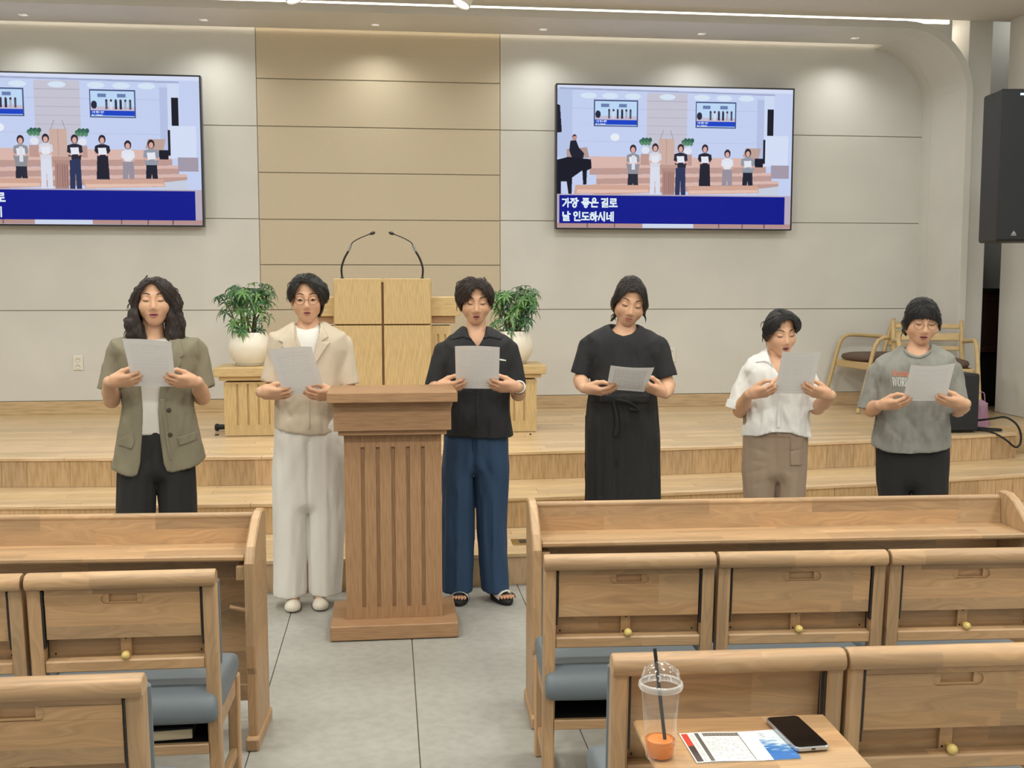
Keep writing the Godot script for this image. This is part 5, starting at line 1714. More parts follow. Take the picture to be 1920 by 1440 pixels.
		"hair": [Vector2(-0.0632, 1.5905), Vector2(-0.0331, 1.6055), Vector2(-0.008, 1.603), Vector2(0.0071, 1.5943), Vector2(0.0247, 1.6006), Vector2(0.0473, 1.5906), Vector2(0.0698, 1.57), Vector2(0.0861, 1.5475), Vector2(0.0929, 1.5249), Vector2(0.0919, 1.4998), Vector2(0.0886, 1.4798), Vector2(0.081, 1.4597), Vector2(0.0759, 1.4496), Vector2(0.057, 1.4496), Vector2(0.0419, 1.4647), Vector2(-0.0436, 1.4647), Vector2(-0.0638, 1.4497), Vector2(-0.0684, 1.4296), Vector2(-0.0764, 1.4447), Vector2(-0.0839, 1.4623), Vector2(-0.0919, 1.4773), Vector2(-0.098, 1.4999), Vector2(-0.1005, 1.5174), Vector2(-0.0966, 1.535), Vector2(-0.0953, 1.555), Vector2(-0.0834, 1.573)],
		"face": [Vector2(0.0094, 1.5537), Vector2(0.0242, 1.5455), Vector2(0.0366, 1.5277), Vector2(0.049, 1.5079), Vector2(0.0664, 1.493), Vector2(0.0738, 1.4706), Vector2(0.0763, 1.4545), Vector2(0.0688, 1.4284), Vector2(0.0563, 1.4035), Vector2(0.056, 1.2913), Vector2(-0.0538, 1.2915), Vector2(-0.0533, 1.4036), Vector2(-0.0657, 1.426), Vector2(-0.0693, 1.4509), Vector2(-0.0685, 1.4682), Vector2(-0.058, 1.4806), Vector2(-0.0331, 1.49), Vector2(-0.0219, 1.5042), Vector2(-0.0181, 1.5228), Vector2(-0.0106, 1.5401)]},
	{"at": Vector3(1.1484, 0, -5.15), "turn": -0.2194,
		"torso": [Vector2(-0.0778, 1.3696), Vector2(0.076, 1.3701), Vector2(0.1727, 1.3156), Vector2(0.1866, 1.2371), Vector2(0.1619, 1.1319), Vector2(0.1528, 1.0263), Vector2(0.156, 0.9735), Vector2(0.1635, 0.7878), Vector2(-0.1683, 0.7827), Vector2(-0.1643, 0.9698), Vector2(-0.162, 1.0231), Vector2(-0.16, 1.1292), Vector2(-0.187, 1.2348), Vector2(-0.1771, 1.3245)],
		"hem": [Vector2(-0.2863, 1.0164), Vector2(0.2906, 1.0225), Vector2(0.2966, 0.6033), Vector2(-0.2844, 0.5923)],
		"gap": [Vector2(-0.0791, 1.4013), Vector2(0.0768, 1.4017), Vector2(0.0646, 1.3504), Vector2(0.0368, 1.3271), Vector2(-0.0015, 1.3167), Vector2(-0.0401, 1.3294), Vector2(-0.0659, 1.355)],
		"legs": [Vector2(-0.1599, 1.116), Vector2(0.1491, 1.1186), Vector2(0.172, 0.9472), Vector2(0.1844, 0.7881), Vector2(0.1884, 0.467), Vector2(0.2006, 0.1155), Vector2(0.2023, -0.0208), Vector2(-0.1819, -0.0329), Vector2(-0.1801, 0.1046), Vector2(-0.1823, 0.459), Vector2(-0.1868, 0.769), Vector2(-0.185, 0.9029)],
		"leghem": 0.0963,
		"sleeves": [[Vector3(-0.1768, 1.2797, 0), Vector3(-0.2095, 1.1221, 0.015), 0.055, 0.057], [Vector3(0.1783, 1.2816, 0), Vector3(0.2084, 1.1125, 0.015), 0.055, 0.057]],
		"elbows": [Vector3(-0.2092, 1.0987, 0.02), Vector3(0.2164, 1.0763, 0.02)],
		"wrists": [Vector3(-0.1383, 1.0555, 0.195), Vector3(0.1495, 1.0584, 0.195)],
		"hands": [[Vector3(-0.102, 1.0598, 0.235), -8], [Vector3(0.1182, 1.0822, 0.235), 22]],
		"tau": 60,
		"paper": [Vector3(-0.0581, 1.1999, 0.4191), Vector3(0.1392, 1.1917, 0.4191), Vector3(0.0991, 1.0585, 0.2005), Vector3(-0.08, 1.0694, 0.2005)],
		"eyes": Vector3(0.0364, 1.4656, 0.095),
		"head": [-10, 4, 18, 1],
		"neck": [Vector3(0.0112, 1.3468, 0.012), Vector3(-0.0012, 1.2752, -0.005)],
		"crease_up": [[Vector2(-0.1314, 1.1634), Vector2(-0.115, 1.0465), 0.012, 0.006], [Vector2(0.1254, 1.1654), Vector2(0.1114, 1.0488), 0.012, 0.006], [Vector2(-0.1572, 1.1632), Vector2(-0.1217, 1.2541), 0.01, 0.006], [Vector2(0.156, 1.1656), Vector2(0.1192, 1.2555), 0.01, 0.006], [Vector2(-0.0498, 1.2674), Vector2(-0.0586, 1.0861), 0.012, 0.004], [Vector2(0.0527, 1.268), Vector2(0.0691, 1.1649), 0.012, 0.004]],
		"crease_low": [[Vector2(-0.099, 0.9815), Vector2(-0.114, 0.1875), 0.014, 0.006], [Vector2(-0.0342, 0.9562), Vector2(-0.0352, 0.1629), 0.014, 0.005], [Vector2(0.0558, 0.9703), Vector2(0.0796, 0.1661), 0.014, 0.006], [Vector2(0.1201, 0.9581), Vector2(0.1469, 0.1947), 0.014, 0.006]],
		"hair": [Vector2(0.0392, 1.6099), Vector2(0.0091, 1.6059), Vector2(-0.0159, 1.5883), Vector2(-0.0308, 1.5651), Vector2(-0.0407, 1.5399), Vector2(-0.0485, 1.5147), Vector2(-0.058, 1.4995), Vector2(-0.0634, 1.4792), Vector2(-0.0619, 1.4539), Vector2(-0.0549, 1.4388), Vector2(-0.0473, 1.4286), Vector2(-0.056, 1.4109), Vector2(-0.0709, 1.3867), Vector2(-0.0583, 1.3842), Vector2(-0.0407, 1.4033), Vector2(-0.0371, 1.4185), Vector2(-0.0247, 1.4489), Vector2(0.0809, 1.4643), Vector2(0.0926, 1.4315), Vector2(0.0966, 1.4088), Vector2(0.1003, 1.4138), Vector2(0.1039, 1.4341), Vector2(0.1125, 1.4492), Vector2(0.1179, 1.4593), Vector2(0.1138, 1.4896), Vector2(0.1099, 1.5198), Vector2(0.1046, 1.545), Vector2(0.0928, 1.5676), Vector2(0.077, 1.5907), Vector2(0.0568, 1.6048)],
		"face": [Vector2(0.0396, 1.5288), Vector2(0.0196, 1.5326), Vector2(-0.0001, 1.5201), Vector2(-0.0149, 1.5001), Vector2(-0.0298, 1.4876), Vector2(-0.0446, 1.4751), Vector2(-0.0515, 1.4576), Vector2(-0.0468, 1.435), Vector2(-0.0386, 1.415), Vector2(-0.0339, 1.39), Vector2(-0.058, 1.2893), Vector2(0.0719, 1.29), Vector2(0.066, 1.3803), Vector2(0.0855, 1.4178), Vector2(0.0959, 1.4404), Vector2(0.0974, 1.4603), Vector2(0.0947, 1.4803), Vector2(0.0896, 1.4977), Vector2(0.0769, 1.5176), Vector2(0.0594, 1.5301)]},
	{"at": Vector3(1.9433, 0, -5.15), "turn": -0.3608,
		"torso": [Vector2(-0.0553, 1.2431), Vector2(0.0747, 1.2263), Vector2(0.1688, 1.1532), Vector2(0.181, 1.0735), Vector2(0.1528, 0.9658), Vector2(0.1548, 0.8852), Vector2(0.1674, 0.7914), Vector2(0.1768, 0.6161), Vector2(-0.1849, 0.6005), Vector2(-0.1831, 0.7929), Vector2(-0.1738, 0.8616), Vector2(-0.1492, 0.9577), Vector2(-0.1618, 1.0659), Vector2(-0.1766, 1.1469), Vector2(-0.1485, 1.196)],
		"hem": [Vector2(-0.2852, 0.8279), Vector2(-0.1834, 0.8066), Vector2(-0.0989, 0.8149), Vector2(-0.0206, 0.8392), Vector2(0.0576, 0.839), Vector2(0.1671, 0.8022), Vector2(0.2646, 0.7975), Vector2(0.2741, 0.4307), Vector2(-0.2778, 0.4022)],
		"gap": [Vector2(-0.0703, 1.2827), Vector2(0.0726, 1.2636), Vector2(0.0547, 1.1584), Vector2(-0.0005, 1.1231), Vector2(-0.0374, 1.1778)],
		"legs": [Vector2(-0.1696, 0.9163), Vector2(0.1435, 0.9252), Vector2(0.1477, 0.642), Vector2(0.14, 0.4238), Vector2(0.1334, 0.0383), Vector2(0.1314, -0.1006), Vector2(0.0208, -0.1089), Vector2(0.0178, 0.0303), Vector2(0.0042, 0.4168), Vector2(0.0036, 0.5676), Vector2(-0.0142, 0.4158), Vector2(-0.0245, 0.0274), Vector2(-0.0216, -0.1121), Vector2(-0.1498, -0.1219), Vector2(-0.1525, 0.0185), Vector2(-0.1546, 0.4086), Vector2(-0.1721, 0.6286)],
		"leghem": 0.0164,
		"sleeves": [[Vector3(-0.1475, 1.142, 0), Vector3(-0.1959, 0.9363, 0.015), 0.054, 0.064], [Vector3(0.1569, 1.1156, 0), Vector3(0.1886, 0.9523, 0.015), 0.048, 0.052]],
		"elbows": [Vector3(-0.185, 0.9317, 0.02), Vector3(0.1883, 0.9582, 0.02)],
		"wrists": [Vector3(-0.0865, 1.0272, 0.195), Vector3(0.1862, 1.0185, 0.195)],
		"hands": [[Vector3(-0.0561, 1.05, 0.235), 12], [Vector3(0.1595, 1.0551, 0.235), 12]],
		"tau": 46,
		"paper": [Vector3(0.014, 1.2583, 0.3892), Vector3(0.1881, 1.2608, 0.3892), Vector3(0.1532, 1.0421, 0.2076), Vector3(-0.0185, 1.0405, 0.2076)],
		"eyes": Vector3(0.0319, 1.3178, 0.095),
		"head": [3, 24, 12, 0.96],
		"neck": [Vector3(-0.0155, 1.2096, 0.012), Vector3(-0.0137, 1.1226, -0.005)],
		"crease_up": [[Vector2(-0.1323, 1.0354), Vector2(-0.0854, 0.8901), 0.012, 0.007], [Vector2(-0.1408, 1.0751), Vector2(-0.0595, 1.0106), 0.01, 0.006], [Vector2(0.0122, 1.0124), Vector2(0.0122, 0.8931), 0.008, 0.007], [Vector2(0.0105, 0.9726), Vector2(-0.0512, 0.8591), 0.012, -0.006], [Vector2(0.0105, 0.9726), Vector2(0.082, 0.8528), 0.012, -0.006], [Vector2(0.1334, 1.0417), Vector2(0.1067, 0.8827), 0.012, 0.007], [Vector2(-0.0989, 0.9164), Vector2(-0.136, 0.8296), 0.012, 0.005], [Vector2(-0.1667, 1.0746), Vector2(-0.1243, 1.1551), 0.01, 0.006], [Vector2(-0.0774, 1.1295), Vector2(-0.0881, 1.0232), 0.01, 0.004], [Vector2(0.0556, 0.8944), Vector2(0.1333, 0.8306), 0.012, 0.005]],
		"crease_low": [[Vector2(-0.1346, 0.7599), Vector2(-0.0227, 0.7265), 0.007, 0.005], [Vector2(-0.1412, 0.695), Vector2(-0.0268, 0.6781), 0.007, 0.004], [Vector2(-0.1451, 0.6248), Vector2(-0.0418, 0.656), 0.007, 0.005], [Vector2(-0.1334, 0.5604), Vector2(-0.0303, 0.5974), 0.007, 0.004], [Vector2(0.0336, 0.734), Vector2(0.1224, 0.7586), 0.007, 0.004], [Vector2(0.0226, 0.6533), Vector2(0.1254, 0.631), 0.007, 0.004], [Vector2(-0.012, 0.8257), Vector2(0.0009, 0.5854), 0.007, 0.006], [Vector2(-0.1374, 0.4979), Vector2(-0.0381, 0.4757), 0.008, 0.004]],
		"hair": [Vector2(0.008, 1.4485), Vector2(-0.0219, 1.4458), Vector2(-0.0492, 1.4276), Vector2(-0.0663, 1.4042), Vector2(-0.0783, 1.3752), Vector2(-0.0821, 1.3492), Vector2(-0.0829, 1.3285), Vector2(-0.0855, 1.3077), Vector2(-0.0755, 1.3013), Vector2(-0.0676, 1.2845), Vector2(-0.0587, 1.2807), Vector2(-0.0516, 1.3029), Vector2(-0.0293, 1.3187), Vector2(0.0656, 1.33), Vector2(0.0782, 1.3262), Vector2(0.0933, 1.338), Vector2(0.1028, 1.3561), Vector2(0.1036, 1.3766), Vector2(0.0944, 1.3976), Vector2(0.0761, 1.4155), Vector2(0.0508, 1.4333), Vector2(0.0282, 1.4409)],
		"face": [Vector2(0.0387, 1.3989), Vector2(0.0118, 1.3854), Vector2(-0.0001, 1.3649), Vector2(-0.0096, 1.347), Vector2(-0.0291, 1.3302), Vector2(-0.0513, 1.3171), Vector2(-0.0636, 1.3106), Vector2(-0.0735, 1.3053), Vector2(-0.058, 1.2824), Vector2(-0.0724, 1.254), Vector2(-0.0798, 1.125), Vector2(0.0696, 1.1279), Vector2(0.0545, 1.2455), Vector2(0.0675, 1.2737), Vector2(0.0778, 1.307), Vector2(0.0792, 1.3325), Vector2(0.0743, 1.3529), Vector2(0.0688, 1.3757), Vector2(0.0561, 1.396)]},
	{"at": Vector3(2.631, 0, -5.1), "turn": -0.4763,
		"torso": [Vector2(-0.0685, 1.2597), Vector2(0.0918, 1.2708), Vector2(0.1876, 1.2115), Vector2(0.2077, 1.1268), Vector2(0.1853, 0.9925), Vector2(0.1791, 0.8848), Vector2(0.1891, 0.737), Vector2(0.2, 0.5615), Vector2(-0.1912, 0.5357), Vector2(-0.1912, 0.7164), Vector2(-0.1932, 0.7855), Vector2(-0.1808, 0.8964), Vector2(-0.184, 1.0062), Vector2(-0.2052, 1.1151), Vector2(-0.184, 1.1867)],
		"hem": [Vector2(-0.2814, 0.7588), Vector2(-0.1948, 0.7522), Vector2(-0.1138, 0.7288), Vector2(-0.0037, 0.7265), Vector2(0.0919, 0.7371), Vector2(0.1884, 0.7558), Vector2(0.2767, 0.7659), Vector2(0.2905, 0.3779), Vector2(-0.2697, 0.3338)],
		"gap": [Vector2(-0.0635, 1.302), Vector2(0.0842, 1.3097), Vector2(0.0718, 1.2412), Vector2(0.0478, 1.2222), Vector2(0.0186, 1.2136), Vector2(-0.0213, 1.2233), Vector2(-0.0443, 1.244)],
		"legs": [Vector2(-0.1796, 0.8551), Vector2(0.1746, 0.8711), Vector2(0.183, 0.6961), Vector2(0.183, 0.4787), Vector2(0.1778, 0.0387), Vector2(0.1825, -0.0995), Vector2(0.0611, -0.1129), Vector2(0.0566, 0.0265), Vector2(0.0189, 0.4118), Vector2(0.0078, 0.5213), Vector2(0.0062, 0.4108), Vector2(-0.0099, 0.0198), Vector2(-0.0055, -0.1202), Vector2(-0.1117, -0.1319), Vector2(-0.1159, 0.0091), Vector2(-0.1412, 0.4277), Vector2(-0.1634, 0.5654)],
		"leghem": 0.0234,
		"sleeves": [[Vector3(-0.1773, 1.1323, 0), Vector3(-0.1968, 0.9304, 0.015), 0.06, 0.07], [Vector3(0.1798, 1.1527, 0), Vector3(0.2065, 0.9359, 0.015), 0.058, 0.064]],
		"elbows": [Vector3(-0.1992, 0.9308, 0.02), Vector3(0.2108, 0.9474, 0.02)],
		"wrists": [Vector3(-0.1061, 0.9612, 0.195), Vector3(0.1799, 0.9855, 0.195)],
		"hands": [[Vector3(-0.0691, 0.9826, 0.235), 6], [Vector3(0.152, 1.004, 0.235), 6]],
		"tau": 50,
		"paper": [Vector3(-0.0138, 1.1919, 0.4188), Vector3(0.1773, 1.2042, 0.4188), Vector3(0.1474, 1.0081, 0.2254), Vector3(-0.0478, 1.0007, 0.2254)],
		"eyes": Vector3(0.0461, 1.3748, 0.095),
		"head": [-3, 12, 14, 1],
		"neck": [Vector3(0.0178, 1.2432, 0.012), Vector3(0.0103, 1.1613, -0.005)],
		"crease_up": [[Vector2(-0.1523, 1.0839), Vector2(-0.106, 0.8839), 0.012, 0.008], [Vector2(-0.1687, 1.1236), Vector2(-0.1301, 1.0175), 0.01, 0.006], [Vector2(0.1551, 1.0802), Vector2(0.1322, 0.8944), 0.012, 0.008], [Vector2(-0.0524, 0.9399), Vector2(0.077, 0.78), 0.012, 0.005], [Vector2(-0.1261, 0.883), Vector2(-0.0224, 0.7802), 0.012, 0.005], [Vector2(0.0839, 0.9455), Vector2(0.1624, 0.795), 0.012, 0.006], [Vector2(0.0214, 0.9696), Vector2(0.0183, 0.7555), 0.012, -0.004], [Vector2(-0.1761, 0.8537), Vector2(-0.135, 0.7527), 0.012, 0.004], [Vector2(-0.2128, 1.0685), Vector2(-0.1593, 1.1507), 0.01, 0.006], [Vector2(0.2179, 1.0822), Vector2(0.1767, 1.1596), 0.01, 0.006]],
		"crease_low": [[Vector2(-0.0751, 0.6964), Vector2(-0.062, 0.0964), 0.012, -0.004], [Vector2(0.0917, 0.7059), Vector2(0.1186, 0.1139), 0.012, -0.004]],
		"hair": [Vector2(0.0293, 1.5034), Vector2(0.0004, 1.4994), Vector2(-0.0234, 1.4851), Vector2(-0.0397, 1.4612), Vector2(-0.049, 1.43), Vector2(-0.0531, 1.4039), Vector2(-0.0622, 1.383), Vector2(-0.0604, 1.3622), Vector2(-0.056, 1.3414), Vector2(-0.0566, 1.3205), Vector2(-0.0409, 1.3038), Vector2(-0.0357, 1.3313), Vector2(-0.0292, 1.3574), Vector2(0.1099, 1.3592), Vector2(0.1142, 1.3373), Vector2(0.1166, 1.3373), Vector2(0.1178, 1.3593), Vector2(0.1205, 1.385), Vector2(0.1144, 1.4158), Vector2(0.1063, 1.4441), Vector2(0.0935, 1.4702), Vector2(0.0731, 1.4907), Vector2(0.0487, 1.5009)],
		"face": [Vector2(-0.0249, 1.3865), Vector2(-0.0154, 1.3935), Vector2(0.0133, 1.3984), Vector2(0.0371, 1.4017), Vector2(0.0635, 1.3989), Vector2(0.0876, 1.389), Vector2(0.1107, 1.3734), Vector2(0.11, 1.3586), Vector2(0.1014, 1.3304), Vector2(0.0881, 1.3021), Vector2(0.0793, 1.2789), Vector2(0.1021, 1.1665), Vector2(-0.047, 1.1627), Vector2(-0.041, 1.2845), Vector2(-0.0349, 1.3052), Vector2(-0.0359, 1.3387), Vector2(-0.0309, 1.3645)]},
]

const LABELS := [
	"woman with long wavy hair in an open olive blazer holding a song sheet",
	"woman with round glasses in a beige jacket and white wide trousers",
	"woman with short brown hair in a black shirt and navy wide trousers",
	"woman with tied-back hair in a black top and long black skirt",
	"woman in a white shirt and taupe trousers, head turned to her sheet",
	"woman with black fringe in a grey printed tee and black trousers"]
const SHEETS := [
	"song sheet held by the woman in the olive blazer",
	"tilted song sheet held by the woman in the beige jacket",
	"song sheet held upright by the woman in black shirt and navy trousers",
	"small-looking song sheet with dense print held by the woman in all black",
	"song sheet held close to the mouth by the woman in white shirt",
	"song sheet held by the woman in the grey printed tee"]

func cloth(key: String, col: Color, rough := 0.85, sheen := 0.3) -> StandardMaterial3D:
	if M.has(key):
		return M[key]
	if not M.has("weave"):
		M["weave"] = noise_tex(0.16, [Color(0.92, 0.92, 0.92), Color(1, 1, 1)], [0.3, 0.7], 31, 3)
	var m := textured(key, M.weave, col, Vector3(3, 3, 3), rough)
	m.rim_enabled = sheen > 0.0
	m.rim = sheen
	m.rim_tint = 0.6
	return m

func folds(f: F, sd: int, amp: float, s: Vector3) -> void:
	f.fold = FastNoiseLite.new()
	f.fold.seed = sd
	f.fold.noise_type = FastNoiseLite.TYPE_SIMPLEX_SMOOTH
	f.fold.frequency = 1.0
	f.fold.fractal_octaves = 3
	f.amp = amp
	f.fs = s

func surf(f: F, x: float, y: float, z0 := 0.4, z1 := -0.1) -> float:   # front of a field along z
	var z := z0
	for k in 60:
		var d := f.d(Vector3(x, y, z))
		if d < 0.0006:
			return z
		z -= maxf(d * 0.8, 0.0005)
		if z < z1:
			break
	return z

func patch(called: String, outline: Array, f: F, t: float, m: Material, parent: Node, cs := 0.004) -> void:
	# a piece of cloth of thickness t lying on the front of a garment, cut to an outline
	var p2 := P2.new(outline, 0.03)
	var rows := 0
	var b := bounds(outline, 0.0)
	var nx := int((b[1].x - b[0].x) / cs) + 2
	var ny := int((b[1].y - b[0].y) / cs) + 2
	var mb := MB.new()
	var at := {}
	for j in ny:
		for i in nx:
			var x: float = b[0].x + i * cs
			var y: float = b[0].y + j * cs
			var s := p2.at(x, y)
			if s > cs * 0.75:
				continue
			if s > 0.0:      # pull the border onto the outline
				var gx := p2.at(x + 0.003, y) - p2.at(x - 0.003, y)
				var gy := p2.at(x, y + 0.003) - p2.at(x, y - 0.003)
				var g := Vector2(gx, gy).normalized() * s
				x -= g.x; y -= g.y
			var z := surf(f, x, y)
			if z < -0.04:
				continue
			var lift := t * clampf(-s / (cs * 0.8) + 0.15, 0.0, 1.0)
			at[j * nx + i] = mb.v.size()
			mb.v.append(Vector3(x, y, z + lift)); mb.n.append(Vector3.ZERO); mb.u.append(Vector2.ZERO); mb.c.append(Color.WHITE)
	for j in ny - 1:
		for i in nx - 1:
			var q := [j * nx + i, j * nx + i + 1, (j + 1) * nx + i + 1, (j + 1) * nx + i]
			var have := q.filter(func(k): return at.has(k))
			if have.size() < 3:
				continue
			for k in range(1, have.size() - 1):
				var a: int = at[have[0]]
				var c: int = at[have[k]]
				var e: int = at[have[k + 1]]
				mb.ix.append_array(PackedInt32Array([a, e, c]))
				var nn := (mb.v[c] - mb.v[a]).cross(mb.v[e] - mb.v[a])
				mb.n[a] += nn; mb.n[c] += nn; mb.n[e] += nn
	for k in mb.n.size():
		mb.n[k] = mb.n[k].normalized() if mb.n[k].length_squared() > 0.0 else Vector3.BACK
	part(called, mb, m, parent)

func button(called: String, x: float, y: float, f: F, r: float, m: Material, parent: Node) -> void:
	var mb := MB.new()
	mb.xf = Transform3D(Basis(Vector3.RIGHT, PI / 2), Vector3(x, y, surf(f, x, y) - 0.001))
	mb.lathe([Vector2(r, 0.0), Vector2(r, 0.003), Vector2(r * 0.8, 0.0045), Vector2(0.0, 0.004)], 14)
	part(called, mb, m, parent)

func head_field(mouth: float, wide: float) -> F:
	var f := F.new()
	f.ell.append([Vector3(0, 0.030, -0.018), Vector3(0.073, 0.086, 0.092), 0.01])
	f.ell.append([Vector3(0, -0.036, 0.010), Vector3(0.061 * wide, 0.072, 0.068), 0.03])
	f.ell.append([Vector3(0, -0.094 - mouth * 0.004, 0.046), Vector3(0.024, 0.018, 0.022), 0.03])
	for s in [-1.0, 1.0]:
		f.capsule(Vector3(s * 0.050 * wide, -0.055, 0.0), Vector3(s * 0.012, -0.096, 0.044), 0.018, 0.014, 0.03)
		f.ell.append([Vector3(s * 0.036 * wide, -0.036, 0.048), Vector3(0.026, 0.026, 0.024), 0.03])
		f.capsule(Vector3(s * 0.012, 0.017, 0.070), Vector3(s * 0.046, 0.014, 0.054), 0.010, 0.010, 0.02)
		f.ell.append([Vector3(s * 0.0115, -0.046, 0.083), Vector3(0.0085, 0.0075, 0.010), 0.008])
		f.dent.append([Vector3(s * 0.031, -0.004, 0.094), 0.0205, 0.012])
		f.ell.append([Vector3(s * 0.075, -0.018, -0.012), Vector3(0.008, 0.031, 0.018), 0.006])
	f.capsule(Vector3(0, 0.006, 0.074), Vector3(0, -0.038, 0.0935), 0.0075, 0.0105, 0.012)
	f.ell.append([Vector3(0, -0.068, 0.066), Vector3(0.026, 0.020, 0.016), 0.02])
	f.capsule(Vector3(0, -0.05, -0.02), Vector3(0, -0.095, -0.028), 0.044, 0.044, 0.03)
	return f

class Lids extends F:
	var head: F
	var crown: P2          # outline of the hair: the skull stays inside it
	var place: Transform3D
	var brow := 0.0
	func d(p: Vector3) -> float:
		var r := head.d(p)
		var w := place * p
		if w.y > brow:
			r = maxf(r, crown.at(w.x, w.y) + 0.008)
		for s in [-1.0, 1.0]:
			r = F.smin(r, F.de(p, Vector3(s * 0.031, -0.005, 0.0625), Vector3(0.0175, 0.0125, 0.0155)), 0.004)
		return r

func hand_field(side: int, curl: float) -> F:      # a along +x towards the fingertips, u along +y to the index side, +z the back of the hand
	var f := F.new()
	var kn := [Vector3(0.0, 0.029, 0.0), Vector3(0.005, 0.0095, 0.002), Vector3(0.001, -0.0095, 0.001), Vector3(-0.008, -0.0265, -0.002)]
	var w := Vector3(-0.088, 0.0, -0.004)
	f.capsule(w, Vector3(-0.06, 0.0, -0.003), 0.0245, 0.025, 0.01)
	for k in 4:
		f.capsule(Vector3(-0.066, kn[k].y * 0.62, -0.004), kn[k], 0.0155, 0.0112, 0.012)
	f.ell.append([Vector3(-0.035, 0.0, -0.006), Vector3(0.034, 0.033, 0.0125), 0.012])
	var len := [[0.038, 0.023, 0.019], [0.042, 0.026, 0.020], [0.039, 0.025, 0.019], [0.031, 0.019, 0.017]]
	for k in 4:
		var p: Vector3 = kn[k]
		var ang := 0.18 * curl
		var fan: float = [0.09, 0.02, -0.05, -0.13][k]
		for j in 3:
			ang += [0.16, 0.34, 0.26][j] * curl
			var q: Vector3 = p + Vector3(cos(ang) * cos(fan), sin(fan), -sin(ang)) * len[k][j]
			f.capsule(p, q, [0.0094, 0.0086, 0.0079][j] - (0.0008 if k == 3 else 0.0), [0.0087, 0.008, 0.0068][j] - (0.0008 if k == 3 else 0.0), 0.0035)
			p = q
	f.capsule(Vector3(-0.062, 0.018, -0.012), Vector3(-0.026, 0.034, -0.028), 0.0155, 0.0125, 0.01)
	f.capsule(Vector3(-0.026, 0.034, -0.028), Vector3(0.006, 0.043, -0.033), 0.0115, 0.0098, 0.004)
	f.capsule(Vector3(0.006, 0.043, -0.033), Vector3(0.031, 0.041, -0.031), 0.0098, 0.0078, 0.004)
	return f

func build_people() -> void:
	var skin := mat("skin", srgb(214, 168, 137), 0.5)
	skin.subsurf_scatter_enabled = true
	skin.subsurf_scatter_strength = 0.15
	mat("lip", srgb(176, 104, 100), 0.4)
	mat("mouth_dark", srgb(70, 34, 34), 0.6)
	mat("brow", srgb(62, 46, 40), 0.7)
	mat("lash", srgb(34, 26, 26), 0.6)
	mat("eye_white", srgb(214, 206, 200), 0.3)
	for k in PEOPLE.size():
		person(k, PEOPLE[k])

func limb_pts(e: Vector3, w: Vector3) -> Vector3:
	return e.lerp(w, 0.5)

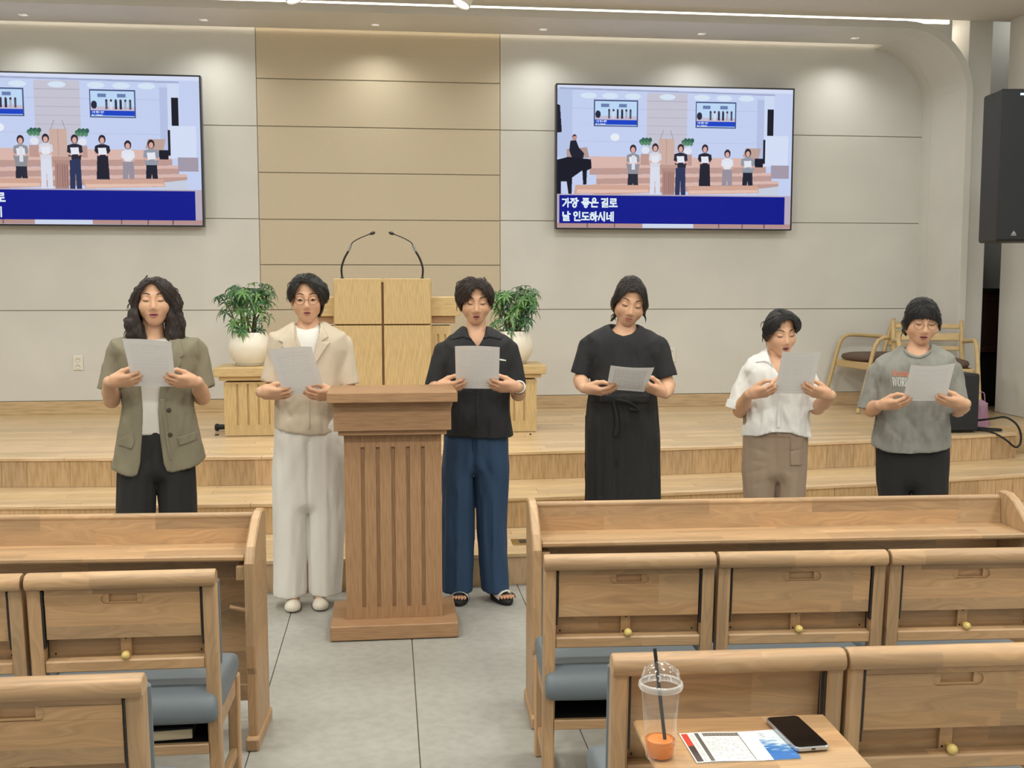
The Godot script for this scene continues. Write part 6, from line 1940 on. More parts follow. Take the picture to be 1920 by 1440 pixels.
func person(k: int, P: Dictionary) -> void:
	var o := thing("person", LABELS[k], "person", P.at, P.turn, "singers in front of the stage")
	var torso := P2.new(P.torso)
	var legs := P2.new(P.legs)
	var hem := P2.new(P.hem)
	var gap := P2.new(P.gap)
	# --- body: torso, legs, neck and arms as one field; head and hands on finer grids, all in one mesh
	var bm := MB.new()
	bm.col = Color.WHITE
	var B := F.new()
	var low: float = [0.86, 0.95, 0.92, 1.04, 0.90, 0.82][k]
	var trunk := Geometry2D.intersect_polygons(PackedVector2Array(P.torso), PackedVector2Array([Vector2(-0.5, low), Vector2(0.5, low), Vector2(0.5, 2), Vector2(-0.5, 2)]))
	B.ext.append([P2.new(Array(trunk[0])), 0.026, -0.004, 0.078, 0.07, 0.02])
	B.keep.append(P2.new([Vector2(-0.5, 0.03), Vector2(0.5, 0.03), Vector2(0.5, 2.0), Vector2(-0.5, 2.0)], 0.3))
	var shin: float = P.leghem + 0.1
	for q in Geometry2D.intersect_polygons(PackedVector2Array(P.legs), PackedVector2Array([Vector2(-0.5, shin), Vector2(0.5, shin), Vector2(0.5, 2), Vector2(-0.5, 2)])):
		B.ext.append([P2.new(Array(q)), 0.026, -0.004, 0.055, 0.045, 0.01])
	var nb: Vector3 = P.neck[1]
	var nt: Vector3 = P.neck[0]
	B.capsule(nb + Vector3(0, -0.03, -0.015), nt + Vector3(0, 0.045, -0.02), 0.056, 0.046, 0.035)
	B.capsule(nb + Vector3(-0.08, -0.035, -0.012), nb + Vector3(0.08, -0.035, -0.012), 0.042, 0.042, 0.03)
	var tau := deg_to_rad(P.tau)
	var grip := []
	for s in 2:
		var K: Vector3 = P.hands[s][0]
		var sg := 1.0 if s == 0 else -1.0
		var ph := deg_to_rad(P.hands[s][1])
		var fw := 0.2
		var a := Vector3(sg * cos(ph) * cos(fw), sin(ph), sin(fw)).normalized()
		var nz := Vector3(0, -sin(tau), cos(tau))
		nz = (nz - a * nz.dot(a)).normalized()
		grip.append(Transform3D(Basis(a, nz.cross(a) * sg, nz), K))
		var S: Vector3 = P.sleeves[s][0] + Vector3(0.02 * sg, -0.035, 0)
		var E: Vector3 = P.elbows[s]
		var W: Vector3 = grip[s] * Vector3(-0.09, 0, -0.004)
		B.capsule(S, E, 0.034, 0.035, 0.02)
		B.capsule(E, E.lerp(W, 0.45), 0.0355, 0.0345, 0.015)
		B.capsule(E.lerp(W, 0.45), W, 0.0345, 0.0245, 0.015)
	for sx in [-1.0, 1.0]:
		var fx: float
		fx = [[-0.085, 0.085], [-0.082, 0.042], [-0.083, 0.105], [-0.08, 0.08], [-0.08, 0.08], [-0.08, 0.08]][k][0 if sx < 0.0 else 1]
		B.capsule(Vector3(fx, 0.35, -0.004), Vector3(fx, 0.07, -0.01), 0.042, 0.03, 0.03)
		B.capsule(Vector3(fx, 0.055, -0.02), Vector3(fx, 0.045, 0.06), 0.026, 0.024, 0.02)
	snet(bm, B, Vector3(-0.33, 0.02, -0.13), Vector3(0.33, nt.y + 0.11, 0.3), 0.0115)
	# head
	var hd: Array = P.head
	var hb := Basis.from_euler(Vector3(deg_to_rad(hd[2]), deg_to_rad(hd[1]), deg_to_rad(hd[0]))).scaled(Vector3.ONE * hd[3])
	var hx := Transform3D(hb, P.eyes - hb * Vector3(0, -0.004, 0.077))
	var hf := Lids.new()
	hf.head = head_field([0.8, 0.6, 0.9, 0.1, 0.9, 0.8][k], [1.04, 0.97, 1.03, 1.06, 1.0, 1.12][k])
	hf.crown = P2.new(P.hair, 0.1)
	hf.place = hx
	hf.brow = P.eyes.y + 0.03
	bm.xf = hx
	snet(bm, hf, Vector3(-0.092, -0.17, -0.12), Vector3(0.092, 0.125, 0.112), 0.0042)
	# hands
	for s in 2:
		bm.xf = grip[s]
		if s == 1:    # mirrored hand: mesh it right-handed, then flip its faces
			var from := bm.ix.size()
			var v0 := bm.v.size()
			snet(bm, hand_field(1, 1.15), Vector3(-0.12, -0.05, -0.075), Vector3(0.098, 0.068, 0.026), 0.0034)
			for q in range(from, bm.ix.size(), 3):
				var t := bm.ix[q + 1]
				bm.ix[q + 1] = bm.ix[q + 2]
				bm.ix[q + 2] = t
			for q in range(v0, bm.n.size()):
				bm.n[q] = -bm.n[q]
		else:
			snet(bm, hand_field(0, 1.15), Vector3(-0.12, -0.05, -0.075), Vector3(0.098, 0.068, 0.026), 0.0034)
	bm.xf = Transform3D()
	part("body", bm, M.skin, o)
	face(o, hf, hx, k)
	hair(o, P, k, hx)
	match k:
		0: dress_blazer(o, P, torso, legs, hem, gap)
		1: dress_beige(o, P, torso, legs, hem, gap)
		2: dress_navy(o, P, torso, legs, hem, gap)
		3: dress_black(o, P, torso, legs, hem, gap)
		4: dress_white(o, P, torso, legs, hem, gap)
		5: dress_tee(o, P, torso, legs, hem, gap)
	sheet(k, P, o)

func face(o: Node, f: F, hx: Transform3D, k: int) -> void:
	var pt := func(x: float, y: float, up: float) -> Vector3:
		return hx * Vector3(x, y, surf(f, x, y, 0.13, 0.0) + up)
	for s in [-1.0, 1.0]:
		var br := []
		for q in 7:
			var t := q / 6.0
			br.append(pt.call(s * lerpf(0.014, 0.047, t), 0.0185 + 0.0065 * sin(t * PI * 0.75) - 0.004 * t * t, -0.0002))
		part("eyebrow", MB.new().tube(br, [0.0016, 0.0023, 0.0025, 0.0024, 0.002, 0.0015, 0.0008], 6), M.brow, o)
		var la := []
		for q in 7:
			var t := q / 6.0
			la.append(pt.call(s * lerpf(0.0165, 0.0455, t), -0.0095 - 0.003 * sin(t * PI) + 0.0035 * t, 0.0))
		part("eyelashes", MB.new().tube(la, [0.0008, 0.0015, 0.0018, 0.0019, 0.0019, 0.0015, 0.0008], 6), M.lash, o)
		if k == 1:
			var c: Vector3 = pt.call(s * 0.031, -0.0065, -0.0004)
			var iris := []
			for q in 5:
				iris.append(pt.call(s * 0.031 + lerpf(-0.0065, 0.0065, q / 4.0), -0.0062, -0.0006))
			part("iris", MB.new().tube(iris, [0.0012, 0.0034, 0.004, 0.0034, 0.0012], 8), M.lash, o)
	var open: float = [0.0042, 0.0036, 0.005, 0.0012, 0.0058, 0.005][k]
	var mw: float = [0.0225, 0.019, 0.018, 0.0205, 0.0195, 0.021][k]
	var up := []
	var lw := []
	var md := []
	for q in 9:
		var t := q / 8.0
		var x := lerpf(-mw, mw, t)
		var b := sin(t * PI)
		up.append(pt.call(x, -0.0715 + open * 0.55 * b + 0.0035 * b - 0.0012 * exp(-pow((t - 0.5) * 9, 2)), -0.0012))
		lw.append(pt.call(x * 0.92, -0.0735 - open * 0.8 * b - 0.0045 * b, -0.001))
		md.append(pt.call(x * 0.9, -0.0725 - open * 0.1 * b, -0.0012))
	part("upper_lip", MB.new().tube(up, [0.0008, 0.002, 0.003, 0.0037, 0.0036, 0.0037, 0.003, 0.002, 0.0008], 8), M.lip, o)
	part("lower_lip", MB.new().tube(lw, [0.0008, 0.0024, 0.0036, 0.0044, 0.0047, 0.0044, 0.0036, 0.0024, 0.0008], 8), M.lip, o)
	var ro := maxf(open * 0.75, 0.0012)
	part("mouth", MB.new().tube(md, [0.0007, ro * 0.5, ro * 0.8, ro, ro, ro, ro * 0.8, ro * 0.5, 0.0007], 8), M.mouth_dark, o)
	if k == 1 or k == 5:
		var m := mat("frame%d" % k, srgb(150, 112, 82) if k == 1 else srgb(150, 126, 108), 0.35, 0.3)
		var g := MB.new()
		for s in [-1.0, 1.0]:
			var ring := []
			for q in 25:
				var a := TAU * q / 24.0
				ring.append(hx * Vector3(s * 0.033 + 0.0235 * cos(a), -0.0095 + 0.0205 * sin(a), 0.093 - 0.006 * absf(cos(a)) * float(cos(a) * s > 0.0)))
			g.tube(ring, 0.0014, 6, false)
			g.tube([hx * Vector3(s * 0.0565, -0.004, 0.087), hx * Vector3(s * 0.072, -0.002, 0.06), hx * Vector3(s * 0.079, -0.002, 0.0), hx * Vector3(s * 0.078, -0.012, -0.02)], 0.0011, 6)
		g.tube([hx * Vector3(-0.0095, -0.007, 0.093), hx * Vector3(0, -0.003, 0.097), hx * Vector3(0.0095, -0.007, 0.093)], 0.0011, 6)
		part("glasses", g, m, o, "thin round metal glasses")
	if k == 1:
		for s in [-1.0, 1.0]:
			part("earring", MB.new().tube([hx * Vector3(s * 0.079, -0.05, -0.006), hx * Vector3(s * 0.0795, -0.056, -0.004)], 0.0026, 6), M.brass, o)

func hair(o: Node, P: Dictionary, k: int, hx: Transform3D) -> void:
	var col: Color = [srgb(52, 38, 36), srgb(36, 32, 32), srgb(58, 42, 38), srgb(52, 44, 42), srgb(34, 32, 33), srgb(33, 31, 33)][k]
	if not M.has("strand"):
		M["strand"] = noise_tex(0.05, [Color(0.45, 0.43, 0.42), Color(1, 1, 1)], [0.35, 0.65], 44, 3)
	var m := textured("hair%d" % k, M.strand, col, Vector3(14, 1.4, 14), 0.5)
	var f := F.new()
	var p2 := P2.new(P.hair, 0.1)
	var c: Vector3 = hx * Vector3(0, 0.03, -0.018)
	f.clip.append([p2, 0.0, c.z, 0.13, 0.022, 0.012, c + Vector3(0, 0, -0.004), Vector3(0.125, 0.125, 0.111)])
	if k == 0:
		f.ext.append([p2, 0.0, c.z + 0.012, 0.06, 0.035, 0.02])
	elif k == 3 or k == 5 or k == 1:
		f.ext.append([p2, 0.0, c.z - 0.02, 0.03, 0.02, 0.012])
	f.cut.append([P2.new(P.face, 0.12), c.z - 0.03 if k != 5 else c.z - 0.02, 0.5])
	folds(f, 60 + k, 0.006 if k == 0 else 0.004, Vector3(70, 16 if k == 0 else 8, 70))
	var b := bounds(P.hair, 0.012)
	var mb := MB.new()
	snet(mb, f, Vector3(b[0].x, b[0].y, c.z - 0.125), Vector3(b[1].x, b[1].y, c.z + 0.115), 0.0052)
	part("hair", mb, m, o)
	# combed locks lying on the hair, from the parting outwards
	var part_x: float = P.eyes.x + [-0.004, -0.03, 0.006, 0.008, 0.012, -0.002][k]
	var crown := Vector2(part_x, b[1].y - 0.03)
	var rl := RandomNumberGenerator.new()
	rl.seed = 300 + k
	var locks := MB.new()
	var ends := []
	for q in P.hair.size():
		ends.append(P.hair[q].lerp(P.hair[(q + 1) % P.hair.size()], rl.randf()))
	for q in P.face:
		if q.y > P.eyes.y - 0.01:
			for j in 2:
				ends.append(q + Vector2(rl.randf_range(-0.012, 0.012), 0.004))
	for e: Vector2 in ends:
		if e.y < P.eyes.y - 0.1 and k != 0:
			continue
		var path := []
		var rad := []
		var s0 := crown + Vector2(rl.randf_range(-0.02, 0.02), rl.randf_range(-0.03, 0.005))
		for j in 10:
			var t := j / 9.0
			var w := s0.lerp(e, t * 0.97) + Vector2(signf(e.x - part_x) * 0.016 * sin(t * PI), 0.012 * sin(t * PI))
			if p2.at(w.x, w.y) > -0.003:
				break
			var z := surf(f, w.x, w.y, c.z + 0.13, c.z - 0.06)
			if z < c.z - 0.05 or path.size() and absf(z - path[-1].z) > 0.03:
				break
			path.append(Vector3(w.x, w.y, z - 0.0004))
			rad.append([0.0015, 0.0024, 0.003, 0.0032, 0.0033, 0.0033, 0.0031, 0.0028, 0.0022, 0.0012][j])
		if path.size() == 10 and k != 3:      # the tip hangs free over the brow
			var dr: Vector3 = (path[9] - path[8]).normalized()
			rad[9] = 0.0021
			path.append(path[9] + dr * 0.006 + Vector3(0, -0.004, -0.001)); rad.append(0.0016)
			path.append(path[10] + Vector3(0, -rl.randf_range(0.003, 0.009), -0.001)); rad.append(0.0006)
		if path.size() > 3:
			locks.tube(path, rad, 5)
	if locks.v.size():
		part("hair_locks", locks, m, o)
	# loose curls and strands
	var r := RandomNumberGenerator.new()
	r.seed = 5 + k
	var st := MB.new()
	var n: int = [22, 4, 5, 8, 8, 8][k]
	for q in n:
		var i := r.randi_range(0, P.hair.size() - 1)
		var a: Vector2 = P.hair[i]
		if k > 0 and a.y > P.eyes.y + 0.075 and r.randf() < 0.7:
			continue
		var out := (a - Vector2(c.x, c.y)).normalized()
		var s := Vector3(a.x - out.x * 0.012, a.y + 0.012, c.z + r.randf_range(-0.03, 0.03))
		var ln := r.randf_range(0.025, 0.045)
		var e := s + Vector3(out.x * r.randf_range(0.2, 0.8), -0.9, r.randf_range(-0.2, 0.3)) * ln
		st.tube(bez([s, s.lerp(e, 0.4) + Vector3(out.x * 0.012, 0, 0), e, e + Vector3(-out.x * 0.004, -0.004, 0)], 8), [0.003, 0.003, 0.0028, 0.0025, 0.0022, 0.0018, 0.0014, 0.001, 0.0006], 5)
	if st.v.size():
		part("loose_strands", st, m, o)

func sleeve_shell(f: F, P: Dictionary, k := 0.014, flare := 0.0) -> void:
	for s in 2:
		var q: Array = P.sleeves[s]
		f.capsule(q[0] + Vector3(0.008 if s == 0 else -0.008, -0.016, 0), q[1], q[2] - 0.004, q[3] + flare, k, true)
		var dir: Vector3 = (q[1] - q[0]).normalized()
		var a: Vector3 = q[1] - dir * 0.035
		var b: Vector3 = q[1] + dir * 0.05
		f.bore.append([a, b - a, 1.0 / (b - a).length_squared(), q[3] + flare - 0.019, q[3] + flare - 0.016])

func upper(o: Node, called: String, P: Dictionary, torso: P2, hem: P2, gap, m: Material, inset: float, half: float, sleeves: bool, sd: int, amp: float, cs := 0.0076, label := "") -> F:
	var f := F.new()
	f.ext.append([torso, inset, 0.0, half, half - 0.012, 0.02])
	if sleeves:
		sleeve_shell(f, P)
	if gap != null:
		f.cut.append([gap, -0.02, 0.5])
	if hem != null:
		f.cut.append([hem, -0.5, 0.5])
	folds(f, sd, amp * 1.5, Vector3(15, 4.5, 9))
	f.crease = P.crease_up
	var b := bounds(P.torso, 0.05)
	var mb := MB.new()
	snet(mb, f, Vector3(minf(b[0].x, -0.3), b[0].y, -0.14), Vector3(maxf(b[1].x, 0.3), b[1].y, 0.16), cs)
	part(called, mb, m, o, label)
	return f

func lower(o: Node, called: String, P: Dictionary, legs: P2, m: Material, half: float, sd: int, amp: float, top := 2.0, fsx := 20.0) -> F:
	var f := F.new()
	f.ext.append([legs, 0.0, 0.0, half, half - 0.01, 0.01])
	f.plane.append([Vector3.DOWN, -P.leghem])
	f.plane.append([Vector3.UP, top])
	folds(f, sd, amp * 1.7, Vector3(fsx, 2.4, fsx))
	f.crease = P.crease_low
	var b := bounds(P.legs, 0.02)
	var mb := MB.new()
	snet(mb, f, Vector3(b[0].x, P.leghem - 0.03, -0.13), Vector3(b[1].x, minf(b[1].y, top + 0.02), 0.13), 0.0095)
	part(called, mb, m, o)
	return f

func L2(P: Dictionary, pts: Array) -> Array:      # outlines given in metres round the figure's own axis
	return pts.map(func(q): return Vector2(q[0], q[1]))

func shoes(o: Node, fx: float, z: float, m: Material, called := "shoe") -> void:
	for s in [-1.0, 1.0]:
		var f := F.new()
		f.capsule(Vector3(s * fx, 0.036, -0.07 + z), Vector3(s * (fx + 0.012), 0.03, 0.11 + z), 0.036, 0.03, 0.01)
		f.ell.append([Vector3(s * (fx + 0.01), 0.03, 0.09 + z), Vector3(0.042, 0.026, 0.06), 0.02])
		f.plane.append([Vector3.DOWN, -0.004])
		var mb := MB.new()
		snet(mb, f, Vector3(s * fx - 0.07, 0.0, -0.12 + z), Vector3(s * fx + 0.07, 0.08, 0.17 + z), 0.007)
		part(called, mb, m, o)

func dress_blazer(o: Node, P: Dictionary, torso: P2, legs: P2, hem: P2, gap: P2) -> void:
	var m := cloth("olive_linen", srgb(138, 131, 111), 0.9)
	lower(o, "trousers", P, legs, cloth("black_cloth", srgb(36, 36, 38), 0.85, 0.1), 0.098, 3, 0.005, 0.9)
	var f := upper(o, "blazer", P, torso, hem, gap, m, 0.0, 0.112, true, 4, 0.006)
	var g := upper(o, "inner_top", P, torso, P2.new(L2(P, [[-0.4, 0.885], [0.4, 0.885], [0.4, 0.5], [-0.4, 0.5]])), null, cloth("white_cloth", srgb(222, 218, 212), 0.85), 0.014, 0.1, false, 5, 0.003)
	# lapels, pocket flaps and buttons
	patch("lapel", L2(P, [[-0.03, 1.335], [-0.06, 1.325], [-0.088, 1.24], [-0.07, 1.235], [-0.075, 1.21], [-0.028, 1.07], [-0.026, 1.15], [-0.034, 1.25]]), f, 0.006, m, o)
	patch("lapel", L2(P, [[0.098, 1.335], [0.125, 1.32], [0.14, 1.24], [0.122, 1.235], [0.128, 1.21], [0.05, 1.07], [0.06, 1.15], [0.082, 1.25]]), f, 0.006, m, o)
	patch("pocket_flap", L2(P, [[-0.165, 0.86], [-0.092, 0.905], [-0.085, 0.86], [-0.098, 0.825], [-0.168, 0.845]]), f, 0.007, m, o)
	patch("pocket_flap", L2(P, [[0.098, 0.872], [0.188, 0.893], [0.192, 0.855], [0.105, 0.83]]), f, 0.007, m, o)
	patch("front_edge", L2(P, [[0.028, 1.05], [0.05, 1.05], [0.06, 0.93], [0.062, 0.85], [0.075, 0.76], [0.062, 0.77], [0.046, 0.86], [0.04, 0.95]]), f, 0.005, m, o)
	var bt := mat("horn", srgb(66, 56, 48), 0.4)
	button("button", 0.066, 0.997, f, 0.011, bt, o)
	button("button", 0.068, 0.885, f, 0.011, bt, o)
	shoes(o, 0.09, 0.02, M.black)

func dress_beige(o: Node, P: Dictionary, torso: P2, legs: P2, hem: P2, gap: P2) -> void:
	var m := cloth("beige_linen", srgb(214, 200, 180), 0.9)
	var w := cloth("white_trouser", srgb(242, 239, 234), 0.8)
	lower(o, "trousers", P, legs, w, 0.092, 13, 0.005)
	upper(o, "tee", P, torso, P2.new(L2(P, [[-0.4, 0.862], [0.4, 0.862], [0.4, 0.5], [-0.4, 0.5]])), P2.new(L2(P, [[-0.055, 1.42], [0.06, 1.42], [0.045, 1.362], [0.0, 1.352], [-0.04, 1.362]])), cloth("white_tee", srgb(236, 235, 232), 0.8), 0.011, 0.1, false, 5, 0.002)
	var f := upper(o, "jacket", P, torso, hem, gap, m, 0.0, 0.108, true, 14, 0.005)
	patch("lapel", L2(P, [[-0.052, 1.392], [-0.078, 1.372], [-0.118, 1.318], [-0.134, 1.303], [-0.108, 1.292], [-0.116, 1.276], [-0.012, 1.15], [-0.03, 1.24], [-0.05, 1.31]]), f, 0.011, m, o)
	patch("lapel", L2(P, [[0.056, 1.392], [0.08, 1.375], [0.104, 1.318], [0.07, 1.298], [0.112, 1.296], [0.045, 1.195], [0.006, 1.15], [0.03, 1.24], [0.052, 1.31]]), f, 0.011, m, o)
	patch("front_placket", L2(P, [[-0.003, 1.15], [0.014, 1.15], [0.012, 0.885], [-0.001, 0.882]]), f, 0.005, m, o)
	for s in [-1.0, 1.0]:
		var sf := F.new()
		var cx: float = 0.062 * s - 0.02
		sf.capsule(Vector3(cx, 0.032, -0.05), Vector3(cx + 0.004 * s, 0.024, 0.095), 0.03, 0.03, 0.01)
		sf.ell.append([Vector3(cx + 0.004 * s, 0.022, 0.085), Vector3(0.038, 0.022, 0.045), 0.02])
		sf.plane.append([Vector3.DOWN, -0.006])
		var mb := MB.new()
		snet(mb, sf, Vector3(cx - 0.06, 0.0, -0.1), Vector3(cx + 0.06, 0.07, 0.15), 0.006)
		part("shoe", mb, mat("cream_leather", srgb(228, 220, 206), 0.45), o)
		var sole := MB.new()
		sole.xf = Transform3D(Basis.from_scale(Vector3(1, 1, 2.1)), Vector3(cx, 0, 0.03))
		sole.lathe([Vector2(0.038, 0.0), Vector2(0.039, 0.007), Vector2(0.0, 0.007)], 20)
		part("shoe_sole", sole, M.black, o)
		var bk := MB.new()
		for q in [[-0.016, 0.0], [0.016, 0.0]]:
			bk.box(Vector3(cx + q[0], 0.043, 0.1), Vector3(0.004, 0.004, 0.022), 0.001)
		for q in [0.089, 0.111]:
			bk.box(Vector3(cx, 0.043, q), Vector3(0.034, 0.004, 0.004), 0.001)
		part("shoe_buckle", bk, M.white_plastic, o)

func dress_navy(o: Node, P: Dictionary, torso: P2, legs: P2, hem: P2, gap: P2) -> void:
	var m := cloth("black_shirt", srgb(34, 35, 39), 0.8, 0.15)
	var nv := cloth("navy_cloth", srgb(42, 70, 104), 0.8, 0.25)
	var t := lower(o, "trousers", P, legs, nv, 0.092, 23, 0.006)
	var f := upper(o, "shirt", P, torso, hem, gap, m, 0.0, 0.112, true, 24, 0.006)
	patch("collar", L2(P, [[-0.066, 1.387], [-0.045, 1.37], [0.0, 1.282], [-0.022, 1.302], [-0.06, 1.315], [-0.118, 1.3], [-0.136, 1.314], [-0.1, 1.355]]), f, 0.008, m, o)
	patch("collar", L2(P, [[0.066, 1.387], [0.045, 1.37], [0.01, 1.282], [0.028, 1.302], [0.066, 1.315], [0.122, 1.302], [0.138, 1.316], [0.102, 1.355]]), f, 0.008, m, o)
	patch("chest_pocket_tag", L2(P, [[0.115, 1.212], [0.148, 1.205], [0.148, 1.198], [0.115, 1.205]]), f, 0.003, M.white_plastic, o, 0.003)
	patch("placket", L2(P, [[0.0, 1.28], [0.022, 1.28], [0.022, 0.872], [0.0, 0.872]]), f, 0.004, m, o)
	for y in [1.055, 0.96]:
		button("button", 0.012, y, f, 0.007, M.black, o)
	part("drawstring", MB.new().tube(bez([Vector3(-0.01, 0.875, surf(t, -0.01, 0.86) + 0.006), Vector3(-0.012, 0.84, surf(t, -0.012, 0.84) + 0.005), Vector3(-0.008, 0.76, surf(t, -0.008, 0.76) + 0.005)], 10), 0.003, 6), nv, o)
	part("drawstring", MB.new().tube(bez([Vector3(0.0, 0.875, surf(t, 0.0, 0.86) + 0.006), Vector3(0.014, 0.85, surf(t, 0.014, 0.85) + 0.006), Vector3(0.018, 0.835, surf(t, 0.018, 0.835) + 0.006)], 8), 0.003, 6), nv, o)
	# watch, bracelet and ring on the hand at the right
	var W: Vector3 = P.hands[1][0] + Vector3(0.092, 0.0, -0.03)
	var E: Vector3 = P.elbows[1]
	var dir := (E - W).normalized()
	for q in [[0.012, 0.0285, "white_plastic", "watch_strap"], [0.03, 0.0295, "black", "bracelet"]]:
		var c: Vector3 = W + dir * q[0]
		var a := dir.cross(Vector3.UP).normalized()
		var b := dir.cross(a)
		var ring := []
		for j in 21:
			ring.append(c + (a * cos(TAU * j / 20.0) + b * sin(TAU * j / 20.0)) * q[1])
		part(q[3], MB.new().tube(ring, 0.0042, 6, false), M[q[2]], o)
	# sandals
	for s in [-1.0, 1.0]:
		var cx: float = -0.083 if s < 0 else 0.118
		var turn := 0.0 if s < 0 else 0.35
		var fo := Node3D.new()
		fo.name = "sandal"
		fo.position = Vector3(cx, 0, 0.0)
		fo.rotation.y = turn
		o.add_child(fo, true)
		var so := MB.new()
		so.xf = Transform3D(Basis.from_scale(Vector3(1, 1, 2.4)), Vector3(0, 0, 0.02))
		so.lathe([Vector2(0.0, 0.001), Vector2(0.042, 0.001), Vector2(0.046, 0.012), Vector2(0.045, 0.03), Vector2(0.0, 0.032)], 24)
		part("sole", so, M.rubber, fo)
		var st := MB.new()
		var rows := []
		for i in 5:
			var row := PackedVector3Array()
			for j in 13:
				var a := PI * j / 12.0
				row.append(Vector3(0.045 * cos(a), 0.028 + 0.038 * sin(a), 0.05 + 0.014 * i - 0.008 * sin(a)))
			rows.append(row)
		st.grid(rows, false)
		part("strap", st, M.white_plastic, fo)
		for q in 5:
			part("toe", MB.new().tube([Vector3(-0.03 + 0.014 * q, 0.038, 0.07), Vector3(-0.031 + 0.0145 * q, 0.04, 0.108 - 0.004 * absf(q - 3.0)), Vector3(-0.031 + 0.0145 * q, 0.036, 0.12 - 0.004 * absf(q - 3.0))], [0.008, 0.0085, 0.005], 8), M.skin, fo)

func dress_black(o: Node, P: Dictionary, torso: P2, legs: P2, hem: P2, gap: P2) -> void:
	var m := cloth("black_top", srgb(38, 39, 43), 0.85, 0.15)
	var s := cloth("black_skirt", srgb(31, 31, 33), 0.8, 0.12)
	var f := upper(o, "top", P, torso, hem, gap, m, 0.0, 0.112, true, 34, 0.006)
	var t := lower(o, "skirt", P, legs, s, 0.118, 33, 0.007, 1.045, 26.0)
	patch("waistband", L2(P, [[-0.145, 1.04], [0.15, 1.036], [0.158, 0.995], [-0.155, 0.995]]), t, 0.006, s, o, 0.006)
	part("tie_belt", MB.new().tube(bez([Vector3(-0.05, 1.01, surf(t, -0.05, 1.01) + 0.004), Vector3(-0.035, 0.95, surf(t, -0.035, 0.95) + 0.008), Vector3(-0.03, 0.87, surf(t, -0.03, 0.87) + 0.009), Vector3(-0.04, 0.83, surf(t, -0.04, 0.83) + 0.008)], 12), [0.006, 0.008, 0.009, 0.009, 0.01, 0.01, 0.01, 0.011, 0.011, 0.012, 0.012, 0.011, 0.006], 8), s, o)
	part("tie_belt", MB.new().tube(bez([Vector3(-0.03, 1.012, surf(t, -0.03, 1.01) + 0.006), Vector3(0.03, 1.0, surf(t, 0.03, 1.0) + 0.012), Vector3(0.075, 0.965, surf(t, 0.075, 0.965) + 0.008), Vector3(0.03, 0.968, surf(t, 0.03, 0.968) + 0.01)], 12), 0.007, 8), s, o)
	shoes(o, 0.08, 0.02, M.black)

func dress_white(o: Node, P: Dictionary, torso: P2, legs: P2, hem: P2, gap: P2) -> void:
	var m := cloth("white_shirt", srgb(240, 240, 240), 0.75)
	var tp := cloth("taupe_cloth", srgb(158, 138, 120), 0.85)
	var t := lower(o, "trousers", P, legs, tp, 0.095, 43, 0.006, 2.0, 24.0)
	var f := upper(o, "shirt", P, torso, hem, gap, m, 0.0, 0.115, true, 44, 0.008)
	patch("collar", L2(P, [[-0.062, 1.262], [-0.045, 1.22], [0.002, 1.145], [-0.012, 1.148], [-0.052, 1.18], [-0.072, 1.186], [-0.118, 1.18], [-0.088, 1.235]]), f, 0.008, m, o)
	patch("collar", L2(P, [[0.075, 1.24], [0.058, 1.2], [0.01, 1.145], [0.03, 1.15], [0.07, 1.17], [0.11, 1.165], [0.1, 1.215]]), f, 0.008, m, o)
	patch("placket", L2(P, [[-0.004, 1.14], [0.02, 1.14], [0.014, 0.86], [-0.006, 0.86]]), f, 0.005, m, o)
	for s in 2:
		var q: Array = P.sleeves[s]
		var dir: Vector3 = (q[1] - q[0]).normalized()
		part("cuff", MB.new().tube([q[1] - dir * 0.04, q[1] - dir * 0.002], [q[3] + 0.001, q[3] + 0.003], 28, false), m, o)
	patch("pocket", L2(P, [[0.062, 0.825], [0.125, 0.82], [0.127, 0.672], [0.064, 0.672]]), t, 0.006, tp, o)
	patch("waist_band", L2(P, [[-0.15, 0.848], [0.145, 0.842], [0.145, 0.81], [-0.152, 0.815]]), t, 0.004, tp, o, 0.006)
	shoes(o, 0.08, 0.02, M.black)

func dress_tee(o: Node, P: Dictionary, torso: P2, legs: P2, hem: P2, gap: P2) -> void:
	if not M.has("washed"):
		M["washed"] = noise_tex(0.01, [Color(0.9, 0.9, 0.9), Color(0.96, 0.96, 0.96), Color(1, 1, 1)], [0.25, 0.5, 0.8], 51, 5)
	var m := textured("washed_grey", M.washed, srgb(142, 142, 137), Vector3(2.5, 1.6, 2.5), 0.9)
	m.rim_enabled = true
	m.rim = 0.3
	lower(o, "trousers", P, legs, cloth("black_jersey", srgb(30, 30, 32), 0.85, 0.1), 0.1, 53, 0.003)
	var f := upper(o, "tee", P, torso, hem, gap, m, 0.0, 0.125, true, 54, 0.007)
	# ribbed neckband
	var ring := []
	for q in P.gap.slice(2, 7):
		ring.append(Vector3(q.x, q.y - 0.004, surf(f, q.x, q.y - 0.006) + 0.001))
	part("neckband", MB.new().tube(bez(ring, 16), 0.008, 8), m, o)
	var pb: Array = P.paper
	chest_print(o, "WORLD", 0.042, 0.42, Vector2(-0.1, 1.085), f, mat("print_white", srgb(226, 226, 222), 0.7), "white block letters")
	chest_print(o, "Necomaco", 0.028, 0.52, Vector2(-0.102, 1.128), f, mat("print_orange", srgb(236, 138, 104), 0.7), "orange script letters")
	shoes(o, 0.08, 0.02, M.black)

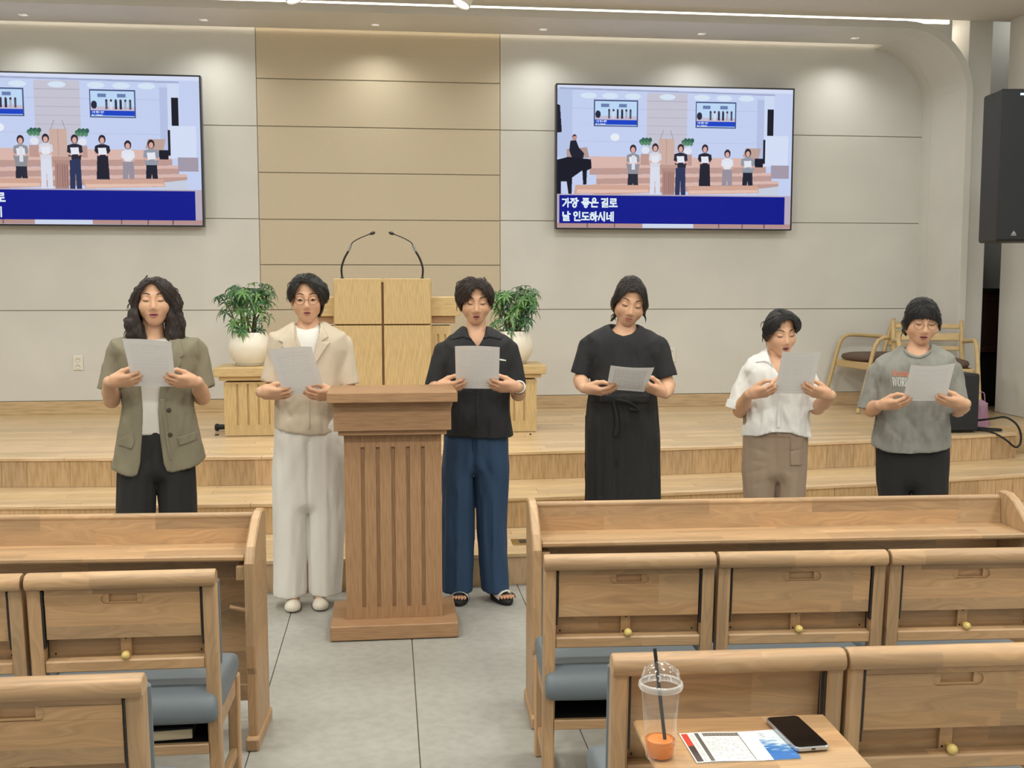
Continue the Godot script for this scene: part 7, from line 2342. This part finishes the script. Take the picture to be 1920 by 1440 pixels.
func chest_print(o: Node, text: String, size: float, squeeze: float, at: Vector2, f: F, m: Material, label: String) -> void:
	var fn := SystemFont.new()
	fn.font_names = PackedStringArray(["Droid Serif"])
	var tm := TextMesh.new()
	tm.text = text
	tm.font = fn
	tm.font_size = 64
	tm.pixel_size = size / 46.0
	tm.depth = 0.004
	tm.curve_step = 2.0
	tm.horizontal_alignment = HORIZONTAL_ALIGNMENT_LEFT
	var a := tm.get_mesh_arrays()
	var v: PackedVector3Array = a[Mesh.ARRAY_VERTEX]
	for i in v.size():
		var p := v[i]
		var x := at.x + p.x * squeeze
		var y := at.y + p.y
		v[i] = Vector3(x, y, surf(f, x, y) + (0.0022 if p.z > 0.0 else -0.002))
	a[Mesh.ARRAY_VERTEX] = v
	var am := ArrayMesh.new()
	am.add_surface_from_arrays(Mesh.PRIMITIVE_TRIANGLES, a)
	var mi := MeshInstance3D.new()
	mi.name = "chest_print"
	mi.mesh = am
	mi.material_override = m
	mi.set_meta("label", label)
	o.add_child(mi, true)

func sheet_image(k: int) -> Image:
	var im := Image.create(210, 297, false, Image.FORMAT_RGB8)
	im.fill(srgb(240, 240, 243))
	var r := RandomNumberGenerator.new()
	r.seed = 90 + k
	var ink := srgb(160, 160, 166) if k == 3 else srgb(222, 222, 227)
	var y := 34
	while y < 275:
		var x := 24
		while x < 184:
			var l := r.randi_range(4, 15)
			im.fill_rect(Rect2i(x, y, mini(l, 186 - x), 3), ink)
			x += l + r.randi_range(2, 6)
		if r.randf() < 0.5:
			im.fill_rect(Rect2i(22, y + 6, 166, 1), ink.lightened(0.3))
		y += 11 if k == 3 else r.randi_range(11, 17)
	return im

func sheet(k: int, P: Dictionary, person_node: Node3D) -> void:
	var o := thing("song_sheet", SHEETS[k], "paper", P.at, P.turn, "song sheets held by the singers")
	var m := mat("sheet%d" % k, Color.WHITE, 0.75)
	m.albedo_texture = ImageTexture.create_from_image(sheet_image(k))
	m.backlight_enabled = true
	m.backlight = Color(0.5, 0.5, 0.5)
	m.cull_mode = BaseMaterial3D.CULL_DISABLED
	var q: Array = P.paper
	var n := ((q[1] - q[0]) as Vector3).cross(q[3] - q[0]).normalized()
	var bow: float = [0.004, 0.006, 0.004, -0.006, -0.012, -0.01][k]
	var front := []
	for i in 9:
		var row := PackedVector3Array()
		for j in 9:
			var t := j / 8.0
			var s := i / 8.0
			var p: Vector3 = (q[0] as Vector3).lerp(q[1], t).lerp((q[3] as Vector3).lerp(q[2], t), s)
			row.append(p + Vector3(0, bow * sin(t * PI) * (1.0 - s), bow * sin(t * PI)))
		front.append(row)
	var mb := MB.new()
	mb.grid(front, false, false, true)
	part("page", mb, m, o)
